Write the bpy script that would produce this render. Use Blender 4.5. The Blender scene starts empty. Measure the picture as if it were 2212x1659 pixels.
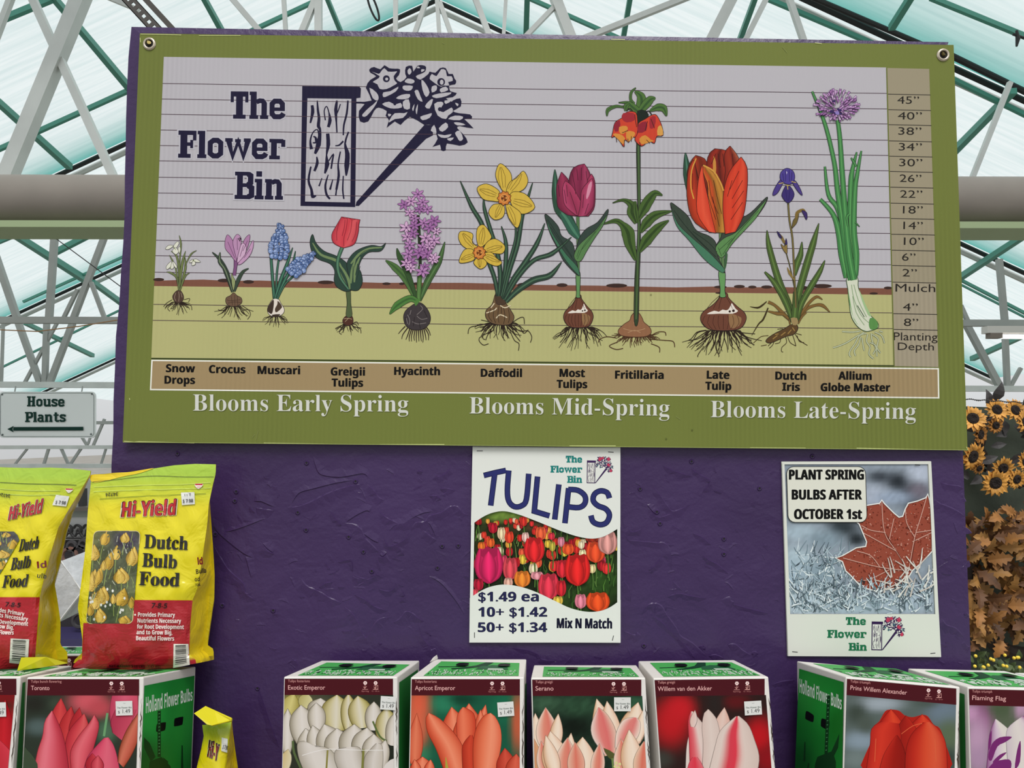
import bpy, math, random
from mathutils import Vector
from mathutils.geometry import tessellate_polygon
random.seed(7)
SC = bpy.context.scene
COL = SC.collection

# ---------------------------------------------------------------- camera
FW, FH, FPX = 2212.0, 1659.0, 1661.0
PITCH, YAW, ROLL = 0.06990887, 0.01072508, 0.00861219
EYE = Vector((-0.06352843, -1.11254869, 1.55))
fwd = Vector((math.sin(YAW)*math.cos(PITCH), math.cos(YAW)*math.cos(PITCH), math.sin(PITCH)))
rt = fwd.cross(Vector((0, 0, 1))).normalized()
up = rt.cross(fwd)
rt, up = math.cos(ROLL)*rt + math.sin(ROLL)*up, -math.sin(ROLL)*rt + math.cos(ROLL)*up
cd = bpy.data.cameras.new('camera')
cd.sensor_width = 36.0
cd.lens = 36.0*FPX/FW
cd.clip_start = 0.02
cd.clip_end = 500
cam = bpy.data.objects.new('camera', cd)
COL.objects.link(cam)
from mathutils import Matrix
m = Matrix((rt, up, -fwd)).transposed().to_4x4()
m.translation = EYE
cam.matrix_world = m
SC.camera = cam

# ---------------------------------------------------------------- sky and exposure
SC.view_settings.view_transform = 'Standard'
SC.view_settings.look = 'None'
SC.view_settings.exposure = 0.0
SC.view_settings.gamma = 1.0
w = bpy.data.worlds.new('overcast_sky')
SC.world = w
w.use_nodes = True
nt = w.node_tree
nt.nodes.clear()
tc = nt.nodes.new('ShaderNodeTexCoord')
sx = nt.nodes.new('ShaderNodeSeparateXYZ')
rp = nt.nodes.new('ShaderNodeValToRGB')
bg = nt.nodes.new('ShaderNodeBackground')
wo = nt.nodes.new('ShaderNodeOutputWorld')
nt.links.new(tc.outputs['Generated'], sx.inputs[0])
mr = nt.nodes.new('ShaderNodeMapRange')
mr.inputs[1].default_value = -1
mr.inputs[2].default_value = 1
nt.links.new(sx.outputs[2], mr.inputs[0])
nt.links.new(mr.outputs[0], rp.inputs[0])
nt.links.new(rp.outputs[0], bg.inputs[0])
nt.links.new(bg.outputs[0], wo.inputs[0])
rp.color_ramp.elements[0].position = 0.40
rp.color_ramp.elements[0].color = (0.42, 0.41, 0.40, 1)
rp.color_ramp.elements[1].position = 0.56
rp.color_ramp.elements[1].color = (1.0, 1.03, 1.05, 1)
bg.inputs[1].default_value = 0.78
sd_ = bpy.data.lights.new('sun_through_haze', 'SUN')
sd_.energy = 2.2
sd_.angle = math.radians(28)
sd_.color = (1.0, 0.985, 0.96)
so_ = bpy.data.objects.new('sun_through_haze', sd_)
COL.objects.link(so_)
so_.rotation_euler = (math.radians(35), 0, math.radians(8))

# ---------------------------------------------------------------- helpers
def ray(px, py):
    return fwd*FPX + rt*(px-FW/2) + up*(FH/2-py)
def U(px, py, d):
    """point seen at pixel (px,py) at distance d along the room's depth (y)"""
    r = ray(px, py)
    return EYE + r*(d/r.y)
def plane_hit(p0, n, px, py):
    r = ray(px, py)
    return EYE + r*((p0-EYE).dot(n)/r.dot(n))
def lin(c):
    c /= 255.0
    return c/12.92 if c <= 0.04045 else ((c+0.055)/1.055)**2.4
def hexlin(h, E=1.0):
    return tuple(min(0.93, lin(int(h[i:i+2], 16))/E) for i in (0, 2, 4))
def S2(s):
    """flat numbers -> list of 2-d points"""
    if not isinstance(s, str): return list(s)
    n = [float(q) for q in s.split()]
    return list(zip(n[0::2], n[1::2]))
def smooth(p, closed=False, n=4):
    if len(p) < 3: return p
    out = []
    L = len(p)
    rng = range(L if closed else L-1)
    for i in rng:
        if closed: a, b, c, d = p[i-1], p[i], p[(i+1) % L], p[(i+2) % L]
        else: a, b, c, d = p[max(i-1, 0)], p[i], p[i+1], p[min(i+2, L-1)]
        for k in range(n):
            t = k/n
            out.append(tuple(0.5*(2*b[j]+(c[j]-a[j])*t+(2*a[j]-5*b[j]+4*c[j]-d[j])*t*t+(3*b[j]-a[j]-3*c[j]+d[j])*t**3) for j in (0, 1)))
    if not closed: out.append(tuple(p[-1]))
    return out
def tag(o, label=None, cat=None, group=None, kind=None):
    if label: o['label'] = label
    if cat: o['category'] = cat
    if group: o['group'] = group
    if kind: o['kind'] = kind
    return o
def thing(name, loc, label, cat, group=None):
    o = bpy.data.objects.new(name, None)
    o.empty_display_size = 0.05
    COL.objects.link(o)
    o.location = loc
    return tag(o, label, cat, group)
def wloc(o):
    v = Vector((0, 0, 0))
    while o is not None:
        v += o.location
        o = o.parent
    return v
def mesh_obj(name, v, f, mats, parent=None, fm=None, flat=True, cols=None):
    me = bpy.data.meshes.new(name)
    off = wloc(parent) if parent else Vector((0, 0, 0))
    me.from_pydata([tuple(Vector(q)-off) for q in v], [], f)
    if not isinstance(mats, (list, tuple)): mats = [mats]
    for q in mats: me.materials.append(q)
    if fm:
        for p, i in zip(me.polygons, fm): p.material_index = i
    if not flat:
        for p in me.polygons: p.use_smooth = True
    if cols:
        a = me.color_attributes.new('Col', 'FLOAT_COLOR', 'POINT')
        a.data.foreach_set('color', [x for c in cols for x in (c[0], c[1], c[2], 1.0)])
    me.update()
    o = bpy.data.objects.new(name, me)
    COL.objects.link(o)
    if parent: o.parent = parent
    return o
class MB:
    """collects solid shapes into one mesh"""
    def __init__(s): s.v, s.f, s.m = [], [], []
    def add(s, v, f, m=0):
        b = len(s.v)
        s.v += [Vector(q) for q in v]
        s.f += [tuple(i+b for i in q) for q in f]
        s.m += [m]*len(f)
    def hexa(s, p, m=0):
        """8 corners: bottom ring then top ring (same order)"""
        s.add(p, [(0, 3, 2, 1), (4, 5, 6, 7), (0, 1, 5, 4), (1, 2, 6, 5), (2, 3, 7, 6), (3, 0, 4, 7)], m)
    def box(s, x0, x1, y0, y1, z0, z1, m=0):
        s.hexa([(x0, y0, z0), (x1, y0, z0), (x1, y1, z0), (x0, y1, z0), (x0, y0, z1), (x1, y0, z1), (x1, y1, z1), (x0, y1, z1)], m)
    def tube(s, pts, r, n=8, m=0, square=False, cap=True):
        pts = [Vector(p) for p in pts]
        rs = r if isinstance(r, (list, tuple)) else [r]*len(pts)
        if square: n = 4
        b = len(s.v)
        ref = None
        for i, p in enumerate(pts):
            t = (pts[min(i+1, len(pts)-1)]-pts[max(i-1, 0)]).normalized()
            if ref is None: ref = Vector((0, 0, 1)) if abs(t.z) < 0.9 else Vector((0, 1, 0))
            a = t.cross(ref).normalized()
            c = a.cross(t)
            ref = c
            for k in range(n):
                an = 2*math.pi*(k+(0.5 if square else 0))/n
                q = rs[i]*(1.414 if square else 1)
                s.v.append(p+a*math.cos(an)*q+c*math.sin(an)*q)
        for i in range(len(pts)-1):
            for k in range(n):
                s.f.append((b+i*n+k, b+i*n+(k+1) % n, b+(i+1)*n+(k+1) % n, b+(i+1)*n+k))
                s.m.append(m)
        if cap:
            s.f.append(tuple(b+k for k in range(n))[::-1]); s.m.append(m)
            s.f.append(tuple(b+(len(pts)-1)*n+k for k in range(n))); s.m.append(m)
    def obj(s, name, mats, parent=None, flat=True):
        return mesh_obj(name, s.v, s.f, mats, parent, s.m, flat)

# ---------------------------------------------------------------- materials
MATS = {}
def mat(name, col, rough=0.5, metal=0.0, E=0.7, bump=None, vary=None, spec=0.5, coat=0.0, trans=None, emit=None):
    """col: colour as it shows under the room's daylight; bump=(scale,strength,detail); vary=(scale,amount)"""
    if name in MATS: return MATS[name]
    M = bpy.data.materials.new(name)
    M.use_nodes = True
    t = M.node_tree
    b = t.nodes['Principled BSDF']
    c = hexlin(col, E) if isinstance(col, str) else col
    b.inputs['Base Color'].default_value = (*c, 1)
    b.inputs['Roughness'].default_value = rough
    b.inputs['Metallic'].default_value = metal
    b.inputs['Specular IOR Level'].default_value = spec
    b.inputs['Coat Weight'].default_value = coat
    b.inputs['Coat Roughness'].default_value = 0.15
    co = t.nodes.new('ShaderNodeTexCoord')
    if vary:
        n = t.nodes.new('ShaderNodeTexNoise')
        n.inputs['Scale'].default_value = vary[0]
        n.inputs['Detail'].default_value = 6
        t.links.new(co.outputs['Object'], n.inputs['Vector'])
        r = t.nodes.new('ShaderNodeValToRGB')
        k = vary[1]
        r.color_ramp.elements[0].position = 0.3
        r.color_ramp.elements[1].position = 0.7
        r.color_ramp.elements[0].color = (*[x*(1-k) for x in c], 1)
        r.color_ramp.elements[1].color = (*[min(1, x*(1+k)) for x in c], 1)
        t.links.new(n.outputs['Fac'], r.inputs['Fac'])
        t.links.new(r.outputs['Color'], b.inputs['Base Color'])
    if bump:
        n = t.nodes.new('ShaderNodeTexNoise')
        n.inputs['Scale'].default_value = bump[0]
        n.inputs['Detail'].default_value = bump[2]
        t.links.new(co.outputs['Object'], n.inputs['Vector'])
        u = t.nodes.new('ShaderNodeBump')
        u.inputs['Strength'].default_value = bump[1]
        u.inputs['Distance'].default_value = 0.01
        t.links.new(n.outputs['Fac'], u.inputs['Height'])
        t.links.new(u.outputs['Normal'], b.inputs['Normal'])
    if emit:
        b.inputs['Emission Color'].default_value = (1, 0.98, 0.95, 1)
        b.inputs['Emission Strength'].default_value = emit
    MATS[name] = M
    return M
def flute_tint(t, colour):
    """the plastic's hollow flutes show as faint vertical streaks in patches"""
    co = t.nodes.new('ShaderNodeTexCoord')
    wv = t.nodes.new('ShaderNodeTexWave'); wv.bands_direction = 'X'
    wv.inputs['Scale'].default_value = 46.0; wv.inputs['Distortion'].default_value = 0.6
    no = t.nodes.new('ShaderNodeTexNoise'); no.inputs['Scale'].default_value = 3.0
    t.links.new(co.outputs['Object'], wv.inputs['Vector']); t.links.new(co.outputs['Object'], no.inputs['Vector'])
    rm = t.nodes.new('ShaderNodeMapRange')
    rm.inputs[1].default_value = 0.42; rm.inputs[2].default_value = 0.65; rm.inputs[3].default_value = 0.0; rm.inputs[4].default_value = 0.16
    t.links.new(no.outputs['Fac'], rm.inputs[0])
    mu = t.nodes.new('ShaderNodeMath'); mu.operation = 'MULTIPLY'
    t.links.new(wv.outputs['Fac'], mu.inputs[0]); t.links.new(rm.outputs[0], mu.inputs[1])
    mx = t.nodes.new('ShaderNodeMix'); mx.data_type = 'RGBA'; mx.blend_type = 'MULTIPLY'
    t.links.new(mu.outputs[0], mx.inputs[0]); t.links.new(colour, mx.inputs[6])
    mx.inputs[7].default_value = (0.35, 0.36, 0.36, 1)
    return mx.outputs[2]
def ink(name, rough=0.45, coat=0.0, flute=0.0):
    """printed surface: takes its colours from the print (attribute Col)"""
    if name in MATS: return MATS[name]
    M = bpy.data.materials.new(name)
    M.use_nodes = True
    t = M.node_tree
    b = t.nodes['Principled BSDF']
    a = t.nodes.new('ShaderNodeAttribute')
    a.attribute_name = 'Col'
    b.inputs['Roughness'].default_value = rough
    b.inputs['Specular IOR Level'].default_value = 0.12
    b.inputs['Coat Weight'].default_value = coat
    t.links.new(a.outputs['Color'], b.inputs['Base Color'])
    if flute:
        co = t.nodes.new('ShaderNodeTexCoord')
        wv = t.nodes.new('ShaderNodeTexWave')
        wv.bands_direction = 'X'
        wv.inputs['Scale'].default_value = 46.0
        wv.inputs['Distortion'].default_value = 0.4
        t.links.new(co.outputs['Object'], wv.inputs['Vector'])
        u = t.nodes.new('ShaderNodeBump')
        u.inputs['Strength'].default_value = flute
        u.inputs['Distance'].default_value = 0.001
        t.links.new(wv.outputs['Fac'], u.inputs['Height'])
        t.links.new(u.outputs['Normal'], b.inputs['Normal'])
        t.links.new(flute_tint(t, a.outputs['Color']), b.inputs['Base Color'])
    MATS[name] = M
    return M
INK = ink('printed_card', 0.5)
INK_SIGN = ink('printed_corrugated_plastic', 0.55, 0.0, 0.15)
INK_GLOSS = ink('printed_glossy_film', 0.35, 0.06)

# ---------------------------------------------------------------- lettering
_tx = {}
def uni(s, up_, lo_):
    return ''.join(chr(up_+ord(c)-65) if 'A' <= c <= 'Z' else chr(lo_+ord(c)-97) if 'a' <= c <= 'z' else c for c in s)
def _mesh_text(s, style, off):
    k = (s, style, off)
    if k in _tx: return _tx[k]
    b = s
    if style == 'serif': b = uni(s, 0x1D400, 0x1D41A)
    if style == 'serifit': b = uni(s, 0x1D468, 0x1D482)
    if style == 'bold':
        b = uni(s, 0x1D5D4, 0x1D5EE)
        b = ''.join(chr(0x1D7EC+ord(c)-48) if '0' <= c <= '9' else c for c in b)
    c = bpy.data.curves.new('lettering_source', 'FONT')
    c.body = b
    c.offset = off
    c.resolution_u = 3
    o = bpy.data.objects.new('lettering_source', c)
    COL.objects.link(o)
    dg = bpy.context.evaluated_depsgraph_get()
    e = o.evaluated_get(dg)
    me = e.to_mesh()
    v = [(q.co.x, q.co.y) for q in me.vertices]
    f = [tuple(p.vertices) for p in me.polygons]
    e.to_mesh_clear()
    bpy.data.objects.remove(o)
    bpy.data.curves.remove(c)
    _tx[k] = (v, f)
    return _tx[k]
_cap = {}
def cap(style, off):
    if (style, off) not in _cap:
        v, f = _mesh_text('H', style, off)
        _cap[(style, off)] = (min(q[1] for q in v), max(q[1] for q in v))
    return _cap[(style, off)]
SLAB = {  # slab-serif letters: R = bar x0 y0 x1 y1, S = stroke width then points; first number is the advance
 'T': (66, 'R 0 81 62 100|R 0 60 11 81|R 51 60 62 81|R 19 0 43 100|R 9 0 53 15'),
 'h': (70, 'R 4 0 25 100|R 0 87 10 100|R 0 0 31 14|R 37 0 66 14|R 42 0 61 58|S 17 24 62 36 67 46 66 52 58 52 40'),
 'e': (60, 'R 8 30 54 43|S 18 45 37 45 56 36 66 18 66 9 56 9 20 18 9 36 9 45 14 49 22'),
 'F': (66, 'R 7 0 31 100|R 0 84 62 100|R 50 64 62 86|R 0 0 43 15|R 30 44 46 57|R 41 36 51 66'),
 'l': (35, 'R 5 0 26 100|R 0 87 10 100|R 0 0 31 14'),
 'o': (60, 'S 18 9 36 9 18 20 9 34 9 45 18 45 57 34 66 20 66 9 57 9 36'),
 'w': (92, 'S 21 11 72 27 8 45 64 63 8 79 72|R 0 62 26 75|R 64 62 88 75|R 34 60 54 72'),
 'r': (60, 'R 6 0 26 75|R 0 62 10 75|R 0 0 37 14|R 24 59 48 75|R 41 46 55 72'),
 'B': (72, 'R 8 0 29 100|R 0 86 52 100|R 0 0 52 15|R 28 44 54 58|S 20 48 92 57 86 57 60 48 52|S 20 48 50 61 42 61 14 48 8'),
 'i': (37, 'R 6 0 27 75|R 0 62 10 75|R 0 0 33 14|R 5 83 26 103'),
 'n': (72, 'R 4 0 25 75|R 0 62 10 75|R 0 0 31 14|R 37 0 66 14|R 42 0 61 58|S 17 24 62 36 67 46 66 52 58 52 40'),
 'H': (78, 'R 7 0 28 100|R 44 0 65 100|R 0 86 33 100|R 38 86 71 100|R 0 0 33 15|R 38 0 71 15|R 26 43 46 57'),
 'u': (70, 'R 5 12 24 75|R 0 62 12 75|R 42 0 61 75|R 34 62 46 75|R 52 0 67 14|S 18 14 24 18 10 30 9 46 12'),
 's': (58, 'S 17 48 52 46 64 36 67 16 67 9 58 12 46 42 31 46 20 38 9 14 9 8 14 6 24'),
 'P': (70, 'R 8 0 29 100|R 0 86 52 100|R 0 0 41 15|S 20 48 92 59 84 59 58 48 48 28 48'),
 'a': (64, 'S 17 11 56 17 66 36 66 44 58 44 6|S 16 45 40 18 40 9 31 9 16 18 8 36 8 45 16|R 40 0 59 13'),
 't': (54, 'R 13 10 32 95|R 3 61 48 75|S 16 22 20 28 9 42 8 48 18'),
}

class Art:
    """flat printed artwork: coloured shapes on a surface. mapf(px,py,h) -> point, h metres above the surface"""
    STEP = 6e-6
    def __init__(s, mapf, E=0.95, base=1e-4):
        s.map, s.E, s.base = mapf, E, base
        s.v, s.f, s.c = [], [], []
        s.n = 0
        s.fr = (0, 0, 1.0)
        s.clip = None
        s.edge = 0.0
    def top(s): return s.base+s.n*s.STEP+6e-5
    def frame(s, ox, oy, k=4.0):
        s.fr = (ox, oy, k)
        return s
    def _p(s, p):
        ox, oy, k = s.fr
        return [(ox+x/k, oy+y/k) for x, y in S2(p)]
    def _put(s, pts, faces, cols, keep=False):
        s.n += 0.5 if keep else 1
        h = s.base+s.n*s.STEP
        if isinstance(cols, str): cols = [hexlin(cols, s.E)]*len(pts)
        if s.clip:
            pts, faces, cols = s._cut(list(pts), faces, list(cols))
            if not faces: return
        b = len(s.v)
        s.v += [s.map(x, y, h) for x, y in pts]
        s.c += cols
        for q in faces:
            p = [pts[i] for i in q]
            ar = sum(p[i-1][0]*p[i][1]-p[i][0]*p[i-1][1] for i in range(len(p)))
            q = tuple(i+b for i in q)
            s.f.append(q[::-1] if ar > 0 else q)
    def _cut(s, pts, faces, cols):
        """trims faces to the convex outline s.clip, blending colours at the cut"""
        C = s.clip
        n = len(C)
        ctr = (sum(q[0] for q in C)/n, sum(q[1] for q in C)/n)
        ed = []
        for i in range(n):
            (x0, y0), (x1, y1) = C[i-1], C[i]
            a, b = y1-y0, x0-x1
            c = -(a*x0+b*y0)
            k = 1 if a*ctr[0]+b*ctr[1]+c > 0 else -1
            ed.append((a*k, b*k, c*k))
        out = []
        dist = [[a*x+b*y+c for a, b, c in ed] for x, y in pts]
        for f in faces:
            if all(d >= 0 for i in f for d in dist[i]): out.append(f); continue
            if any(all(dist[i][k] < 0 for i in f) for k in range(n)): continue
            P = [(*pts[i], *cols[i]) for i in f]
            for a, b, c in ed:
                Q = []
                for i in range(len(P)):
                    u, v = P[i-1], P[i]
                    du, dv = a*u[0]+b*u[1]+c, a*v[0]+b*v[1]+c
                    if (du >= 0) != (dv >= 0):
                        t = du/(du-dv)
                        Q.append(tuple(p+(q-p)*t for p, q in zip(u, v)))
                    if dv >= 0: Q.append(v)
                P = Q
                if len(P) < 3: break
            if len(P) < 3: continue
            o = len(pts)
            pts += [q[:2] for q in P]; cols += [q[2:] for q in P]
            out.append(tuple(range(o, o+len(P))))
        return pts, out, cols
    def poly(s, p, col, sm=4, keep=False, raw=False):
        p = p if raw else s._p(p)
        if sm: p = smooth(p, True, sm)
        tri = tessellate_polygon([[Vector((x, y, 0)) for x, y in p]])
        s._put(p, tri, col, keep)
    def rect4(s, p, col, keep=False):
        p = s._p(p)
        s._put(p, [(0, 1, 2, 3)], col, keep)
    def line(s, p, w, col, sm=4, closed=False, taper=None, keep=False, raw=False):
        """ribbon of width w px; taper=(w0,w1) or list of widths along it"""
        p = p if raw else s._p(p)
        if sm: p = smooth(p, closed, sm)
        L = len(p)
        if L < 2: return
        pts, fs = [], []
        for i, (x, y) in enumerate(p):
            a = p[i-1] if (i or closed) else p[i]
            b = p[(i+1) % L] if (i < L-1 or closed) else p[i]
            d0 = (x-a[0], y-a[1]); d1 = (b[0]-x, b[1]-y)
            l0 = math.hypot(*d0) or 1e-9; l1 = math.hypot(*d1) or 1e-9
            tx, ty = d0[0]/l0+d1[0]/l1, d0[1]/l0+d1[1]/l1
            if a == p[i]: tx, ty = d1
            if b == p[i]: tx, ty = d0
            l = math.hypot(tx, ty) or 1e-9
            nx, ny = -ty/l, tx/l
            t = i/(L-1)
            if taper is None: ww = w
            elif len(taper) == 2: ww = taper[0]+(taper[1]-taper[0])*t
            else:
                q = t*(len(taper)-1); j = min(int(q), len(taper)-2)
                ww = taper[j]+(taper[j+1]-taper[j])*(q-j)
            mt = 1.0
            if not sm and a != p[i] and b != p[i]:
                cs = (d0[0]*d1[0]+d0[1]*d1[1])/(l0*l1)
                mt = min(1.6, 1/max(0.3, math.sqrt(max(0, (1+cs)/2))))
            pts += [(x+nx*ww/2*mt, y+ny*ww/2*mt), (x-nx*ww/2*mt, y-ny*ww/2*mt)]
        for i in range(L if closed else L-1):
            j = (i+1) % L
            fs.append((2*i, 2*i+1, 2*j+1, 2*j))
        s._put(pts, fs, col, keep)
    def lines(s, lst, w, col, sm=4, taper=None):
        s.n += 0.5
        for p in lst: s.line(p, w, col, sm, False, taper, keep=True)
    def shape(s, p, fill, lw=1.0, lc='1c1418', sm=4):
        s.poly(p, fill, sm)
        if lw: s.line(p, lw, lc, sm, True)
    def disc(s, x, y, r, col, ry=None, n=14, keep=False, ang=0):
        ry = ry or r
        ox, oy, k = s.fr
        ca, sa = math.cos(ang), math.sin(ang)
        p = []
        for i in range(n):
            a, b = r*math.cos(2*math.pi*i/n), ry*math.sin(2*math.pi*i/n)
            p.append((ox+x/k+(a*ca-b*sa)/k, oy+y/k+(a*sa+b*ca)/k))
        s._put(p, [tuple(range(n))], col, keep)
    def loft(s, A, B, cols, vcols=None, n=14, sm=True, lw=0, lc='5a1a1a'):
        """fills between edge A and edge B (base to tip) with colour stops across; vcols: multipliers base->tip"""
        A, B = s._p(A), s._p(B)
        def rs(p):
            p = smooth(p, False, 5) if sm and len(p) > 2 else p
            d = [0]
            for i in range(1, len(p)): d.append(d[-1]+math.hypot(p[i][0]-p[i-1][0], p[i][1]-p[i-1][1]))
            out = []; j = 0
            for k in range(n):
                t = d[-1]*k/(n-1)
                while j < len(d)-2 and d[j+1] < t: j += 1
                q = (t-d[j])/((d[j+1]-d[j]) or 1e-9)
                out.append((p[j][0]+(p[j+1][0]-p[j][0])*q, p[j][1]+(p[j+1][1]-p[j][1])*q))
            return out
        A, B = rs(A), rs(B)
        m = max(6, 2*len(cols))
        st = [[lin(int(c[i:i+2], 16)) for i in (0, 2, 4)] for c in cols]
        def ramp(st, t):
            q = t*(len(st)-1); j = min(int(q), len(st)-2); q -= j
            return [a+(b-a)*q for a, b in zip(st[j], st[j+1])]
        pts, cs, fs = [], [], []
        for k in range(n):
            for i in range(m+1):
                t = i/m
                pts.append((A[k][0]+(B[k][0]-A[k][0])*t, A[k][1]+(B[k][1]-A[k][1])*t))
                c = ramp(st, t)
                if vcols:
                    q = k/(n-1)*(len(vcols)-1); j = min(int(q), len(vcols)-2); q -= j
                    if isinstance(vcols[0], str):   # a second colour laid over: 'rrggbbAA'
                        va, vb = vcols[j], vcols[j+1]
                        ca = [lin(int(va[z:z+2], 16)) for z in (0, 2, 4)]+[int(va[6:8], 16)/255]
                        cb = [lin(int(vb[z:z+2], 16)) for z in (0, 2, 4)]+[int(vb[6:8], 16)/255]
                        o = [x+(y-x)*q for x, y in zip(ca, cb)]
                        c = [x+(y-x)*o[3] for x, y in zip(c, o)]
                    else:
                        g = vcols[j]+(vcols[j+1]-vcols[j])*q
                        c = [x*g for x in c]
                cs.append(tuple(min(0.93, x/s.E) for x in c))
        for k in range(n-1):
            for i in range(m):
                a = k*(m+1)+i
                fs.append((a, a+1, a+m+2, a+m+1))
        s._put(pts, fs, cs)
        if lw: s.line(A+B[::-1], lw, lc, 0, True, raw=True)
        elif s.edge:
            q = ['%02x%02x%02x' % tuple(int(int(c_[i:i+2], 16)*0.66) for i in (0, 2, 4)) for c_ in (cols[0], cols[-1])]
            s.line(A, s.edge, q[0], 0, taper=(s.edge*1.3, s.edge*0.6), raw=True, keep=True)
            s.line(B, s.edge, q[1], 0, taper=(s.edge*1.3, s.edge*0.6), raw=True, keep=True)
    def blur(s, quad, base, blobs, nx=28, ny=28, clip=None, grain=0):
        """soft out-of-focus picture area: colour blobs (x,y,r,colour[,ry]) melted together on a fine grid"""
        q = s._p(quad)
        bl = []
        ox, oy, k = s.fr
        for b in blobs:
            bl.append((ox+b[0]/k, oy+b[1]/k, b[2]/k, [lin(int(b[3][i:i+2], 16)) for i in (0, 2, 4)], (b[4] if len(b) > 4 else b[2])/k))
        b0 = [lin(int(base[i:i+2], 16)) for i in (0, 2, 4)]
        rnd = random.Random(3)
        pts, cs, fs = [], [], []
        for j in range(ny+1):
            for i in range(nx+1):
                u, v = i/nx, j/ny
                x = (q[0][0]*(1-u)+q[1][0]*u)*(1-v)+(q[3][0]*(1-u)+q[2][0]*u)*v
                y = (q[0][1]*(1-u)+q[1][1]*u)*(1-v)+(q[3][1]*(1-u)+q[2][1]*u)*v
                c = list(b0)
                for bx, by, r, cc, ry in bl:
                    a = math.exp(-(((x-bx)/r)**2+((y-by)/ry)**2)**1.5)
                    c = [p+(o-p)*a for p, o in zip(c, cc)]
                if grain:
                    g = 1+rnd.uniform(-grain, grain)
                    c = [p*g for p in c]
                pts.append((x, y)); cs.append(tuple(min(0.93, p/s.E) for p in c))
        for j in range(ny):
            for i in range(nx):
                a = j*(nx+1)+i
                f = (a, a+1, a+nx+2, a+nx+1)
                if clip:
                    xm = sum(pts[z][0] for z in f)/4; ym = sum(pts[z][1] for z in f)/4
                    if not clip(xm, ym): continue
                fs.append(f)
        s._put(pts, fs, cs)
    def fill(s, quad, col, nx=12, ny=12):
        s.blur(quad, col, [], nx, ny)
    def petal(s, bx, by, tx, ty, w, cols, bend=0.0, prof=(0.5, 0.88, 1.0, 0.86, 0.5, 0.0), vcols=None, lw=0, lc='5a1a1a', n=12):
        """one petal from base to tip, w wide, bent sideways"""
        dx, dy = tx-bx, ty-by
        l = math.hypot(dx, dy); nx, ny = -dy/l, dx/l
        A, B = [], []
        for i, q in enumerate(prof):
            t = i/(len(prof)-1)
            o = bend*4*t*(1-t)*l
            cx, cy = bx+dx*t+nx*o, by+dy*t+ny*o
            A.append((cx-nx*w/2*q, cy-ny*w/2*q)); B.append((cx+nx*w/2*q, cy+ny*w/2*q))
        s.loft(A, B, cols, vcols, n, True, lw, lc)
    def text(s, t, a, b, h, col, style='gill', off=0.0, up_=None, keep=False, warp=None, fat=0.0):
        """lettering with its baseline from a to b (pixels in the current frame), capital height h"""
        v, f = _mesh_text(t, style, off)
        if not v: return
        y0, y1 = cap(style, off)
        ox, oy, k = s.fr
        ax, ay, bx, by = ox+a[0]/k, oy+a[1]/k, ox+b[0]/k, oy+b[1]/k
        x0 = min(q[0] for q in v); x1 = max(q[0] for q in v)
        dx, dy = bx-ax, by-ay
        l = math.hypot(dx, dy)
        ux, uy = up_ if up_ else (dy/l, -dx/l)
        h /= k
        pts = []
        for x, y in v:
            tt = (x-x0)/(x1-x0); g = (y-y0)/(y1-y0)
            px, py = ax+dx*tt+ux*h*g, ay+dy*tt+uy*h*g
            if warp: px, py = warp(px, py)
            pts.append((px, py))
        s._put(pts, f, col, keep)
        if fat:
            for q in (-fat, fat): s._put([(x+q, y) for x, y in pts], f, col, True)
            s._put([(x, y-fat*0.7) for x, y in pts], f, col, True)
    def slab(s, t, a, b, h, col, grow=0.0, keep=False):
        """slab-serif lettering"""
        ox, oy, k = s.fr
        ax, ay, bx, by = ox+a[0]/k, oy+a[1]/k, ox+b[0]/k, oy+b[1]/k
        adv = 0; tot = 0
        for c in t: tot = adv+SLAB[c][0]-5; adv += SLAB[c][0]
        dx, dy = (bx-ax)/tot, (by-ay)/tot
        l = math.hypot(bx-ax, by-ay)
        ux, uy = (by-ay)/l*h/k/100, -(bx-ax)/l*h/k/100
        T = lambda x, y: (ax+dx*x+ux*y, ay+dy*x+uy*y)
        s.n += 0.5
        adv = 0
        sc = math.hypot(dx, dy)
        g = grow/sc
        for c in t:
            for part in SLAB[c][1].split('|'):
                q = part.split(); n = [float(z) for z in q[1:]]
                if q[0] == 'R':
                    x0, y0, x1, y1 = n
                    p = [T(adv+x0-g, y0-g), T(adv+x1+g, y0-g), T(adv+x1+g, y1+g), T(adv+x0-g, y1+g)]
                    s._put(p, [(0, 1, 2, 3)], col, True)
                else:
                    p = [T(adv+n[i], n[i+1]) for i in range(1, len(n), 2)]
                    s.line(p, (n[0]*0.5*(sc+h/k/100)+2*grow), col, 0, keep=True, raw=True, closed=(p[0] == p[-1]))
            adv += SLAB[c][0]
    def obj(s, name, parent, material=None, label=None):
        o = mesh_obj(name, s.v, s.f, material or INK, parent, cols=s.c)
        if label: o['label'] = label
        return o

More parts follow.
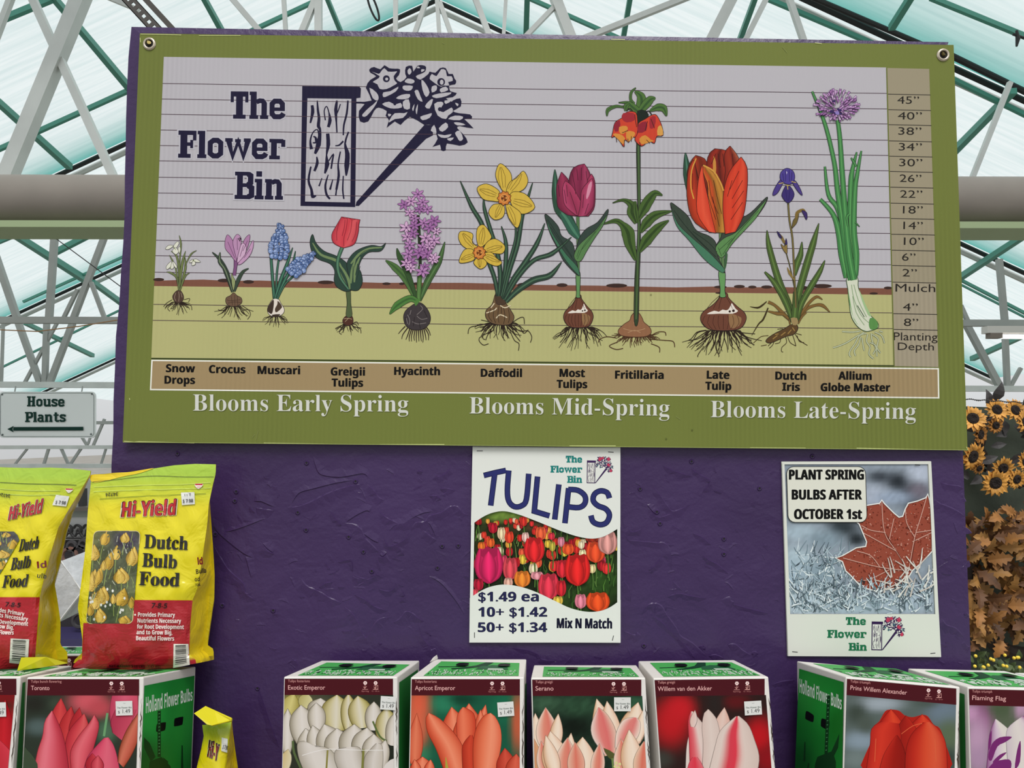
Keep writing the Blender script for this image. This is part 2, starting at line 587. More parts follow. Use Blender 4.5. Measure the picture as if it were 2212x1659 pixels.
# ================================================================ the greenhouse
LG = mat('galvanised_steel', 'b4b7b3', 0.45, 0.25, E=0.75, vary=(3, 0.08))
DG = mat('dull_grey_steel', '8f918d', 0.5, 0.25, E=0.75, vary=(3, 0.08))
TEAL = mat('bar_shadow_teal', '3f7a6b', 0.5, E=0.62)  # shadow tone of the roof bars, put into the colour
BLK = mat('dark_seal', '1c1c1c', 0.6)
WHT = mat('white_painted_metal', 'e6e8e6', 0.4)
def sheet_mat(name, c, seam_shading=False):
    M = bpy.data.materials.new(name)
    M.use_nodes = True
    t = M.node_tree
    for n in list(t.nodes):
        if n.type != 'OUTPUT_MATERIAL': t.nodes.remove(n)
    out = [n for n in t.nodes if n.type == 'OUTPUT_MATERIAL'][0]
    tr = t.nodes.new('ShaderNodeBsdfTranslucent')
    df = t.nodes.new('ShaderNodeBsdfDiffuse')
    mx = t.nodes.new('ShaderNodeMixShader')
    mx.inputs[0].default_value = 0.12
    co = t.nodes.new('ShaderNodeTexCoord')
    mp = t.nodes.new('ShaderNodeMapping')
    mp.inputs['Scale'].default_value = (0.35, 7, 0.35)
    no = t.nodes.new('ShaderNodeTexNoise')
    no.inputs['Scale'].default_value = 2.2
    no.inputs['Detail'].default_value = 7
    rp = t.nodes.new('ShaderNodeValToRGB')
    rp.color_ramp.elements[0].position = 0.3
    rp.color_ramp.elements[1].position = 0.62
    rp.color_ramp.elements[0].color = (c[0]*0.84, c[1]*0.9, c[2]*0.9, 1)
    rp.color_ramp.elements[1].color = (*c, 1)
    t.links.new(co.outputs['Object'], mp.inputs['Vector'])
    t.links.new(mp.outputs[0], no.inputs['Vector'])
    t.links.new(no.outputs['Fac'], rp.inputs['Fac'])
    out_c = rp.outputs['Color']
    if seam_shading:      # multiplies in painted teal shading towards the lower seam
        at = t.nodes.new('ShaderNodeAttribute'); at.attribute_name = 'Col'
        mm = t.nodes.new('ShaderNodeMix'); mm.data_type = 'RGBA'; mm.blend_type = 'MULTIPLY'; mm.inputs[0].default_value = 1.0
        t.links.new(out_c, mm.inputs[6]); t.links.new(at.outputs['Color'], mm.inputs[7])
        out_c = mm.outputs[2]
    for n in (tr, df): t.links.new(out_c, n.inputs['Color'])
    t.links.new(tr.outputs[0], mx.inputs[1])
    t.links.new(df.outputs[0], mx.inputs[2])
    t.links.new(mx.outputs[0], out.inputs[0])
    return M
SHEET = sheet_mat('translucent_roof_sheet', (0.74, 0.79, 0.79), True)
# edges of the roof sections: (ridge pixel, depth); the roof runs away from us, the sections overlap like scales
RX = 940
EDGES = [(-382, 8.6), (-6, 12.0), (255, 17.0), (452, 23.5), (600, 34.0), (715, 50.0)]
SL = 0.462
roof = tag(bpy.data.objects.new('ceiling', None), 'white translucent greenhouse roof with sea-green shaded overlaps', None, None, 'structure')
COL.objects.link(roof)
def prof(k, side, t, lift=0.0):
    """a point of roof edge k: t = how far down the slope in pixels of that edge"""
    ry, d = EDGES[k]
    p = U(RX+side*t, ry+SL*t, d)
    p.z += lift
    return p
H0 = U(RX, EDGES[0][0], EDGES[0][1])
def half(k):
    return 2400*8.6/EDGES[k][1]
NEAR_D = 3.0
for side in (-1, 1):
    for k in range(len(EDGES)):
        # section that ends at edge k: from the previous edge (or close to us) with its near end lifted
        v = []
        n = 10
        for i in range(n+1):
            far = prof(k, side, half(k)*i/n)
            if k: near = prof(k-1, side, half(k-1)*i/n, 0.0)
            else:
                near = far.copy(); near.y = EYE.y+NEAR_D
            near.z += 0.22
            mid = near*0.35+far*0.65
            mid.z += 0.05
            v.append((near, mid, far))
        # teal shading is painted into the vertex colours towards the lower seam
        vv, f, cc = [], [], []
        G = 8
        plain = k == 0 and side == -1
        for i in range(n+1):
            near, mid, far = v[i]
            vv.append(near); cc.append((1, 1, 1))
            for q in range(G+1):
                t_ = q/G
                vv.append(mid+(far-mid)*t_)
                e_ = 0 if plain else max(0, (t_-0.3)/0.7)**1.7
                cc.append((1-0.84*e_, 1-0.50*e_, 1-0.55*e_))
        for i in range(n):
            for q in range(G+1):
                a = i*(G+2)+q
                f.append((a, a+1, a+G+3, a+G+2))
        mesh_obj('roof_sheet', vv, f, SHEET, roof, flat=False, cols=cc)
        if plain: continue
        b = MB()
        p = [prof(k, side, half(k)*i/3) for i in range(4)]
        b.tube([q+Vector((0, 0.02, -0.05)) for q in p], 0.035, 6)
        b.obj('seal_strip', BLK, roof)
        b = MB()
        b.tube([q+Vector((0, 0.12, -0.12)) for q in p], 0.045, 6)
        b.obj('edge_rail', LG, roof)

def roof_d(px, py):
    """depth at which the roof sheet stands behind a sighted point"""
    sd = -1 if px < RX+0 else 1
    p0, p1, p2 = U(RX, EDGES[1][0], 12.0), U(RX, EDGES[3][0], EDGES[3][1]), U(RX+sd*900, EDGES[1][0]+SL*900, 12.0)
    q = plane_hit(p0, (p1-p0).cross(p2-p0), px, py)
    return (q.y-EYE.y)
def bar(b, x0, y0, x1, y1, d, w, d1=None, sq=True):
    """a straight steel member between two sighted points, w px wide where it stands"""
    d1 = d1 or d
    b.tube([U(x0, y0, d), U(x1, y1, d1)], [w/2*d/FPX, w/2*d1/FPX], 8, square=sq)
def out_of_sight(x, y):
    return x < -25 or x > FW+25 or y < -25 or y > 1500 or (315 < x < 2030 and 64+(x-284)*0.0193 < y < 950) or (y > 392 and y < 480)
def carry_on(q, stop, far=700):
    """members run on past the picture border and behind the wall to where they are fixed"""
    (x0, y0), (x1, y1) = q[:2], q[2:4]
    l = math.hypot(x1-x0, y1-y0)
    ux, uy = (x1-x0)/l, (y1-y0)/l
    o = []
    for (x, y), s_ in (((x0, y0), -1), ((x1, y1), 1)):
        k = 0
        while k < far and out_of_sight(x+s_*ux*10, y+s_*uy*10) and not stop(x+s_*ux*10, y+s_*uy*10):
            x += s_*ux*10; y += s_*uy*10; k += 10
        o += [x, y]
    return tuple(o)+tuple(q[4:])
def frame_of(name, bars, material, d, label):
    root = tag(thing(name, U(*bars[0][:2], d), label, None), None, None, None, 'structure')
    for q in bars:
        b = MB()
        bar(b, *q[:4], q[5] if len(q) > 5 else d, q[4], q[6] if len(q) > 6 else None)
        b.obj('web_member' if len(q) < 8 else q[7], q[8] if len(q) > 8 else material, root)
    return root
up_bars = [(186, -30, 12, 392, 30), (58, -30, 250, 392, 16), (30, -20, -10, 85, 12),
           (612, -20, 618, 80, 9), (690, -20, 648, 80, 13), (688, -30, 688, 80, 15), (855, -20, 854, 90, 10),
           (925, -10, 890, 90, 10), (944, 0, 950, 90, 9), (950, 5, 980, 90, 10), (1020, -20, 1062, 90, 12), (1094, -20, 1087, 90, 8),
           (1193, -20, 1236, 90, 22), (1212, 0, 1125, 90, 10), (1590, -20, 1534, 90, 24), (1664, -20, 1606, 95, 12),
           (1500, -12, 1250, 88, 12), (1699, -20, 1738, 95, 12), (2182, 178, 2097, 392, 10), (495, -10, 572, 80, 12),
           (222, -10, 300, 22, 9)]
frame_of('roof_truss', [carry_on(q, lambda x, y: y > 440 or y < -60-0.46*0 and roof_d(x, y) < 6.6)+(6.2,) for q in up_bars]+[(-1800, 436, 4000, 448, 44, 6.2, 6.2, 'bottom_chord', LG)], LG, 6.2, 'galvanised roof truss whose slanting web bars stand above the big grey duct')
mid_bars = [(119, 495, 106, 690, 12), (232, 495, 158, 690, 11), (-22, 515, 38, 690, 12), (168, 625, 136, 690, 7), (197, 610, 227, 690, 8),
            (2158, 560, 2171, 700, 11), (2075, 660, 2093, 700, 8)]
frame_of('roof_truss', [q+(9.5,) for q in mid_bars]+[(-1500, 687, 3700, 703, 14, 9.5, 9.5, 'bottom_chord', DG)],
         DG, 9.5, 'grey roof truss seen below the big duct, with its flat bottom chord')
low_bars = [(40, 698, 86, 826, 11), (101, 698, 97, 826, 10), (157, 698, 108, 826, 11), (123, 698, 54, 826, 6), (7, 698, 3, 826, 5),
            (2088, 702, 2162, 840, 12), (2170, 702, 2176, 840, 10), (2205, 795, 2180, 840, 7)]
frame_of('roof_truss', [q+(13.5,) for q in low_bars]+[(-1200, 826, 3400, 845, 12.5, 13.5, 13.5, 'bottom_chord', LG)],
         DG, 13.5, 'grey roof truss farther back, its bottom chord just above the house plants sign')
far_bars = [(106, 966, 94, 1006, 5), (131, 966, 149, 1006, 5), (177, 966, 150, 1006, 5), (190, 960, 200, 930, 4), (165, 925, 190, 965, 5), (60, 968, 30, 1006, 4), (226, 905, 200, 966, 5), (230, 966, 218, 1004, 4)]
frame_of('roof_truss', [q+(20.0,) for q in far_bars]+[(-400, 967, 1900, 963, 8, 20.0, 20.0, 'bottom_chord', LG), (-400, 1007, 1900, 1004, 9, 20.0, 20.0, 'bottom_chord', LG), (100, 914, 1200, 906, 7, 20, 20, 'bottom_chord', DG)],
         DG, 20.0, 'small distant roof truss of short V bars below the house plants sign')
# bars under the sheets, coloured teal to paint in shadows of purlins and rafters
pur = tag(thing('purlin_shadow_frame', U(200, 100, 7), 'sea-green bars painting in the shadows of rafters and purlins on the translucent roof', None), None, None, None, 'structure')
for q in [(112, -2, 10, 40, 12, 8.4), (110, -12, 290, 203, 13, 9), (290, 190, -30, 335, 9, 9.5), (-20, 206, 150, 360, 13, 9), (436, -12, 484, 75, 11, 9),
          (704, -10, 740, 78, 9, 9), (680, 3, 545, 66, 8, 9), (1139, -10, 1136, 85, 12, 9), (1140, -5, 1340, 84, 8, 9), (1362, -10, 1345, 90, 11, 9),
          (1634, -12, 1596, 92, 11, 8), (1650, -6, 1880, 92, 9, 9), (1970, -10, 1926, 60, 14, 8), (2010, -5, 2240, 89, 10, 7.5), (2050, 167, 2240, 261, 9, 10),
          (2190, 196, 2060, 328, 14, 10), (2220, 504, 2070, 602, 12, 11.5), (2070, 602, 2240, 690, 6, 15), (2070, 612, 2240, 699, 4, 15),
          (30, 506, 190, 608, 13, 14), (200, 609, 270, 660, 10, 15), (198, 505, 120, 545, 11, 12), (50, 652, 270, 553, 5, 15.5), (55, 698, 200, 768, 8, 20),
          (-20, 530, 40, 505, 8, 12), (2240, 712, 2100, 775, 10, 19), (-30, 810, 290, 655, 4, 21)]:
    q = carry_on(q, lambda x, y: (x < RX) != (q[0] < RX) or not 3 < roof_d(x, y) < 30, 500)
    b = MB()
    d0, d1 = (min(36, 0.975*roof_d(*z)) if roof_d(*z) > 3 else q[5] for z in (q[:2], q[2:4]))
    bar(b, *q[:4], d0, q[4], d1)
    b.obj('purlin_shadow', TEAL, pur)
# the edge rail that shows white and black on the right, and the slotted channel at upper left
g = MB()
g.tube([U(2040, 113, 8.4), U(2240, 211, 8.4)], 0.035, 8)
g.tube([U(1720, -20, 8.4), U(2000, 100, 8.4)], 0.03, 8)
tag(g.obj('trim_1', BLK), 'black drip rail along the roof edge at the upper right', None, None, 'structure')
g = MB()
a0, a1 = U(78, -219, 5.6), U(500, 241, 5.6)
ax = (a1-a0).normalized(); sd = ax.cross(Vector((0, 1, 0))).normalized()
w_ = 0.042
chan = thing('slotted_channel', a0, 'dark slotted steel strut channel above the sign, top left', 'strut')
def strip(b, o0, o1, lo, hi, yy, th):
    p = [a0+ax*lo+sd*o0, a0+ax*hi+sd*o0, a0+ax*hi+sd*o1, a0+ax*lo+sd*o1]
    b.hexa([q+Vector((0, yy, 0)) for q in p]+[q+Vector((0, yy+th, 0)) for q in p])
L = (a1-a0).length
b = MB()
strip(b, -w_, -0.012, 0, L, 0, 0.006)
strip(b, 0.012, w_, 0, L, 0, 0.006)
k = 0.0
while k < L:
    strip(b, -0.012, 0.012, k, min(L, k+0.03), 0, 0.006); k += 0.06
strip(b, -w_, -w_+0.006, 0, L, 0, 0.05); strip(b, w_-0.006, w_, 0, L, 0, 0.05)
DK = mat('dark_bronze_steel', '4a4642', 0.45, 0.4)
b.obj('channel_web', DK, chan)
b = MB(); strip(b, w_+0.035, w_+0.075, 0, L, 0.05, 0.03); b.obj('back_rail', DK, chan)
b = MB()
b.tube([U(806+17*math.cos(q*math.pi/12)*0.55+9*math.sin(q*math.pi/12), 14+30*math.sin(q*math.pi/12)+6*math.cos(q*math.pi/12), 7.0) for q in range(25)], 0.010, 6, cap=False)
tag(b.obj('black_hoop', BLK), 'thin black oval hoop hanging under the roof above the bin emblem', 'hoop')
# wires
g = MB(); g.tube([U(100, 500, 9), U(262, 620, 9)], 0.006, 6)
tag(g.obj('guy_wire', BLK), 'thin black wire slanting below the grey duct on the left', 'wire')
g = MB(); g.tube([U(-10, 712, 9.2), U(80, 716, 9.2), U(170, 705, 9.2), U(262, 690, 9.2)], 0.007, 6)
tag(g.obj('orange_cable', mat('rusty_cable', '8a6a4a', 0.7)), 'thin rusty cable sagging along the truss bottom chord on the left', 'cable')

# the big duct with a green rail below it
dl, dr = U(-2500, 430, 5.2), U(4700, 442, 5.2)
rad = 56/FPX*5.2
duct = thing('ventilation_duct', dl, 'big beige-grey duct running level behind the purple wall', 'duct')
g = MB(); g.tube([dl, dr], rad, 40)
g.obj('duct_pipe', mat('dusty_beige_metal', '7d766e', 0.6, E=0.95, vary=(4, 0.06)), duct, flat=False)
g = MB()
z = -rad-0.004
for q0, q1 in ((dl, dr),):
    h = 0.045
    g.hexa([q0+Vector((0, -0.16, z-h)), q1+Vector((0, -0.16, z-h)), q1+Vector((0, 0.16, z-h)), q0+Vector((0, 0.16, z-h)),
            q0+Vector((0, -0.16, z)), q1+Vector((0, -0.16, z)), q1+Vector((0, 0.16, z)), q0+Vector((0, 0.16, z))])
g.obj('green_rail', mat('pale_green_paint', '7c8a68', 0.5), duct)

# far end wall and floor
g = MB()
g.box(-30, 30, 60, 60.2, 0, 3.4)
tag(g.obj('wall_far', mat('white_end_wall', 'e8ecea', 0.7, vary=(0.4, 0.05))), None, None, None, 'structure')
g = MB()
g.box(-30, 30, -2.6, 60, -0.05, 0)
tag(g.obj('floor', mat('grey_concrete', '77736c', 0.8, vary=(1.5, 0.15))), None, None, None, 'structure')

# ================================================================ the purple display wall
WD = 1.1245                       # depth of its plastered face
PUR = bpy.data.materials.new('purple_trowelled_plaster')
PUR.use_nodes = True
t = PUR.node_tree
b = t.nodes['Principled BSDF']
b.inputs['Roughness'].default_value = 0.33
b.inputs['Specular IOR Level'].default_value = 0.38
co = t.nodes.new('ShaderNodeTexCoord')
n0 = t.nodes.new('ShaderNodeTexNoise'); n0.inputs['Scale'].default_value = 5; n0.inputs['Detail'].default_value = 8
r0 = t.nodes.new('ShaderNodeValToRGB')
r0.color_ramp.elements[0].position = 0.3; r0.color_ramp.elements[1].position = 0.7
pc = hexlin('3b2751', 0.95)
r0.color_ramp.elements[0].color = (*[x*0.86 for x in pc], 1)
r0.color_ramp.elements[1].color = (*[x*1.12 for x in pc], 1)
t.links.new(co.outputs['Object'], n0.inputs['Vector']); t.links.new(n0.outputs['Fac'], r0.inputs['Fac']); t.links.new(r0.outputs['Color'], b.inputs['Base Color'])
# trowel drags: ridged, stretched noise in two scales plus fine grain
def tn(sc, det, rough, ntype='FBM', vec=None, dist=0.0):
    n = t.nodes.new('ShaderNodeTexNoise')
    n.noise_type = ntype
    n.inputs['Scale'].default_value = sc; n.inputs['Detail'].default_value = det; n.inputs['Roughness'].default_value = rough
    n.inputs['Distortion'].default_value = dist
    t.links.new(vec or co.outputs['Object'], n.inputs['Vector'])
    return n
mp = t.nodes.new('ShaderNodeMapping'); mp.inputs['Rotation'].default_value = (0, 0.6, 0); mp.inputs['Scale'].default_value = (1.0, 1, 1.3)
t.links.new(co.outputs['Object'], mp.inputs['Vector'])
rg = tn(9, 4, 0.45, 'RIDGED_MULTIFRACTAL', mp.outputs[0], 1.2)
lo = tn(14, 3, 0.5, 'FBM', mp.outputs[0], 0.8)
fi = tn(160, 4, 0.6)
def math_(op, a, b_):
    n = t.nodes.new('ShaderNodeMath'); n.operation = op
    for i, q in enumerate((a, b_)):
        if isinstance(q, (int, float)): n.inputs[i].default_value = q
        else: t.links.new(q, n.inputs[i])
    return n.outputs[0]
hgt = math_('ADD', math_('ADD', math_('MULTIPLY', rg.outputs['Fac'], 0.16), math_('MULTIPLY', lo.outputs['Fac'], 0.45)), math_('MULTIPLY', fi.outputs['Fac'], 0.10))
bp = t.nodes.new('ShaderNodeBump'); bp.inputs['Strength'].default_value = 0.75; bp.inputs['Distance'].default_value = 0.008
t.links.new(hgt, bp.inputs['Height']); t.links.new(bp.outputs['Normal'], b.inputs['Normal'])
def wall_pt(px, py): return U(px, py, WD)
def to_floor(p, q):
    """line p->q continued down to the floor"""
    k = (p.z-0.0)/(p.z-q.z)
    return p+(q-p)*k
BK = 0.10
tlo, blo = U(284, 58, WD+0.0015), U(240, 1015, WD+0.0015)
tli, bli = wall_pt(301, 71), wall_pt(264, 1000)
tro, bro = U(2049, 91, WD+0.0012), wall_pt(2098, 1447)
tri = wall_pt(2046, 99)
blo, bli, bro = to_floor(tlo, blo), to_floor(tli, bli), to_floor(tri, bro)
g = MB()
rndw = random.Random(5)
n = 46
vv = []
for i in range(n+1):        # a slightly ragged left edge
    k = i/n
    o = blo.lerp(tlo, k)
    o.x += rndw.uniform(-1, 1)*0.0012*(0 < i < n)+0.0016*math.sin(k*31)*(0 < i < n)
    vv += [o+Vector((0, BK, 0)), o, bli.lerp(tli, k), bro.lerp(tri, k), bro.lerp(tri, k)+Vector((0, BK, 0))]
ff = []
for i in range(n):
    for j in range(4):
        a = i*5+j
        ff.append((a, a+1, a+6, a+5))
    ff.append((i*5+4, i*5, i*5+5, i*5+9))
g.add(vv, ff)
tr2 = tro+Vector((0, BK, 0)); tl2 = tlo+Vector((0, BK, 0))
g.add([tlo, tro, tri, tli], [(0, 3, 2, 1)])
g.add([tlo, tro, tr2, tl2], [(0, 1, 2, 3)])
# trowel ridges standing proud of the face (sighted along the plaster)
def ridge(p, w, hgt_, fr=(0, 0, 1)):
    ox, oy, k = fr
    p = smooth([(ox+x/k, oy+y/k) for x, y in S2(p)], False, 4)
    L = len(p)
    v, f = [], []
    for i, (x, y) in enumerate(p):
        a, c = p[max(i-1, 0)], p[min(i+1, L-1)]
        tx, ty = c[0]-a[0], c[1]-a[1]
        l = math.hypot(tx, ty) or 1
        nx, ny = -ty/l, tx/l
        if (ny > 0) == (w > 0): nx, ny = -nx, -ny
        e = min(1, 5*min(i, L-1-i)/L+0.12)
        ww = abs(w)*(0.6+0.5*rndw.random())*e
        v += [U(x-nx*ww*13, y-ny*ww*13, WD+0.0002), U(x, y, WD-hgt_*e*0.55), U(x+nx*ww*1.7, y+ny*ww*1.7, WD+0.0002)]
    for i in range(L-1):
        for j in (0, 1):
            a = 3*i+j
            f.append((a, a+1, a+4, a+3))
    g.add(v, f)
R6 = (553, 830, 4); R7 = (1106, 830, 4); R62 = (553, 1245, 4); R72 = (1106, 1245, 4); R5 = (0, 1245, 4); R8 = (1659, 830, 4); R82 = (1659, 1245, 4)
for p, w_, fr in [
    ('305 1040 325 1065 450 1030 580 965 700 915 820 880 930 860', 2.2, R6), ('960 870 1010 910 1060 980 1110 1000', 1.8, R6),
    ('490 620 530 740 580 785 740 800 920 770 970 810', -1.9, R6), ('310 1030 370 940 500 900 700 850 840 830', -1.3, R6), ('-20 1010 40 1010 90 1030 155 1060', -2.2, R6), ('1070 1465 1095 1485 1130 1450', -1.4, R6), ('1150 1270 1200 1220 1280 1200 1360 1150 1450 1110 1530 1100', -1.6, R6), ('780 1190 850 1140 950 1090 985 1105', -1.5, R6), ('60 1375 100 1420 150 1455', -1.8, R6), ('930 1290 1000 1340 1060 1370', -1.8, R6), ('1330 1330 1380 1390', -1.6, R6), ('1480 1190 1510 1220 1560 1330', -1.3, R6), ('1500 0 1600 60 1720 200 1800 330', -0.9, R62), ('250 720 380 740', -1.2, R72), ('1170 1040 1200 1080 1250 1130', -1.5, R7), ('460 1118 467 1145 500 1175 528 1196 548 1206', -2.2, (0, 0, 1)), ('531 1202 536 1222 543 1248', -1.8, (0, 0, 1)), ('461 1177 478 1208 496 1234 525 1260 530 1282 545 1280', 1.8, (0, 0, 1)), ('730 1215 757 1210 762 1236', 0.9, (0, 0, 1)), ('484 1150 520 1140 572 1120', -1.0, (0, 0, 1)), ('765 1243 795 1252 812 1242 801 1245', 1.6, (0, 0, 1)),
    ('760 1200 850 1215 910 1260 940 1330 1000 1390 1060 1450', 2.4, R6), ('1060 1090 1120 1150 1200 1190 1260 1210 1400 1120', 1.8, R6),
    ('1340 1270 1380 1200 1460 1190 1500 1140 1600 1110 1680 1060 1740 1060 1780 1110 1840 1130', 2.2, R6), ('1440 1260 1500 1310 1560 1350', 2.0, R6),
    ('1540 770 1580 800 1640 770 1690 720', 1.6, R6), ('1390 770 1410 745 1440 760', 1.4, R6), ('1500 970 1560 965 1600 1000', 1.4, R6),
    ('1590 910 1640 900 1720 920', 1.3, R6), ('60 1390 100 1440 155 1465', 2.0, R6), ('0 1070 60 1080 155 1095', 1.8, R6),
    ('1060 1490 1095 1500 1130 1470', 1.8, R6), ('1180 1380 1240 1420 1280 1480', 1.5, R6), ('640 1100 700 1180 740 1220', 1.1, R6), ('1100 1330 1150 1400 1260 1360 1330 1290', 1.4, R6),
    ('380 0 430 80 540 130 640 190 740 230', 2.2, R62), ('760 260 830 320 880 400 910 480 950 530 1000 450 1070 370 1180 350', 2.2, R62),
    ('1180 400 1240 370 1290 310 1340 315 1400 360 1450 390', 2.0, R62), ('1400 410 1430 520 1490 590 1510 640 1550 630 1570 690', 1.8, R62),
    ('830 0 900 25 970 10', 1.6, R62), ('850 160 940 200 1020 260 1140 300', 1.2, R62), ('540 100 600 60 660 50', 1.2, R62),
    ('1060 110 1150 130 1230 70', 1.2, R62), ('1240 230 1280 170 1250 110', 1.1, R62), ('305 700 330 730 350 725', 1.6, R62),
    ('20 960 80 1150 130 1300 200 1480', 1.3, R62),
    ('1120 330 1160 260 1230 235 1290 260 1340 340 1420 450 1460 520 1560 580 1680 690', 2.2, R72), ('1200 340 1300 400 1440 540 1520 620 1580 710', 1.2, R72),
    ('960 30 1010 110 1025 220', 1.5, R72), ('960 470 1060 510 1080 480', 1.6, R72), ('1860 590 1930 590 1990 640 2060 680', 1.8, R72), ('2070 680 2090 650 2130 670', 1.6, R72),
    ('1880 170 1890 210 1920 225', 2.0, R72), ('1340 180 1440 150 1540 170 1680 190', 1.4, R72), ('1700 690 1760 680 1830 710', 1.5, R72), ('0 620 140 640 230 680 260 720 380 730', 1.2, R72),
    ('1610 610 1660 600 1670 640', 1.2, R72), ('2100 580 2200 590', 1.2, R72), ('1900 240 2050 280 2212 320', 1.1, R72),
    ('1130 660 1180 770', 1.1, R7), ('1210 870 1280 960 1340 1050 1400 1100 1540 1040', 1.7, R7), ('1180 1060 1230 1130 1290 1150 1420 1100', 1.5, R7), ('1300 700 1400 750 1560 800', 1.2, R7),
    ('1550 730 1620 780 1710 840 1640 940', 1.4, R7), ('990 1350 1180 1365 1400 1390', 1.3, R7), ('1250 1380 1300 1370 1360 1420 1380 1600', 1.8, R7), ('1180 1610 1240 1560 1300 1490', 1.5, R7),
    ('1140 1160 1340 1165', 1.1, R7), ('1000 1230 1040 1280 1120 1250', 1.3, R7), ('950 1160 970 1240', 1.3, R7), ('1520 910 1640 970', 1.2, R7), ('1560 1290 1640 1320 1720 1390', 1.2, R7),
    ('1640 1460 1700 1520 1780 1560 1870 1640', 1.2, R7), ('1440 990 1480 1030 1560 1060 1640 1100 1700 1140', 1.9, R8), ('1490 850 1560 870 1640 880 1690 900', 1.4, R8),
    ('1500 360 1540 420 1620 450 1690 520', 1.8, R82), ('1690 560 1720 600 1745 610', 1.6, R82), ('1690 330 1720 320 1740 350', 1.3, R82),
    ('1990 0 2070 60 2110 140 2212 210', 1.6, R5), ('30 940 120 910 230 895', 1.2, R82)]:
    ridge(p, w_*0.85, 0.0022, fr)
rr = random.Random(12)
for i in range(230):           # shorter trowel drags
    x, y = rr.uniform(480, 2080), rr.uniform(985, 1440)
    a = rr.choice([0.5, -0.6, 0.1, 1.0])+rr.uniform(-0.3, 0.3); l = rr.uniform(8, 30)
    ridge([(x, y), (x+l*0.5*math.cos(a), y+l*0.5*math.sin(a)+rr.uniform(-3, 3)), (x+l*math.cos(a), y+l*math.sin(a))], rr.uniform(0.4, 0.9)*rr.choice((1, 1, -1)), rr.uniform(0.0005, 0.0013))
wall = g.obj('wall_back', [PUR, BLK])
tag(wall, 'purple trowelled plaster display wall behind the bulb boxes', None, None, 'structure')
# old screw holes in the plaster
HOLE = mat('dark_screw_hole', '0c0810', 0.8)
hm = MB()
for x, y in [(662, 1000), (768, 1040), (643, 1107), (661, 1145), (753, 1160), (1383, 1056), (1419, 1106), (1426, 1131), (1564, 1164), (1564, 1197), (1641, 1055), (1494, 997), (803, 1234), (590, 1319), (1391, 1395), (510, 1062), (383, 980), (556, 1487), (465, 1154), (1755, 986), (990, 1179), (955, 1180), (480, 1308), (785, 1192), (507, 1082), (945, 1227)]:
    c = []
    for ri, dd in ((6.2, 0.0002), (4.0, -0.0016), (2.6, -0.0014)):
        c.append([U(x+ri*math.cos(q*math.pi/5), y+ri*math.sin(q*math.pi/5), WD+dd) for q in range(10)])
    b0 = len(hm.v)
    hm.add(c[0]+c[1]+c[2], [(q, (q+1) % 10, 10+(q+1) % 10, 10+q) for q in range(10)]+[(10+q, 10+(q+1) % 10, 20+(q+1) % 10, 20+q) for q in range(10)], 0)
    hm.add([q+Vector((0, 0.0001, 0)) for q in c[2]], [tuple(range(10))], 1)
o = hm.obj('screw_hole', [PUR, HOLE], wall)

# ================================================================ the bulb chart sign
SD = 1.11254869                    # depth of the sign's printed face
def sign_pt(px, py, h=0.0):
    p = U(px, py, SD); p.y -= h
    return p
sign = thing('bulb_chart_sign', sign_pt(1177, 960), 'wide olive-green corrugated sign charting spring bulbs, fixed high on the purple wall', 'sign')
cs = [(302, 72), (2060, 97), (2090, 972), (265, 955)]
a = Art(sign_pt, 1.0, 0.0)
g = MB()
f4 = [sign_pt(x, y) for x, y in cs]
edge = [q+Vector((0, 0.005, 0)) for q in f4]
g.hexa([f4[3], f4[2], edge[2], edge[3], f4[0], f4[1], edge[1], edge[0]])
GRN = mat('olive_corrugated_plastic', '6e7639', 0.5, E=0.95, vary=(1.1, 0.05), spec=0.12)
tt = GRN.node_tree
tt.links.new(flute_tint(tt, tt.nodes['Principled BSDF'].inputs['Base Color'].links[0].from_socket), tt.nodes['Principled BSDF'].inputs['Base Color'])
wv = tt.nodes.new('ShaderNodeTexWave'); wv.inputs['Scale'].default_value = 46; wv.inputs['Distortion'].default_value = 0.5
co_ = tt.nodes.new('ShaderNodeTexCoord'); bu = tt.nodes.new('ShaderNodeBump'); bu.inputs['Strength'].default_value = 0.12; bu.inputs['Distance'].default_value = 0.001
tt.links.new(co_.outputs['Object'], wv.inputs['Vector']); tt.links.new(wv.outputs['Fac'], bu.inputs['Height']); tt.links.new(bu.outputs['Normal'], tt.nodes['Principled BSDF'].inputs['Normal'])
pan = g.obj('sign_panel', GRN, sign)
# chart field
a = Art(sign_pt, 1.0, 0.0003)
a.rect4('354 123 1914 146 1931 790 327 774', 'b7b3b8')
a.poly('334 606 352 606 380 605 440 604 500 607 560 606 620 608 690 609 760 609 820 611 870 611 930 611 1000 611 1080 613 1140 615 1200 616 1290 617 1380 619 1460 621 1540 619 1600 621 1680 620 1760 622 1840 622 1927 623 1928 637 1100 627 333 618', '7b5040', 0)
a.rect4('333 618 1927 637 1931 790 327 774', 'b3b078')
for x, y, r, ry in [(343, 604, 12, 3.5), (484, 606, 14, 4), (537, 609, 12, 4), (704, 610, 18, 4), (835, 613, 9, 3), (868, 613, 6, 3), (900, 613, 9, 3), (1130, 616, 13, 5), (1214, 616, 12, 4), (1332, 617, 23, 4.5), (1556, 620, 14, 3), (1597, 619, 12, 3.5), (1625, 620, 9, 3), (1656, 620, 12, 3.5), (1737, 622, 10, 4), (1775, 618, 22, 4.5), (1918, 622, 9, 3), (1887, 634, 9, 2.5), (1085, 612, 10, 4), (1555, 633, 10, 2)]:
    a.disc(x, y, r, '3a2823', ry)
ys_l = [180.5, 214, 247, 281, 314.5, 347.5, 383, 417, 449.5, 484.5, 519, 552.5, 588, 657.5, 692]
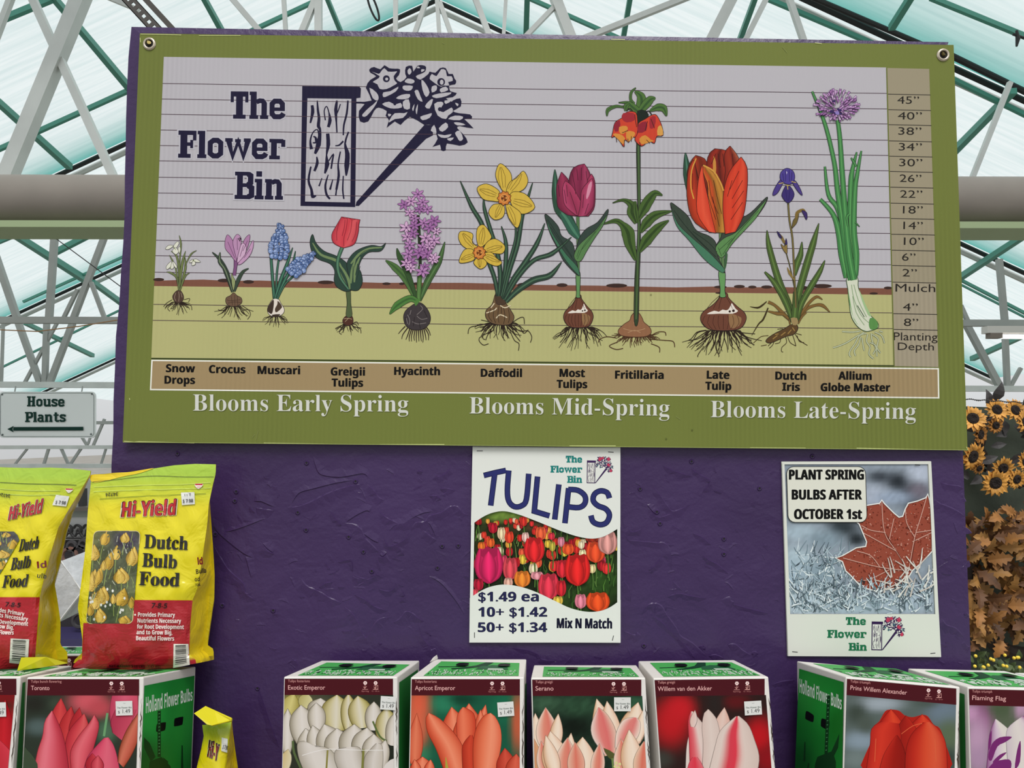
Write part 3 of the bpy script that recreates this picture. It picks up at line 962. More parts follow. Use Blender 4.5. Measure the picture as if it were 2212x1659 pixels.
ys_r = [202, 235.5, 268, 303, 336, 369, 403, 437.5, 470.5, 504.5, 539, 572, 608, 676, 710]
def xl(y): return 354-(y-123)*0.0415
def xr(y): return 1914+(y-146)*0.0264
a.lines([[(xl(u), u), (xl(u)+(xr(v)-xl(u))*0.5, (u+v)/2+1.2), (xr(v), v)] for u, v in zip(ys_l, ys_r)], 1.25, '4a3540', 3)
a.line('327 774 1931 790', 2.2, '3c4424', 0)
a.line('1915 147 1931 790', 2.6, '6a7038', 0)
# worn white nicks along the cut edge
for p in ['268 953 290 955 300 954 420 957', '570 957 700 959', '820 960 960 960', '1230 963 1330 963', '1620 967 1740 968', '1850 968 1990 971', '2087 965 2090 972 2070 972', '304 74 360 75 392 76', '430 77 520 77', '1320 85 1350 86', '1760 93 1775 95', '303 82 304 92', '280 860 281 864']:
    a.line(p, 1.4, 'c9d08a', 0)
a.lines(['545 945 551 938', '553 950 558 930', '1460 900 1470 906', '1690 102 1700 114', '955 93 960 95'], 0.8, '8a9156', 0)
a.disc(1495, 929, 2, '5c6330'); a.disc(1439, 948, 2, '5c6330'); a.disc(1406, 637, 2.2, '8f8c5c')
a.line('266 955 2090 972', 1.3, '99a35e', 0)
a.obj('chart_field', sign, INK_SIGN, 'pale lilac chart field ruled with thin lines over a brown mulch band and green soil')
a = Art(sign_pt, 1.0, 0.0003)
a.rect4('1916 147 2007 149 2027 793 1932 791', '9a9078')
a.rect4('1928 608 2019 610 2027 793 1932 791', 'a0957f')
for v in ys_r:
    a.line([(xr(v)+1, v+1.5), (2008+(v-150)*0.031, v+3.5)], 1.6, '2c2824', 0, keep=True)
tx = [('45"', 1938, 1985, 224), ('40"', 1939, 1991, 258), ('38"', 1940, 1990, 291), ('34"', 1941, 1991, 325), ('30"', 1942, 1992, 359), ('26"', 1943, 1990, 393), ('22"', 1944, 1992, 427), ('18"', 1950, 1993, 461), ('14"', 1951, 1993, 495), ('10"', 1952, 1995, 529), ('6"', 1948, 1977, 563), ('2"', 1949, 1980, 597), ('4"', 1950, 1982, 671), ('8"', 1952, 1983, 704)]
for t_, x0, x1, yb in tx:
    a.text(t_.replace('"', '\u2019\u2019'), (x0, yb), (x1, yb+1), 16, '24201c', keep=True)
a.text('Mulch', (1934, 630), (2020, 631), 17, '24201c')
a.text('Planting', (1930, 735), (2025, 736), 17, '24201c')
a.text('Depth', (1939, 756), (2017, 757), 16, '24201c')
a.obj('height_scale', sign, INK_SIGN, 'beige column of bloom heights and planting depths in inches')
a = Art(sign_pt, 1.0, 0.0003)
a.rect4('327 777 2028 795 2029 861 324 843', 'e6e4d8')
a.rect4('330 780 2025 798 2026 858 327 840', '9e8863')
for ls, c in [([('Snow', 359, 421, 804), ('Drops', 356, 421, 829)], 0), ([('Crocus', 452, 530, 806)], 0), ([('Muscari', 557, 648, 808)], 0), ([('Greigii', 715, 788, 811), ('Tulips', 717, 784, 835)], 0),
              ([('Hyacinth', 852, 950, 810)], 0), ([('Daffodil', 1039, 1127, 814)], 0), ([('Most', 1209, 1263, 814), ('Tulips', 1203, 1268, 838)], 0), ([('Fritillaria', 1329, 1433, 818)], 0),
              ([('Late', 1527, 1575, 818), ('Tulip', 1524, 1579, 842)], 0), ([('Dutch', 1675, 1741, 820), ('Iris', 1690, 1727, 844)], 0), ([('Allium', 1811, 1882, 820), ('Globe Master', 1773, 1922, 845)], 0)]:
    for s_, x0, x1, yb in ls:
        a.text(s_, (x0, yb), (x1, yb+0.7), 17, '0f0d0c', 'bold', fat=0.7)
a.obj('name_strip', sign, INK_SIGN, 'tan strip with the flower names in a white border')
a = Art(sign_pt, 1.0, 0.0003)
for s_, x0, x1, y0, y1 in [('Blooms Early Spring', 417, 882, 887, 889), ('Blooms Mid-Spring', 1014, 1446, 893, 898), ('Blooms Late-Spring', 1535, 1978, 901, 905)]:
    a = Art(sign_pt, 1.0, 0.0003)
    a.text(s_, (x0+1.2, y0+1.2), (x1+1.2, y1+1.2), 35, '5a6030', 'serif', -0.004)
    a.text(s_, (x0, y0), (x1, y1), 35, 'd2d2ca', 'serif', -0.006)
    a.obj('season_lettering', sign, INK_SIGN, 'white serif lettering reading '+s_)

# ---- logo: lettering and the flower bin drawing
def draw_bin(a, ink_, paper, T=None, petal=None):
    """a plank bin with a flower bouquet leaning out; drawn in frames of the big sign, T maps to another place"""
    old = a.map
    if T: a.map = lambda x, y, h: old(*T(x, y), h)
    k = 1 if not T else T.k
    a.frame(553, 0, 4)
    a.poly('400 745 895 752 907 765 903 845 868 850 858 1790 385 1780', ink_, 0)
    a.poly('445 850 825 855 815 1750 425 1742', paper, 0)
    a.poly('868 1745 860 1780 890 1780 1470 1200 1530 1170 1525 1080 1455 1080', ink_, 0)
    a.frame(553, 0, 4)
    grain = [('530 870 535 950 545 1020 540 1090 555 1130 540 1250 510 1330', (10, 20, 24, 30, 20, 44, 20)), ('485 910 490 970 470 1065', (24, 30, 14)), ('600 1040 590 960 610 920 630 970 640 1040 625 1100', (12, 10, 10, 10, 30, 24)),
             ('700 870 690 950 695 1060 700 1145', (16, 30, 14, 12)), ('730 900 710 960 690 1000', (10, 10, 8)), ('795 870 785 980 760 1080 755 1170', (14, 18, 16, 12)), ('480 1290 470 1220 490 1150 530 1120 545 1180 535 1260', (30, 16, 10, 10, 16, 20)),
             ('490 1235 520 1230 515 1190 495 1180', (8, 24, 8)), ('620 1155 625 1250 610 1340 615 1420 595 1500', (30, 34, 12, 40, 14)), ('650 1460 660 1390 670 1330 630 1390', (14, 16, 12, 10)), ('730 1310 710 1420 715 1520 695 1640', (12, 14, 22, 20)),
             ('800 1140 770 1240 790 1330 785 1430 780 1520', (14, 16, 40, 44, 12)), ('685 1260 720 1255 755 1220', (8, 14, 16)), ('525 1355 530 1410 505 1480', (10, 26, 20)), ('475 1440 455 1560 480 1640 490 1700 520 1690', (14, 20, 22, 30, 10)),
             ('570 1540 545 1610', (8, 14)), ('625 1510 600 1600 610 1680 640 1720', (8, 18, 20, 16)), ('665 1550 640 1640', (8, 18)), ('755 1520 750 1640 760 1720', (10, 14, 12)), ('700 1600 690 1690', (10, 14))]
    for p, tp in grain: a.line(p, 1, ink_, 3, taper=[q/4*1.0 for q in tp])
    a.n += 1
    # bouquet: dark mass, then paper-coloured flower and leaf windows
    a.poly('980 600 1020 580 1075 600 1110 565 1150 590 1200 595 1245 600 1235 650 1210 680 1250 710 1300 670 1290 640 1295 580 1350 570 1360 620 1395 570 1440 565 1470 580 1460 620 1420 640 1380 660 1420 690 1490 640 1500 620 1550 630 1590 590 1640 590 1665 640 1700 640 1715 680 1730 700 1720 730 1670 740 1680 790 1735 805 1700 840 1640 850 1690 880 1700 870 1765 850 1770 920 1700 960 1760 980 1850 990 1865 1025 1800 1030 1880 1110 1760 1090 1740 1110 1790 1160 1830 1230 1760 1260 1650 1240 1640 1300 1600 1300 1590 1250 1525 1270 1570 1200 1520 1080 1455 1080 1330 1010 1250 1080 1200 1050 1130 1105 1150 1040 1120 1000 1130 960 1060 930 1020 960 970 1050 900 1050 890 960 940 900 870 895 870 880 1000 870 950 760 990 690 1040 660 990 630', ink_, 2)
    P_ = [('1000 620 1060 640 1080 620 1110 590 1140 620 1200 620 1220 620 1190 660 1200 700 1220 720 1190 740 1130 770 1070 770 1050 730 1010 710 1040 690 1070 660', petal or paper), ('1310 610 1330 590 1345 620 1330 645 1315 640', paper), ('1285 710 1310 680 1360 690 1370 710 1340 725', paper), ('1270 745 1300 740 1355 745 1340 780 1300 785 1270 770', paper),
          ('1500 680 1520 640 1560 660 1600 600 1640 610 1650 660 1690 660 1700 700 1660 710 1670 740 1620 740 1600 750 1560 730 1520 700', petal or paper), ('1520 750 1560 740 1560 780 1520 800', paper), ('1590 770 1640 750 1660 780 1600 800', paper),
          ('1430 690 1470 730 1500 800 1470 840 1440 780', paper), ('980 760 1040 800 1060 840 1050 870 1010 850', paper), ('1100 800 1160 790 1230 750 1210 790 1140 830 1100 840', paper), ('1210 850 1260 820 1330 815 1320 850 1260 860', paper), ('1520 830 1580 810 1690 800 1650 830 1560 850', paper),
          ('1090 900 1150 880 1200 905 1250 890 1260 930 1190 940 1140 930', paper), ('1270 880 1320 860 1330 940 1280 940', paper), ('1370 790 1400 780 1420 830 1440 880 1400 860', paper), ('1460 920 1500 870 1530 860 1500 940', paper),
          ('1540 900 1600 880 1620 900 1590 950 1620 970 1690 930 1700 970 1660 1000 1640 1030 1570 1000', petal or paper), ('1630 870 1690 870 1640 900', paper), ('920 990 990 920 1050 870 1020 930 960 1000 930 1010', paper), ('1150 1060 1160 1030 1200 980 1280 980 1310 970 1270 1020 1200 1030', paper), ('1380 950 1400 900 1390 990', paper), ('1350 940 1370 900 1360 960', paper),
          ('1420 1010 1480 990 1520 980 1500 1020 1440 1040', paper), ('1660 1030 1720 1000 1790 1010 1760 1040', paper), ('1710 1060 1760 1060 1810 1080 1740 1085', paper), ('1580 1110 1640 1060 1660 1100 1610 1140', paper), ('1570 1160 1630 1170 1690 1160 1660 1190 1600 1190', paper), ('1720 1150 1760 1130 1790 1200 1760 1220 1740 1190', petal or paper), ('1650 1200 1710 1190 1680 1220', paper), ('1510 1130 1540 1080 1560 1150', paper), ('1140 985 1170 990 1150 1010', paper), ('1720 890 1750 900 1740 920', paper), ('1390 590 1400 575 1420 590', paper), ('1430 600 1460 605 1430 625', paper)]
    for p, c in P_: a.poly(p, c, 2, keep=True)
    a.n += 1
    for x, y, r in [(1127, 682, 30), (1600, 710, 34), (1590, 945, 18), (1200, 900, 12), (1690, 1090, 16)]: a.disc(x, y, r, ink_, keep=True)
    a.n += 1
    a.disc(1130, 685, 13, paper, keep=True); a.disc(1605, 712, 16, paper, 22, keep=True)
    a.line('970 930 1010 900 1040 870', 2.5, ink_, 0, keep=True)
    a.map = old
    a.frame(0, 0, 1)
NAVY = '1c1834'
a = Art(sign_pt, 1.0, 0.0004)
for s_, x0, x1, yb, y1, h in [('The', 498, 616, 256.5, 258, 59), ('Flower', 385, 616, 341, 345, 59), ('Bin', 507, 612, 430, 432, 59)]:
    a.slab(s_, (x0, yb), (x1, y1), h, 'bcb9c0', 3.0)
    a.slab(s_, (x0, yb), (x1, y1), h, NAVY)
a.obj('shop_lettering', sign, INK_SIGN, 'navy slab-serif lettering with the shop name')
a = Art(sign_pt, 1.0, 0.0004)
draw_bin(a, NAVY, 'b7b3b8')
a.obj('bin_emblem', sign, INK_SIGN, 'navy drawing of a plank bin spilling a flower bouquet')

# ---- the plants on the chart
GRK = '1a1a16'
def roots(a, lst, col='2a2018', w=1.5): a.lines(lst, w, col, 3, taper=(w*1.2, w*0.6))
def plant(name, label, fn):
    a = Art(sign_pt, 1.0, 0.0005)
    fn(a)
    a.obj(name, sign, INK_SIGN, label)
def auto_roots(a, cx, cy, w, h, n, seed, col='2a1e16', lw=1.5, spread=1.3):
    r = random.Random(seed)
    L = []
    for i in range(n):
        t = (i+0.5)/n*2-1
        x = cx+t*w*0.5; an = t*spread
        l = h*r.uniform(0.6, 1.1)
        p = [(x, cy)]
        for k in range(1, 4):
            an2 = an+r.uniform(-0.45, 0.45)
            x2, y2 = p[-1]
            p.append((x2+math.sin(an2)*l/3, y2+math.cos(an2)*l/3))
        L.append(p)
    a.lines(L, lw, col, 3, taper=(lw*1.3, lw*0.6))
def snowdrop(a):
    a.frame(0, 415)
    auto_roots(a, 1540, 950, 90, 110, 20, 1, lw=1.3)
    a.lines(['1490 930 1440 960 1415 990', '1590 930 1640 920 1630 950', '1590 960 1650 980 1660 1020', '1500 960 1450 1000 1470 1030'], 1.2, '2a1e16', 3)
    a.shape('1535 850 1560 850 1585 890 1585 930 1550 960 1510 945 1492 905 1510 870', '4e3a30', 0.8)
    a.lines(['1520 870 1510 910 1520 940', '1545 860 1550 900 1545 945', '1565 870 1575 910'], 0.9, 'a08c78', 3)
    for p, tp in [('1550 850 1530 740 1480 700 1440 690', (6, 9, 7, 1)), ('1552 850 1548 700 1530 560 1480 510', (5, 7, 7, 1)), ('1555 850 1560 740 1580 600 1605 510', (5, 8, 9, 1)), ('1560 840 1590 720 1605 640 1600 560', (4, 8, 8, 1)), ('1558 845 1600 730 1640 700', (4, 6, 1)), ('1550 850 1555 600 1565 450 1550 375', (4, 4, 6, 1)), ('1545 840 1520 660 1490 590 1465 545', (3, 5, 5, 1)), ('1600 640 1650 540 1700 505', (2, 5, 1))]:
        a.line(p, 1, GRK, 4, taper=[q*0.62+0.6 for q in tp]); a.line(p, 1, '6f7a4a', 4, taper=[q*0.5 for q in tp])
    for p in ['1550 440 1530 430 1500 470 1520 490', '1500 465 1460 460 1430 490 1460 495', '1520 480 1490 510 1520 540 1545 515', '1555 470 1540 490 1550 530 1562 500', '1480 600 1440 640 1445 670 1480 640', '1490 600 1475 660 1500 660 1510 620', '1500 600 1530 640 1525 660 1500 630', '1670 580 1640 600 1640 610 1665 605', '1675 585 1700 580 1735 605 1690 605', '1665 600 1660 635 1690 625 1685 600']:
        a.shape(p, 'd9d8c8', 0.8, '3a382c', 3)
    a.lines(['1500 470 1520 500', '1665 590 1690 600', '1480 640 1470 660'], 1.0, '7d8a4c', 0)
plant('snowdrop_illustration', 'printed snowdrops with small white bells and a tiny rooted bulb', snowdrop)
def leaf(a, mid, tp, fill, hi=None, lw=1.6):
    a.line(mid, 1, GRK, 5, taper=[q/4+lw for q in tp])
    a.line(mid, 1, fill, 5, taper=[q/4 for q in tp])
    if hi: a.line(mid, 1, hi, 5, taper=[q/4*0.28 for q in tp])
def crocus(a):
    a.frame(0, 415)
    auto_roots(a, 2020, 985, 120, 120, 18, 2, lw=1.4, spread=1.1)
    a.lines(['1960 985 1910 1020 1885 1015', '2090 980 2150 1020 2165 1060 2140 1100'], 1.3, '2a1e16', 3)
    a.shape('2020 870 2050 895 2085 915 2090 955 2050 985 1990 985 1955 960 1955 915 1990 895', '6b5240', 1)
    a.lines(['1960 930 1990 940 2080 930', '1970 960 2030 950 2085 955', '2000 900 2010 980', '2050 900 2055 980', '2030 890 2032 985'], 0.8, '33241a', 3)
    leaf(a, '2010 865 1960 700 1905 590 1835 520', (16, 40, 26, 2), '39473a')
    leaf(a, '2010 860 1950 680 1900 600 1903 520', (10, 26, 30, 2), '39473a', '7d8a6a')
    leaf(a, '2025 860 2060 760 2100 690 2150 660', (14, 30, 22, 2), '39473a')
    a.shape('2000 700 2020 740 2035 770 2020 850 2005 800', '8f9868', 0.8)
    leaf(a, '2025 720 2035 650 2040 590', (26, 24, 34), '7b4f78')
    for p, c in [('2040 600 1990 540 1950 490 1945 430 1965 370 2000 400 2030 460 2045 530', 'a97aa0'), ('2050 590 2020 480 2015 420 2050 365 2085 400 2080 470 2060 560', 'b58aac'), ('2045 600 2090 470 2120 400 2160 370 2150 450 2110 540', 'a97aa0'), ('2050 610 2075 480 2100 440 2130 480 2110 560', 'c9a6c0'), ('2055 620 2120 540 2185 420 2190 470 2160 550 2090 620', 'bd93b4')]:
        a.shape(p, c, 1.0, '4a2c48')
    a.lines(['1970 430 2000 500 2030 570', '2050 400 2052 500', '2140 420 2100 510', '2105 460 2075 560', '2165 490 2110 570'], 1.1, '6d4668', 3)
    a.lines(['2070 395 2085 410', '2060 400 2075 425 2080 395'], 2, '2a1a24', 0)
plant('crocus_illustration', 'printed crocus with a lilac cup flower', crocus)
def muscari(a):
    a.frame(553, 415)
    auto_roots(a, 172, 1070, 110, 95, 18, 3, lw=1.2, spread=1.0)
    a.shape('150 925 195 925 215 960 245 1010 235 1050 190 1075 130 1070 100 1030 110 980', 'ddd2c6', 1)
    a.poly('150 930 155 970 140 1050 110 1040 100 1020 115 975', '3c2e26', 3); a.poly('190 940 225 985 215 1010 175 1040 165 1010 185 970', '4a3a2e', 3); a.poly('140 1060 210 1055 190 1075 150 1075', '3c2e26', 2)
    for p, tp in [('160 920 145 760 130 560 122 480', (24, 22, 20, 2)), ('172 920 180 720 200 560', (10, 14, 12)), ('165 920 215 760 270 620 318 480', (16, 28, 24, 2)), ('180 920 250 760 310 650 342 510', (14, 26, 22, 2)), ('185 925 250 800 310 740 350 700', (10, 12, 12, 12))]:
        leaf(a, p, tp, '2f5546', '4f8266')
    r = random.Random(4)
    for cx, cy, L, W, an, n in [(205, 425, 290, 130, 0.05, 64), (405, 615, 260, 95, 0.85, 52)]:
        bl = []
        for i in range(n):
            t = (i//4+0.5)/(n/4); wv_ = W*(0.18+0.95*min(1, t*1.6))*(1 if t < 0.85 else 0.8)
            x = (i % 4-1.5)/1.5*wv_*0.45+r.uniform(-8, 8); y = (t-0.5)*L+r.uniform(-10, 10)
            bl.append((cx+x*math.cos(an)-y*math.sin(an), cy+x*math.sin(an)+y*math.cos(an), 13+8*min(1, t*2)))
        for x, y, q in bl:
            c = r.choice(['5f78a8', '7389b6', '4d6596', '8398c4'])
            a.disc(x, y, q+3, '1e2c4c', n=8); a.disc(x, y, q, c, n=8, keep=True); a.disc(x-4, y-5, q*0.35, 'aab9da', n=6)
plant('muscari_illustration', 'printed grape hyacinth with two blue flower spikes', muscari)
def greigii(a):
    a.frame(553, 415)
    auto_roots(a, 795, 1140, 80, 95, 16, 5, lw=1.4, spread=1.2)
    a.lines(['770 1140 720 1160 685 1180', '830 1140 870 1120 885 1150', '840 1160 900 1180 908 1220', '760 1170 720 1210 740 1230'], 1.3, '2a1e16', 3)
    a.shape('780 1070 825 1070 840 1100 835 1135 800 1155 760 1140 750 1105', '4e2e24', 0.9)
    a.lines(['760 1095 800 1090 830 1100', '770 1120 810 1080'], 1, 'b09878', 3)
    a.shape('780 850 815 850 820 960 830 1070 780 1072 787 960', '4e5c3c', 1.0)
    a.shape('490 365 467 430 485 520 540 580 640 620 680 680 675 760 700 820 780 860 840 830 830 720 790 620 700 555 590 510 520 440', '2c4238', 1.1)
    a.shape('1122 440 1080 470 1000 460 900 490 830 540 785 620 800 720 800 830 880 850 920 780 910 700 890 650 920 570 980 520 1080 510', '2c4238', 1.1)
    for p in ['490 440 560 540 690 590 740 650', '700 600 760 680 800 760 810 840', '1090 480 980 490 890 540 820 620', '860 580 830 680 820 790', '900 560 860 660 850 780', '700 640 740 740 790 830']:
        a.line(p, 1, '6f8458', 4, taper=(2, 5, 6, 3))
    a.lines(['1040 490 940 510 870 580', '880 620 860 720', '900 640 870 760', '840 640 835 760'], 1.1, '22342c', 3)
    leaf(a, '745 480 715 560 705 640 730 740 800 840', (28, 26, 26, 22, 14), '3f6650', '5f8768')
    a.loft('740 478 670 440 655 370 690 300 740 215', '760 482 850 450 885 350 890 290 900 240', ['b03240', 'd04a52', 'c83c46', 'd85a5e', 'a82a38'], None, 14, True, 1.2, '5a1420')
    a.lines(['740 215 770 230 800 225 830 240 870 235 900 242', '790 230 780 320 760 400 760 470', '830 240 820 330 790 420', '720 260 700 340 700 420', '870 260 860 360 830 430', '770 240 765 300 745 380'], 1.1, '7c1c2a', 4)
plant('greigii_tulip_illustration', 'printed short red tulip with wide curling leaves', greigii)
def star(a, x, y, r, col, n=6, ang=0, w=0.28, lc='5a2c5c', lw=0.8, sq=1.0, keep=False):
    for i in range(n):
        t = ang+2*math.pi*i/n
        c, s_ = math.cos(t), math.sin(t)*sq
        nx, ny = -math.sin(t), math.cos(t)*sq
        p = [(x, y), (x+c*r*0.5+nx*r*w, y+s_*r*0.5+ny*r*w), (x+c*r, y+s_*r), (x+c*r*0.5-nx*r*w, y+s_*r*0.5-ny*r*w)]
        a.shape(p, col, lw, lc, 2)
def hyacinth(a):
    a.frame(553, 415)
    roots(a, ['1290 1160 1260 1190 1230 1225', '1310 1175 1270 1230 1260 1270', '1330 1180 1310 1240 1295 1275', '1345 1185 1325 1250 1325 1290', '1360 1185 1345 1240 1345 1290', '1375 1190 1365 1250 1370 1285', '1390 1190 1385 1250 1388 1300', '1405 1190 1405 1240 1408 1290', '1420 1190 1425 1250 1430 1290', '1435 1185 1445 1250 1442 1300', '1450 1180 1465 1240 1470 1280', '1460 1175 1490 1230 1490 1280', '1470 1165 1495 1200 1508 1240'], '33261e', 2.2)
    a.shape('1385 960 1430 960 1480 1010 1508 1080 1495 1140 1440 1185 1360 1190 1300 1160 1275 1090 1290 1030 1340 985', '3d3638', 1.2)
    a.lines(['1420 980 1440 1010 1390 1060', '1310 1060 1330 1110 1320 1150', '1300 1090 1310 1140', '1390 1070 1430 1100 1480 1090', '1350 1120 1400 1140 1470 1130', '1340 1020 1330 1060'], 1.1, '837a78', 3)
    a.lines(['1450 1020 1480 1080', '1370 1080 1360 1160', '1410 1120 1420 1180', '1290 1080 1295 1130'], 1, '1e1819', 3)
    leaf(a, '1390 950 1300 760 1200 650 1120 590', (24, 60, 56, 4), '4d6e3a', '3a5830')
    leaf(a, '1395 940 1310 700 1240 560 1218 485', (20, 46, 40, 2), '35502c')
    leaf(a, '1415 940 1480 780 1580 600 1632 430', (20, 54, 50, 2), '3f5c34', '587a48')
    leaf(a, '1405 940 1410 820 1420 640', (36, 38, 30), '4d6e3a', '5f8448')
    leaf(a, '1400 950 1330 920 1220 980 1155 1055', (34, 56, 60, 4), '4d7a3a', '3a6030')
    a.poly('1400 920 1370 950 1380 985 1410 950 1420 930', '4d7a3a', 2)
    a.line('1420 640 1412 400 1400 200', 7, '26301e', 3)
    r = random.Random(8)
    pos = [(1400, 20, 62), (1280, 110, 60), (1340, 80, 58), (1440, 90, 60), (1480, 150, 56), (1330, 180, 52), (1410, 150, 50), (1370, 230, 50), (1540, 250, 64), (1450, 270, 60), (1300, 310, 70), (1370, 290, 56), (1500, 310, 62), (1560, 340, 46), (1310, 390, 60), (1360, 360, 54), (1470, 400, 66), (1540, 420, 64), (1330, 460, 58), (1440, 480, 58), (1500, 470, 50), (1320, 540, 66), (1410, 530, 64), (1480, 540, 66), (1540, 570, 58), (1340, 610, 62), (1300, 620, 56), (1530, 590, 50), (1460, 650, 52), (1440, 690, 66), (1340, 660, 52)]
    for x, y, q in pos:
        star(a, x, y, q, r.choice(['c79ac0', 'b27fb0', 'd0a8c8', 'a06aa0']), 6, r.uniform(0, 1), 0.22, '56305a', 0.8, 0.85)
        a.disc(x, y, q*0.15, '5c3462', n=6)
plant('hyacinth_illustration', 'printed pink-lilac hyacinth above a dark round bulb', hyacinth)
def daff_flower(a, cx, cy, petals, cup):
    for p in petals: a.shape(p, 'cfae44', 1.2, '2c2410', 4)
    for p in petals:
        q = S2(p)
        tip = max(q, key=lambda z: (z[0]-cx)**2+(z[1]-cy)**2)
        for s_ in (-0.10, 0, 0.10):
            dx, dy = tip[0]-cx, tip[1]-cy
            a.line([(cx+dx*0.3-dy*s_*0.6, cy+dy*0.3+dx*s_*0.6), (cx+dx*0.62-dy*s_, cy+dy*0.62+dx*s_), (cx+dx*0.9-dy*s_*0.2, cy+dy*0.9+dx*s_*0.2)], 0.9, '6e5618', 2, keep=True)
    a.n += 1
    r = random.Random(3)
    ring = [(cx+math.cos(t*math.pi/9)*cup*(1 if t % 2 else 0.8), cy+math.sin(t*math.pi/9)*cup*1.05*(1 if t % 2 else 0.8)) for t in range(18)]
    a.shape(ring, 'cc7a34', 1.5, '5a2c10', 2)
    a.disc(cx, cy, cup*0.62, 'd9904a'); a.disc(cx, cy, cup*0.45, '8a4a1c')
    for i in range(7): a.disc(cx+cup*0.3*math.cos(i), cy+cup*0.3*math.sin(i), cup*0.11, '3a1a0a' if i % 2 else 'd8a050', keep=True, n=6)
    a.n += 1
def daffodil(a):
    a.frame(553, 415)
    auto_roots(a, 2105, 1130, 180, 170, 34, 9, lw=1.7, spread=1.25)
    a.lines(['2010 1130 1940 1150 1850 1170 1832 1225', '2020 1150 1970 1200 1960 1260 1980 1275', '2040 1170 2000 1240 1985 1280', '2060 1190 1930 1260 1960 1320 2010 1310', '2010 1120 1945 1105'], 1.6, '2a1e16', 4)
    a.frame(1106, 415)
    a.lines(['0 1130 60 1090 100 1085 108 1140', '-40 1150 60 1160 100 1220 140 1190', '0 1170 80 1200 140 1200 170 1250 160 1300', '-20 1190 20 1280 60 1310 55 1370', '-40 1160 30 1240 70 1290'], 1.6, '2a1e16', 4)
    a.frame(553, 415)
    a.shape('2070 880 2085 960 2120 970 2140 900 2160 960 2200 1020 2230 1080 2200 1140 2120 1150 2030 1130 1985 1080 1990 1020 2040 970', '6a5238', 1.2)
    a.shape('2070 870 2100 890 2140 900 2160 960 2120 975 2075 960', '4a382a', 0.8)
    a.lines(['1990 1045 2060 1020 2080 1000', '2110 980 2150 1000 2200 980', '2075 1090 2110 1060 2170 1085', '2060 960 2030 1000'], 2.2, 'd8c8a8', 3)
    a.lines(['2100 985 2090 1060 2100 1130', '2140 1000 2150 1070 2140 1140', '2180 1010 2190 1080 2180 1130', '2030 1010 2010 1070 2040 1120', '2060 1000 2050 1070 2070 1130', '2120 990 2120 1050'], 1.1, '2c2018', 3)
    for p, tp in [('2090 900 2060 740 2000 560 1960 300 1860 120 1765 -95', (24, 32, 34, 36, 30, 2)), ('2100 900 2110 700 2080 500 2030 340 1975 150 1968 50', (24, 36, 34, 30, 26, 2)), ('2115 900 2150 700 2160 450 2120 295', (26, 34, 30, 2)), ('2130 920 2190 680 2260 450 2300 200 2340 80 2390 -80', (24, 34, 36, 34, 24, 2)), ('2140 930 2220 760 2330 600 2430 440 2495 270', (26, 38, 40, 34, 2)), ('2150 930 2260 740 2400 590 2560 530 2725 390', (22, 34, 32, 34, 2)), ('2160 950 2260 850 2400 760 2540 720 2640 605', (26, 46, 50, 44, 2)), ('2120 900 2180 640 2240 420 2245 300', (16, 22, 18, 12))]:
        leaf(a, p, tp, '2b4034', '4a6a50')
    daff_flower(a, 1930, 525, ['1930 480 1870 440 1870 360 1770 340 1750 400 1790 470 1880 510', '1930 490 1905 400 1915 310 1970 285 2030 370 2025 410 1960 470', '1960 500 2000 430 2070 405 2150 465 2130 530 2050 530 1970 510', '1950 540 2030 520 2080 570 2125 610 2080 640 2000 610', '1930 560 1990 600 1985 640 1935 665 1880 610', '1890 540 1880 590 1780 615 1755 590 1800 500 1870 495'], 58)
    a.frame(553, 0, 4)
    daff_flower(a, 2145, 1715, ['2140 1660 2090 1580 2070 1500 2110 1415 2190 1480 2210 1560 2170 1650', '2160 1670 2190 1580 2250 1540 2310 1480 2350 1560 2310 1640 2200 1680', '2190 1720 2220 1660 2330 1680 2410 1790 2320 1850 2240 1820', '2160 1760 2240 1800 2290 1850 2280 1930 2250 1970 2180 1880', '2130 1770 2150 1820 2130 1880 2060 1900 2010 1840 2050 1770', '2100 1740 2050 1740 1960 1720 1910 1630 1990 1590 2090 1640 2110 1690'], 62)
plant('daffodil_illustration', 'printed pair of yellow daffodils with orange cups', daffodil)
def bulb(a, cx, yt, yb, w, E_=1):
    """tulip bulb with a torn white skin patch"""
    h = yb-yt
    P = lambda l: [(cx+x*w, yt+y*h) for x, y in l]
    a.shape(P([(-0.06, 0), (0.08, 0), (0.12, 0.13), (0.30, 0.35), (0.46, 0.52), (0.5, 0.7), (0.40, 0.92), (0.2, 1.0), (-0.2, 1.0), (-0.40, 0.9), (-0.5, 0.7), (-0.44, 0.5), (-0.22, 0.3), (-0.10, 0.13)]), '6b4030', 1.3)
    a.poly(P([(0.34, 0.62), (0.40, 0.7), (0.34, 0.88), (0.16, 0.94), (0.12, 0.56)]), '8d6a48', 2)
    a.poly(P([(-0.36, 0.56), (-0.2, 0.47), (-0.1, 0.50), (-0.02, 0.44), (0.06, 0.46), (0.12, 0.42), (0.17, 0.30), (0.19, 0.27), (0.27, 0.42), (0.32, 0.48), (0.20, 0.55), (-0.1, 0.55)]), 'e2d8cc', 2)
    a.lines([P([(x, 0.60), (x*1.15, 0.8), (x*0.8, 0.97)]) for x in (-0.4, -0.3, -0.2, -0.1, 0, 0.1, 0.2, 0.3)], 0.9, '3a1e14', 2)
    a.lines([P([(x*0.2, 0.05), (x*0.7, 0.25), (x, 0.42)]) for x in (-0.36, -0.22, -0.1, 0.2)], 0.9, '3a1e14', 2)
    a.disc(cx+0.14*w, yt+0.49*h, 0.025*w, '2a1a14'); a.disc(cx+0.22*w, yt+0.47*h, 0.03*w, '2a1a14')
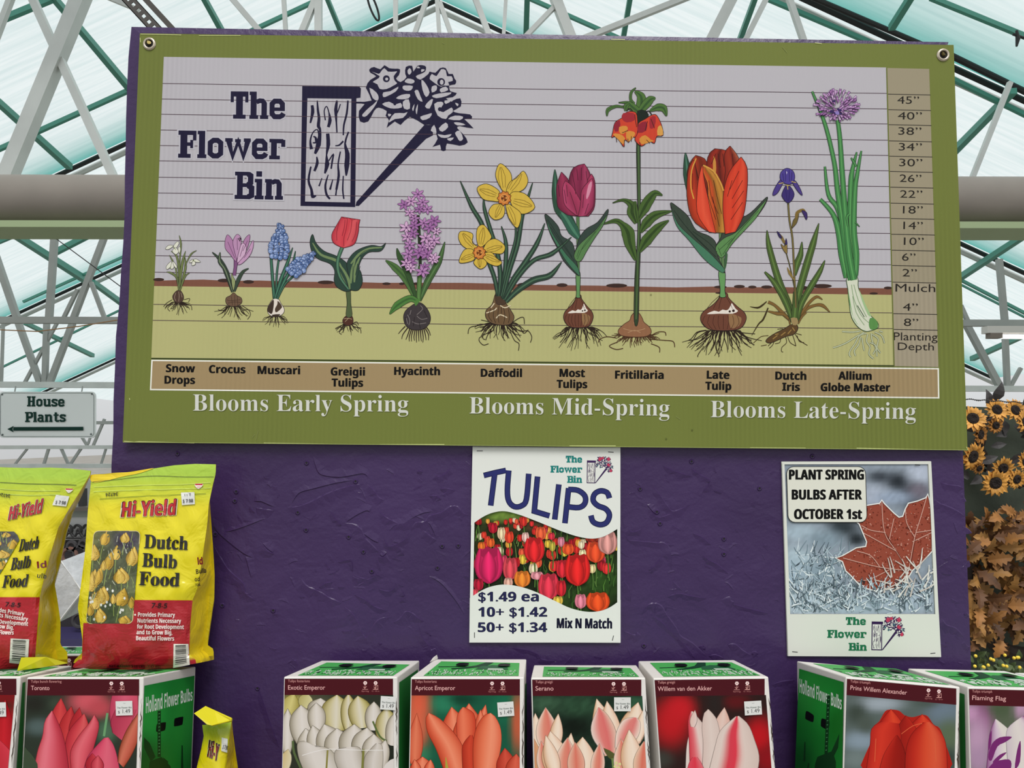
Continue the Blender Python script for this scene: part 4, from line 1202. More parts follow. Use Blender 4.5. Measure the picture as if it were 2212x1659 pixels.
    # shared
def big_tulip(a, flower, sx):
    pass
def most_tulip(a):
    a.frame(1106, 415)
    auto_roots(a, 580, 1165, 220, 190, 34, 11, lw=1.6, spread=0.95)
    a.lines(['480 1190 420 1230 375 1250', '660 1170 720 1190 750 1195', '670 1210 710 1240 735 1245', '470 1220 440 1270 415 1300'], 1.5, '2a1e16', 3)
    bulb(a, 573, 890, 1170, 256)
    a.shape('553 700 588 700 586 880 592 910 555 910 556 860', '5f8a54', 1.1)
    a.frame(1106, 0)
    leaf(a, '580 2060 500 1920 420 1800 380 1650 370 1465', (30, 80, 110, 70, 2), '2b4a38', '44705a')
    a.frame(1106, 415)
    leaf(a, '568 700 572 500 568 215', (26, 24, 24), '5a7a4e', '43603c')
    leaf(a, '580 400 530 330 470 230 430 180', (30, 90, 80, 60), '2f5a48', '4a7c62')
    a.shape('282 200 330 220 400 300 430 380 520 440 550 560 575 700 560 715 450 600 390 480 330 360', '33423a', 1.2)
    a.shape('300 240 340 340 400 440 470 540 560 640 582 700 575 720 470 600 380 450 320 330', '3f6e52', 0.8)
    a.shape('825 150 825 200 780 300 700 420 640 520 600 590 560 600 535 550 560 470 580 400 640 320 740 260', '33423a', 1.2)
    a.shape('822 200 780 300 700 420 640 520 600 590 560 600 535 550 570 470 640 400 730 320', '557c4a', 0.9)
    a.lines(['780 270 680 400 600 500', '720 340 620 460 565 580', '560 560 580 500'], 1.0, '2c4428', 3)
    a.lines(['310 240 400 380 520 560', '330 300 420 430 540 600'], 1.0, '1c2c24', 3)
    a.frame(1106, 0)
    base = '470 2075'
    for L, R, c in [('480 1860 400 1800 385 1700 385 1600 425 1490', '560 1870 520 1750 500 1650 490 1560 430 1490', ['6a1c38', '93304f', '6a1c38']),
                    ('560 1870 500 1700 490 1560 530 1450 620 1418', '640 1870 680 1720 690 1560 660 1470 625 1418', ['5a1630', '8c2c4c', '762040', '9c3a5a', '6a1c38']),
                    ('600 1870 640 1760 650 1640 650 1560 685 1505', '660 1870 710 1800 720 1680 715 1560 688 1505', ['862848', 'a83a5c', '6a1c38']),
                    ('550 1860 460 1780 440 1690 440 1610 460 1565', '600 1870 600 1760 560 1680 520 1610 465 1565', ['b04468', '93304f', 'a83a5c']),
                    ('570 1872 590 1770 600 1650 650 1580 690 1545', '640 1868 700 1790 712 1680 710 1600 692 1545', ['93304f', 'b04468', '862848'])]:
        a.loft(L, R, c, [0.9, 1.0, 1.15], 12, True, 1.0, '30101c')
    a.poly('660 1600 690 1570 680 1650 650 1720 640 1700', 'd08aa0', 2)
    a.lines(['520 1500 540 1600 550 1680', '560 1460 570 1560', '600 1450 600 1560', '470 1600 480 1700', '450 1640 470 1760', '620 1680 610 1800', '660 1760 630 1850', '400 1600 410 1700', '640 1480 650 1560', '500 1660 540 1780 560 1850'], 1.0, '3a1020', 3)
plant('mid_tulip_illustration', 'printed magenta tulip over a brown bulb', most_tulip)
def fritillaria(a):
    a.frame(1106, 415)
    auto_roots(a, 1070, 1230, 240, 110, 40, 13, lw=1.8, spread=1.5, col='4a2e1c')
    a.lines(['900 1260 820 1250 760 1270 745 1300', '900 1300 840 1330 900 1360 960 1350', '1200 1240 1260 1210 1320 1210 1330 1240', '1180 1270 1300 1280 1390 1290 1405 1340', '1200 1310 1270 1340 1275 1385'], 1.8, '4a2e1c', 4)
    a.shape('1055 1045 1095 1045 1125 1090 1140 1125 1190 1170 1200 1220 1140 1250 1000 1250 930 1230 920 1190 970 1140 1015 1110 1030 1070', '8f6346', 1.3, '4a2e1c')
    a.lines(['960 1180 1060 1200 1150 1180', '1000 1215 1060 1195 1110 1215', '1050 1130 1090 1130'], 1.2, 'b08a66', 3)
    a.frame(1106, 0)
    a.shape('1075 1240 1105 1240 1108 1600 1110 2100 1100 2400 1090 2775 1055 2775 1060 2400 1085 2000 1080 1600', '33422a', 1.2)
    a.line('1092 1260 1098 1800 1085 2300 1072 2760', 2.4, '4f6a3c', 3)
    a.frame(1106, 415)
    for p, tp in [('1070 590 1020 450 1000 350 950 280 890 250 780 280', (20, 90, 110, 50, 36, 2)), ('1075 270 1035 180 1030 110 960 70 868 95', (30, 80, 60, 22, 2)), ('1090 240 1140 140 1190 60 1240 10 1300 30', (20, 90, 80, 50, 4)), ('1110 350 1160 270 1240 200 1380 165', (16, 80, 70, 4)), ('1100 520 1160 420 1260 310 1355 245', (16, 90, 70, 4)), ('1085 260 1070 180 1060 80', (20, 40, 20))]:
        leaf(a, p, tp, '46602c', '2e441e')
    a.frame(1106, 0)
    for p, tp in [('1100 1000 1120 900 1110 830 1060 790', (60, 90, 66, 10)), ('1050 900 1025 860 1030 800 1070 760', (30, 20, 20, 4)), ('1110 960 1160 900 1200 860 1240 850', (50, 70, 60, 6)), ('1080 960 1030 920 1000 890 920 888', (60, 66, 24, 2)), ('970 930 900 920 830 950 820 1005', (10, 20, 30, 4)), ('1190 960 1260 930 1310 940 1335 1005', (10, 60, 60, 6)), ('985 960 985 920 1010 900', (20, 40, 20))]:
        leaf(a, p, tp, '4c6e34', '33522a')
    a.poly('1080 960 1160 960 1180 1030 1090 1080', '16221a', 2)
    a.lines(['1150 980 1180 960 1210 1000', '990 960 1020 940 1050 980'], 2.2, GRK, 3)
    for p, c in [('1080 1000 1040 965 985 975 950 1020 890 1060 870 1140 860 1190 890 1180 930 1220 965 1270 975 1210 1010 1230 1030 1180 1080 1180', 'c9402a'), ('1090 1070 1150 1030 1210 995 1250 1000 1290 1080 1305 1170 1250 1180 1230 1240 1180 1220 1120 1265 1060 1210 1085 1150', 'c9402a')]:
        a.shape(p, c, 1.3, '2a1410', 3)
    for p, c in [('960 980 1050 980 1060 1040 990 1060 950 1030', '9c2630'), ('880 1080 930 1040 930 1120 890 1140', '8c2030'), ('1090 1080 1160 1050 1160 1130 1090 1150', '8c2030'), ('1190 1020 1240 1010 1230 1100 1190 1110', '9c2630'), ('925 1100 985 1090 1000 1120 960 1160 930 1150', 'd08a3a'), ('870 1160 930 1160 975 1195 960 1250 920 1210', 'd08a3a'), ('985 1140 1050 1140 1060 1170 1000 1230', 'd08a3a'), ('1100 1200 1150 1170 1200 1210 1230 1220 1190 1230 1120 1250', 'd08a3a'), ('1260 1100 1290 1090 1305 1165 1255 1170', 'd39a4a')]:
        a.poly(p, c, 2)
    a.lines(['970 1210 970 1270', '1000 1200 1005 1235', '1030 1180 1030 1225', '900 1190 905 1230', '1100 1230 1110 1265', '1160 1210 1190 1240', '1060 990 1075 1100', '1200 1030 1230 1110', '1170 1050 1150 1130', '950 1150 1000 1130'], 1.3, '3a1810', 0)
plant('fritillaria_illustration', 'printed crown fritillary with hanging orange bells and a leafy tuft', fritillaria)
def late_tulip(a):
    a.frame(1106, 415)
    auto_roots(a, 1820, 1195, 300, 220, 40, 15, lw=1.8, spread=0.95)
    a.lines(['1690 1220 1600 1270 1525 1282', '1950 1210 2030 1220 2100 1225', '1960 1240 2020 1270 2070 1280', '1700 1250 1640 1300 1590 1335', '1660 1330 1610 1400 1605 1425'], 1.6, '2a1e16', 3)
    bulb(a, 1825, 875, 1195, 395)
    a.shape('1785 690 1840 690 1838 850 1845 905 1795 905 1798 840', '639458', 1.2)
    a.frame(1106, 0)
    leaf(a, '1820 1990 1700 1850 1580 1680 1520 1500 1497 1320', (40, 110, 110, 80, 2), '2b4a38', '4a7a62')
    a.frame(1106, 415)
    leaf(a, '1812 680 1808 400 1800 115', (40, 36, 34), '5f7c50', '43603c')
    a.shape('1600 70 1700 160 1790 230 1835 320 1800 345 1740 290 1660 200 1590 90', '376a55', 1.2)
    a.shape('1367 100 1430 130 1520 210 1590 330 1700 380 1760 440 1780 560 1835 680 1820 690 1700 580 1560 420 1430 280', '384438', 1.3)
    a.shape('1372 120 1430 270 1560 400 1700 520 1830 660 1830 690 1800 690 1660 580 1530 420 1420 290', '43765a', 0.9)
    a.shape('2198 45 2190 100 2110 220 2010 330 1900 450 1830 555 1790 560 1758 480 1800 400 1830 330 1920 260 2060 180', '384438', 1.3)
    a.shape('2196 70 2110 220 2010 330 1900 450 1830 555 1790 560 1758 480 1830 400 1930 350 2060 220', '5a864e', 0.9)
    a.lines(['2130 160 2000 300 1860 460', '2060 230 1930 380 1820 540', '1900 400 1790 500', '1780 480 1810 555'], 1.1, '2e4a2a', 3)
    a.lines(['1400 160 1520 320 1700 500', '1440 220 1580 390 1760 560', '1560 340 1700 440 1770 520'], 1.1, '1e2c22', 3)
    a.poly('1840 520 1862 540 1850 640 1830 680', '3a5a3a', 2)
    a.frame(1106, 0)
    for L, R, c in [('1640 1700 1540 1600 1510 1500 1540 1400 1585 1345', '1760 1700 1700 1560 1690 1430 1660 1370 1590 1345', ['5a2010', 'b0381e', '6a2410', '8c2c18']),
                    ('1700 1760 1680 1500 1690 1360 1740 1290 1800 1292', '1900 1760 1920 1560 1880 1400 1860 1310 1810 1292', ['6a1c14', '9c2c1c', '5a1a12', 'a83420', '7a2014']),
                    ('1800 1760 1840 1500 1830 1380 1840 1310 1880 1265', '1960 1700 1990 1520 1970 1420 1950 1350 1885 1265', ['7a2014', 'a03420', '6a1c14', 'b0563a'])]:
        a.loft(L, R, c, None, 12, True, 1.1, '2a0e0a')
    a.loft('1690 2000 1560 1900 1510 1700 1520 1480 1560 1390', '1800 2010 1720 1850 1640 1650 1600 1500 1575 1390', ['8c2c14', 'c03c20', '9c2c18', '6a2010'], None, 12, True, 1.0, '2a0e0a')
    a.line('1590 1370 1550 1480 1545 1620 1570 1720', 2.6, 'd09a40', 3)
    a.loft('1700 2010 1690 1800 1690 1600 1650 1500 1650 1425', '1860 2015 1880 1830 1830 1640 1760 1500 1655 1425', ['c8702c', 'c04420', '8c5a20', 'c88a38', '6a3012'], None, 12, True, 1.0, '2a0e0a')
    a.poly('1740 1350 1760 1400 1760 1500 1735 1480', 'c98a3c', 2)
    a.loft('1840 2025 1820 1820 1830 1640 1880 1480 1975 1360', '1930 2005 2000 1860 2030 1640 2030 1450 1980 1360', ['b8301c', 'd8442a', 'cc3a24', 'e05034', 'a82a1a'], None, 14, True, 1.2, '2a0e0a')
    a.loft('1700 2005 1600 1850 1600 1640 1620 1500 1640 1430', '1760 2015 1720 1850 1690 1700 1660 1560 1645 1430', ['d8442a', 'e05438', 'c83a24'], None, 10, True, 1.0, '2a0e0a')
    a.line('1650 1430 1740 1480 1800 1580 1825 1650', 3.2, 'd39a44', 3)
    a.lines(['1700 1560 1720 1700 1780 1850', '1660 1560 1700 1720 1760 1900', '1740 1560 1770 1700 1810 1850', '1900 1560 1860 1700', '1960 1480 1880 1640', '1990 1560 1900 1720', '2000 1650 1900 1800', '1990 1750 1890 1900', '1560 1500 1560 1640', '1590 1460 1600 1560', '1780 1330 1800 1450', '1820 1330 1830 1440', '1900 1330 1910 1440', '1730 1700 1790 1960', '1760 1330 1720 1420'], 1.1, '3a120a', 3)
plant('late_tulip_illustration', 'printed tall orange-red tulip over the largest brown bulb', late_tulip)
def iris(a):
    a.frame(1659, 415)
    a.frame(1106, 415)
    a.line('2055 990 2120 1000 2160 980 2200 945', 3.5, '3c3018', 3, taper=(1, 4, 4, 2)); a.line('2070 1240 2130 1140 2170 1100 2212 1000', 3, '3c3018', 3, taper=(1, 3, 4, 3))
    a.lines(['2085 1305 2150 1250 2215 1240', '2150 1330 2200 1320'], 1.5, '4a3418', 3)
    a.frame(1659, 415)
    a.lines(['60 1270 40 1320 10 1350', '110 1260 100 1300 60 1310', '150 1250 160 1300 120 1340 115 1375 130 1382', '210 1230 230 1290 240 1330', '230 1220 270 1280 340 1325', '240 1220 290 1235', '170 1250 190 1300 240 1330', '130 1180 80 1185', '250 1240 270 1290 310 1300', '30 1300 0 1330'], 1.4, '33220f', 3)
    a.shape('250 1150 255 1190 220 1230 150 1250 60 1290 10 1305 -20 1290 0 1260 60 1220 140 1180 200 1145', '5a4226', 1.2)
    a.lines(['40 1270 80 1240', '110 1240 150 1210', '170 1225 200 1190', '60 1230 90 1225', '210 1170 230 1200'], 2.0, '9c7c44', 0)
    for p, tp in [('200 1120 140 1060 60 980 0 950', (14, 30, 20, 24)), ('200 1120 140 1060 80 1050 0 1030', (10, 22, 26, 8)), ('250 1120 320 1020 400 980 470 980 535 1040', (12, 24, 20, 26, 2)), ('240 1110 300 1030 360 950 420 905 470 930', (8, 20, 22, 20, 2)), ('260 1140 290 1080 330 1040', (6, 14, 10)), ('190 1150 185 1100 200 1080', (6, 16, 10))]:
        leaf(a, p, tp, '7a5c30', None, 1.2)
    for p, tp in [('215 1120 170 960 90 760 10 480 -10 330', (40, 56, 56, 44, 2)), ('205 1100 150 950 60 790 -30 690', (30, 48, 44, 10)), ('240 1110 260 900 330 640 390 440 438 270', (30, 56, 60, 50, 2)), ('250 1110 290 960 380 800 450 680 490 590', (30, 44, 50, 36, 2)), ('230 720 250 620 280 540 292 430', (20, 56, 44, 2)), ('225 1120 235 980 235 860', (60, 50, 30))]:
        leaf(a, p, tp, '45592c', '5f7a3c')
    a.poly('195 1090 250 1090 255 1140 215 1150', '9a8458', 2)
    a.line('240 1000 225 700 210 400 185 250 172 90', 4.2, '2a2418', 3); a.line('240 1000 225 700 210 400 185 250 172 90', 2.6, '75683a', 3)
    a.line('228 830 190 650 155 520 140 420', 2.4, '4a4424', 3)
    a.shape('205 310 215 250 240 215 265 190 250 260 220 300', '6c5c30', 0.9)
    a.line('240 230 250 180 300 155 320 180', 4, '7c6430', 3, taper=(3, 7, 6, 4))
    a.shape('290 160 330 175 338 220 328 240 310 205', '3a2a62', 0.9)
    a.shape('160 535 130 500 110 450 140 470 160 440 165 500', '86703c', 0.9)
    a.shape('145 450 155 400 165 450', '33285a', 0.6); a.line('140 440 115 390 80 345', 5, '7c6838', 2, taper=(5, 6, 1)); a.shape('75 340 100 360 120 400 95 390', '33285a', 0.7)
    a.line('225 760 185 700 165 650', 4, '86703c', 2, taper=(2, 6, 1))
    a.frame(1659, 0)
    a.line('165 1570 175 1700 172 1770', 3, '4a4424', 0)
    for p, c in [('140 1550 100 1560 50 1640 40 1690 80 1670 120 1600', '4a3a80'), ('200 1550 240 1570 280 1640 295 1690 260 1660 220 1600', '4a3a80'), ('165 1595 120 1670 125 1710 170 1755 215 1715 220 1660', '3a2c6c'), ('160 1455 110 1490 105 1550 150 1590 200 1590 230 1540 215 1480', '4c3e8c')]:
        a.shape(p, c, 1.2, '1c1438', 3)
    a.lines(['150 1470 150 1570', '180 1470 185 1570', '205 1490 200 1570', '125 1500 135 1570', '150 1640 165 1740', '190 1640 175 1740'], 1.2, '2a1f58', 2)
    a.poly('155 1480 165 1490 160 1510', 'd0c8dc', 0)
    a.lines(['130 1580 90 1590', '200 1570 240 1580', '165 1600 170 1640', '150 1600 185 1605'], 2, 'b09a58', 2)
plant('iris_illustration', 'printed slender violet iris with sword leaves and a knobbly rhizome', iris)
def allium(a):
    a.frame(1659, 415)
    for p in ['800 1200 730 1210 640 1205', '830 1210 760 1250 680 1300 610 1330 560 1345', '850 1220 790 1240 750 1310 715 1360 700 1400 715 1425', '800 1250 780 1320 745 1370 755 1415', '810 1260 820 1320 830 1370', '860 1230 850 1290 880 1340 870 1400 910 1440', '890 1220 900 1290 930 1350 905 1400', '900 1230 950 1270 940 1340 970 1390', '920 1210 980 1240 1005 1305', '880 1300 930 1330 940 1420', '960 1200 990 1210']:
        a.line(p, 3.2, '2e3c26', 4); a.line(p, 1.9, 'c6ccac', 4)
    a.shape('680 740 770 740 780 830 830 960 880 1060 940 1120 950 1170 880 1200 830 1200 770 1160 720 1080 700 960 690 850', 'cfd2bc', 1.5, '2c4a2a')
    a.poly('880 1090 920 1095 948 1140 940 1175 890 1190 870 1150', '5a8c4a', 3)
    a.poly('690 840 712 960 735 1080 780 1150 740 1100 705 970', '7ca868', 2)
    a.poly('785 840 840 970 890 1070 860 1060 810 940', '9cba86', 2)
    a.lines(['720 800 740 920 800 1060 870 1130', '740 800 780 940 850 1080', '760 980 800 1060', '730 900 760 1040 830 1150'], 1.6, '8aa07a', 3)
    a.lines(['770 980 830 1080'], 1.6, '2c4a2a', 2)
    a.frame(1659, 0)
    for p, tp in [('680 2400 640 2200 610 2000 560 1850 450 1722', (50, 60, 50, 36, 24)), ('700 2400 690 2200 660 2000 600 1800 520 1680 490 1440', (40, 50, 50, 40, 30, 14)), ('740 2400 740 2200 710 2000 710 1800 720 1520 765 1315', (60, 56, 50, 46, 40, 8)), ('755 2380 760 2200 740 1980 750 1650 770 1500 805 1305', (40, 50, 46, 36, 30, 10)), ('715 1365 740 1400 760 1440', (6, 20, 12)), ('720 2420 680 2200 640 1900 600 1650 570 1400 490 1070 380 792', (60, 56, 50, 40, 34, 28, 14)), ('740 2420 700 2200 670 1900 640 1500 620 1200 600 1040', (50, 50, 46, 40, 34, 30)), ('750 1920 790 1960', (10, 2)), ('700 1850 680 1880 690 1960', (16, 20, 10))]:
        leaf(a, p, tp, '3f7a44', '5a9a58', 1.5)
    r = random.Random(21)
    for i in range(150):
        t = r.uniform(0, 2*math.pi); q = math.sqrt(r.uniform(0.03, 1))
        x, y = 590+math.cos(t)*190*q, 915+math.sin(t)*130*q
        dx, dy = x-590, y-960
        l = math.hypot(dx, dy) or 1
        dx, dy = dx/l, dy/l
        L = r.uniform(20, 36)
        p = [(x-dx*L, y-dy*L), (x-dy*7, y+dx*7), (x+dx*L*0.6-dy*9, y+dy*L*0.6+dx*9), (x+dx*L*0.5, y+dy*L*0.5), (x+dx*L*0.6+dy*9, y+dy*L*0.6-dx*9), (x+dy*7, y-dx*7)]
        a.shape(p, r.choice(['b583b6', 'c39ac4', 'a470a6', 'cfaed0', 'b98abc']), 0.8, '4c2a5c', 0)
    for x, y, q in [(545, 970, 22), (580, 985, 20), (615, 960, 18), (565, 880, 14), (620, 990, 14), (600, 950, 12)]: a.disc(x, y, q, '332458', q*0.6, n=8)
    a.poly('570 975 600 965 610 990 590 1000', '8a78b8', 2)
plant('allium_illustration', 'printed globe allium with a round mauve head on long green stems', allium)

# grommets with screws
for (x, y, lab) in [(323, 95, 'left grommet'), (2037, 119, 'right grommet')]:
    g = MB()
    rs = [(14, 0.0006), (12.5, 0.0022), (9.5, 0.0026), (8.2, 0.0012), (8.0, -0.001)]
    n = 24
    v = [sign_pt(x+r_*math.cos(i*2*math.pi/n), y+r_*math.sin(i*2*math.pi/n), h) for r_, h in rs for i in range(n)]
    f = [(j*n+i, j*n+(i+1) % n, (j+1)*n+(i+1) % n, (j+1)*n+i) for j in range(len(rs)-1) for i in range(n)]
    gm = mesh_obj('grommet', v, f, mat('brushed_nickel', 'c4b8a4', 0.3, 0.9, E=1.0), sign, flat=False)
    g = MB()
    c = [sign_pt(x+8.2*math.cos(i*2*math.pi/n), y+8.2*math.sin(i*2*math.pi/n), 0.0003) for i in range(n)]
    g.add(c, [tuple(range(n))])
    g.obj('hole', mat('dark_hole', '15120e', 0.9), gm)
    g = MB()
    p0 = sign_pt(x-1, y-1, 0.0005)
    g.tube([p0, p0+Vector((0.001, -0.002, 0.0005))], 0.003, 10)
    s_ = sign_pt(x-3, y-6, 0.0015)
    g.tube([s_, sign_pt(x+3, y+2, 0.0022)], 0.0008, 6)
    g.obj('screw', mat('old_brass', '6e6238', 0.4, 0.8, E=1.0), gm)

# ================================================================ the two posters on the wall
PD = WD-0.0025
def poster_pt(px, py, h=0.0):
    p = U(px, py, PD); p.y -= h
    return p
def sheet(name, corners, col, root):
    g = MB()
    f = [poster_pt(x, y) for x, y in corners]
    b = [q+Vector((0, 0.0015, 0)) for q in f]
    g.hexa([f[3], f[2], b[2], b[3], f[0], f[1], b[1], b[0]])
    return g.obj(name, mat('poster_card_'+col, col, 0.4, E=0.95), root)
def tulip(a, x, y, w, h, c, lc=None, lean=0.0):
    """a small photographed tulip: cup of five petals, centre x,y"""
    def sh(k): return '%02x%02x%02x' % tuple(max(0, min(255, int(int(c[i:i+2], 16)*k))) for i in (0, 2, 4))
    P = lambda l: [(x+u*w+lean*h*(0.5-v), y+v*h) for u, v in l]
    a.loft(P([(-.06, .5), (-.36, .36), (-.49, .08), (-.46, -.2), (-.36, -.44)]), P([(.06, .5), (.36, .36), (.49, .08), (.47, -.2), (.36, -.42)]), [sh(.55), sh(.9), sh(1.12), sh(.8), sh(1.0), sh(.6)], [0.72, 0.95, 1.05])
    a.poly(P([(-.38, -.40), (-.22, -.40), (-.06, -.5), (.1, -.44), (.24, -.49), (.38, -.40), (.2, -.2), (-.2, -.2)]), sh(.78), 2)
    a.loft(P([(0, .47), (-.24, .3), (-.27, .0), (-.18, -.22), (-.02, -.37)]), P([(.06, .47), (.24, .28), (.26, .0), (.16, -.22), (.0, -.37)]), [sh(.75), sh(1.05), sh(1.25), sh(1.02), sh(.72)], [0.8, 1.0, 1.1])
    a.loft(P([(.08, .47), (.24, .3), (.3, .05), (.27, -.2), (.30, -.42)]), P([(.1, .47), (.38, .34), (.49, .08), (.47, -.2), (.34, -.43)]), [sh(.7), sh(1.12), sh(.95), sh(.66)], [0.78, 1.0, 1.05])
    a.loft(P([(-.1, .47), (-.38, .34), (-.49, .08), (-.47, -.2), (-.33, -.46)]), P([(-.08, .47), (-.26, .3), (-.32, .05), (-.27, -.2), (-.29, -.45)]), [sh(.66), sh(.95), sh(1.1), sh(.7)], [0.78, 1.0, 1.05])
class Tmap:
    def __init__(s, sx, sy, ox, oy): s.a = (sx, sy, ox, oy); s.k = sx
    def __call__(s, x, y): return (s.a[2]+(x-650)*s.a[0], s.a[3]+(y-142)*s.a[1])
def small_logo(root, words, emb, col, ink_):
    a = Art(poster_pt, 0.95, PT)
    for t_, x0, x1, yb, h in words: a.slab(t_, (x0, yb), (x1, yb+0.3), h, col, 0.25)
    a.obj('shop_lettering', root, INK, 'green slab-serif shop name')
    a = Art(poster_pt, 0.95, PT)
    T = Tmap(*emb)
    T0 = lambda x, y: T(x, y)
    draw_bin(a, ink_, 'd8d6d0', T, 'c8506a')
    for x, y in [(835, 172), (953, 178), (950, 236), (985, 305), (870, 160)]: a.disc(*T(x, y), 3.2*T.k*6, 'b83a56', n=7)
    for x, y in [(800, 240), (840, 262), (1000, 262), (900, 215)]: a.disc(*T(x, y), 2.0*T.k*6, '3a6470', n=6)
    a.obj('bin_emblem', root, INK, 'small plank bin emblem with pink flowers')

tp = thing('price_poster', poster_pt(1177, 1388), 'white tulip price poster stapled under the middle of the bulb chart', 'poster')
sheet('poster_card', [(1021, 964), (1339, 967), (1340, 1389), (1014, 1386)], 'd9dad4', tp)
a = Art(poster_pt, 0.95, 0.0002)
a.STEP = 2.5e-6
a.blur('1025 1095 1333 1095 1333 1325 1022 1325', '1c2414', [(1090, 1112, 60, '6f8a3a', 16), (1150, 1135, 60, '4a3a24', 16), (1060, 1170, 60, '2a3014', 40), (1250, 1180, 70, '38401c', 30), (1180, 1220, 90, '1a2410', 50), (1300, 1250, 40, '2c4a1c', 50), (1240, 1300, 60, '2a401a', 30)], 40, 30, grain=0.35)
r = random.Random(31)
ls = {}
for i in range(230):
    x, y = r.uniform(1024, 1332), r.uniform(1150, 1322)
    ls.setdefault(r.choice(['3f6a2a', '2c4c1e', '5d8a3a', '162410', '7a9a50']), []).append([(x, y), (x+r.uniform(-4, 4), y-r.uniform(8, 16)), (x+r.uniform(-7, 7), y-r.uniform(18, 34))])
for c, l in ls.items(): a.lines(l, 1.3, c, 0, taper=(1.6, 0.7))
for i in range(120):
    y = r.uniform(0, 1)**1.5
    yy = 1122+y*110
    tulip(a, r.uniform(1024, 1332), yy, 8+y*12, 11+y*14, r.choice(['c02a24', 'd23a2c', 'b81e28', 'e0563a', 'd8b040', 'e0c8a8', 'c23a5a', '9a1a24', 'e09a40', 'd23030']))
for x, y, w_, h, c in [(1033, 1125, 14, 18, '9a1c20'), (1065, 1140, 20, 24, 'a81a2c'), (1083, 1152, 18, 28, 'e0c09a'), (1100, 1160, 20, 26, 'd8402a'), (1060, 1172, 18, 20, 'd85a28'), (1040, 1180, 16, 20, 'd86a2a'), (1131, 1126, 16, 22, 'c23028'), (1168, 1152, 24, 30, 'e05a38'), (1191, 1158, 15, 16, 'c83040'), (1135, 1160, 16, 22, 'e0b0a8'), (1212, 1170, 15, 22, 'c8788c'), (1193, 1180, 14, 22, 'b0a040'),
                     (1154, 1187, 45, 55, 'd2262a'), (1227, 1186, 26, 24, 'e0522a'), (1279, 1163, 30, 16, '8a2a1c'), (1286, 1192, 42, 46, 'dc4a28'), (1312, 1172, 42, 50, 'c88a84'), (1258, 1196, 16, 20, 'e0d0a0'), (1214, 1228, 26, 40, 'c82834'), (1279, 1228, 16, 20, 'dcc490'), (1247, 1230, 56, 70, 'd42424'), (1102, 1228, 32, 50, 'd04450'),
                     (1056, 1220, 62, 80, 'c8245a'), (1128, 1250, 36, 36, 'e07a2c'), (1160, 1243, 28, 18, 'd88a94'), (1185, 1266, 46, 58, 'd23448'), (1212, 1270, 22, 36, 'c02430'), (1098, 1258, 20, 22, 'd8a090'), (1034, 1262, 22, 26, 'a81c34'), (1205, 1297, 22, 20, 'd8b24a'), (1254, 1298, 26, 32, 'd8788c'), (1291, 1299, 52, 42, 'dc4a20'), (1027, 1280, 12, 18, 'd04050')]:
    a.line([(x, y+h*0.4), (x+2, y+h*0.9+8), (x+1, min(1322, y+h+26))], 2.6, '4a6a30', 2)
    tulip(a, x, y, w_, h, c)
top = [(1017.5, 1134), (1042, 1117), (1065, 1107), (1090, 1104), (1120, 1111), (1150, 1122), (1180, 1134), (1215, 1148), (1250, 1159), (1280, 1163), (1307, 1157), (1339.6, 1138)]
bot = [(1015, 1291), (1040, 1275), (1062, 1266), (1090, 1262), (1125, 1267), (1160, 1279), (1200, 1298), (1230, 1312), (1262, 1320), (1290, 1320), (1315, 1312), (1340, 1295)]
def cover(a, edge_, y, col):
    e = smooth(edge_, False, 5)
    pts = [q for x, yy in e for q in ((x, yy), (x+(3.5*(1339-x)/322 if y < 1000 else -1.0*(1339-x)/322), y))]
    a._put(pts, [(2*i, 2*i+1, 2*i+3, 2*i+2) for i in range(len(e)-1)], col)
cover(a, top, 966.5, 'dadbd5'); cover(a, bot, 1387, 'dadbd5')
a.rect4('1018 1125 1025 1125 1022 1298 1015.3 1298', 'dadbd5'); a.rect4('1333 1130 1339.3 1130 1339.7 1300 1333 1300', 'dadbd5')
PT = a.top()
a.obj('tulip_field_picture', tp, INK, 'printed photograph of a field of red and pink tulips between two waves')
a = Art(poster_pt, 0.95, PT)
W_ = [['1045 1027 1069 1021 1093 1016', '1069 1021 1060 1092'], ['1099 1016 1096 1058 1099 1082 1111 1094 1127 1092 1137 1078 1142 1023'], ['1161 1029 1154 1104 1187 1114'], ['1207 1046 1198 1122'], ['1228 1054 1220 1130', '1227 1057 1248 1059 1263 1071 1263 1087 1250 1096 1224 1094'], ['1316 1076 1311 1064 1297 1060 1284 1067 1281 1081 1291 1092 1308 1099 1316 1112 1310 1128 1296 1133 1281 1127 1276 1113']]
for ww, c in ((12.2, '12143a'), (9.4, '2b2f66')):
    for l in W_:
        for p in l: a.line(p, ww, c, 4 if len(S2(p)) > 3 else 0, keep=True)
a.obj('tulips_lettering', tp, INK, 'big wavy navy capitals reading TULIPS')
for t_, x0, x1, yb in [('$1.49 ea', 1034, 1163, 1298), ('10+ $1.42', 1034, 1181, 1331), ('50+ $1.34', 1033, 1181, 1364)]:
    a = Art(poster_pt, 0.95, PT)
    a.text(t_, (x0-0.2, yb+0.4), (x1+0.2, yb+0.4), 20.5, '0e0e1c', 'bold', fat=0.7)
    a.text(t_, (x0+0.4, yb), (x1-0.4, yb), 20, '24244a', 'bold', -0.006)
    a.obj('price_line', tp, INK, 'price line reading '+t_)
a = Art(poster_pt, 0.95, PT)
a.text('Mix N Match', (1203, 1356), (1321, 1357), 21, '14142a', 'bold', fat=0.8)
a.obj('offer_lettering', tp, INK, 'dark navy lettering Mix N Match')
for p in ['1030 974 1043 974', '1313 976 1325 977', '1025 1365 1025 1377', '1325 1372 1322 1383']:
    a = Art(poster_pt, 0.95, PT); a.line(p, 1.6, '3a3a3a', 0); a.obj('staple', tp, INK)
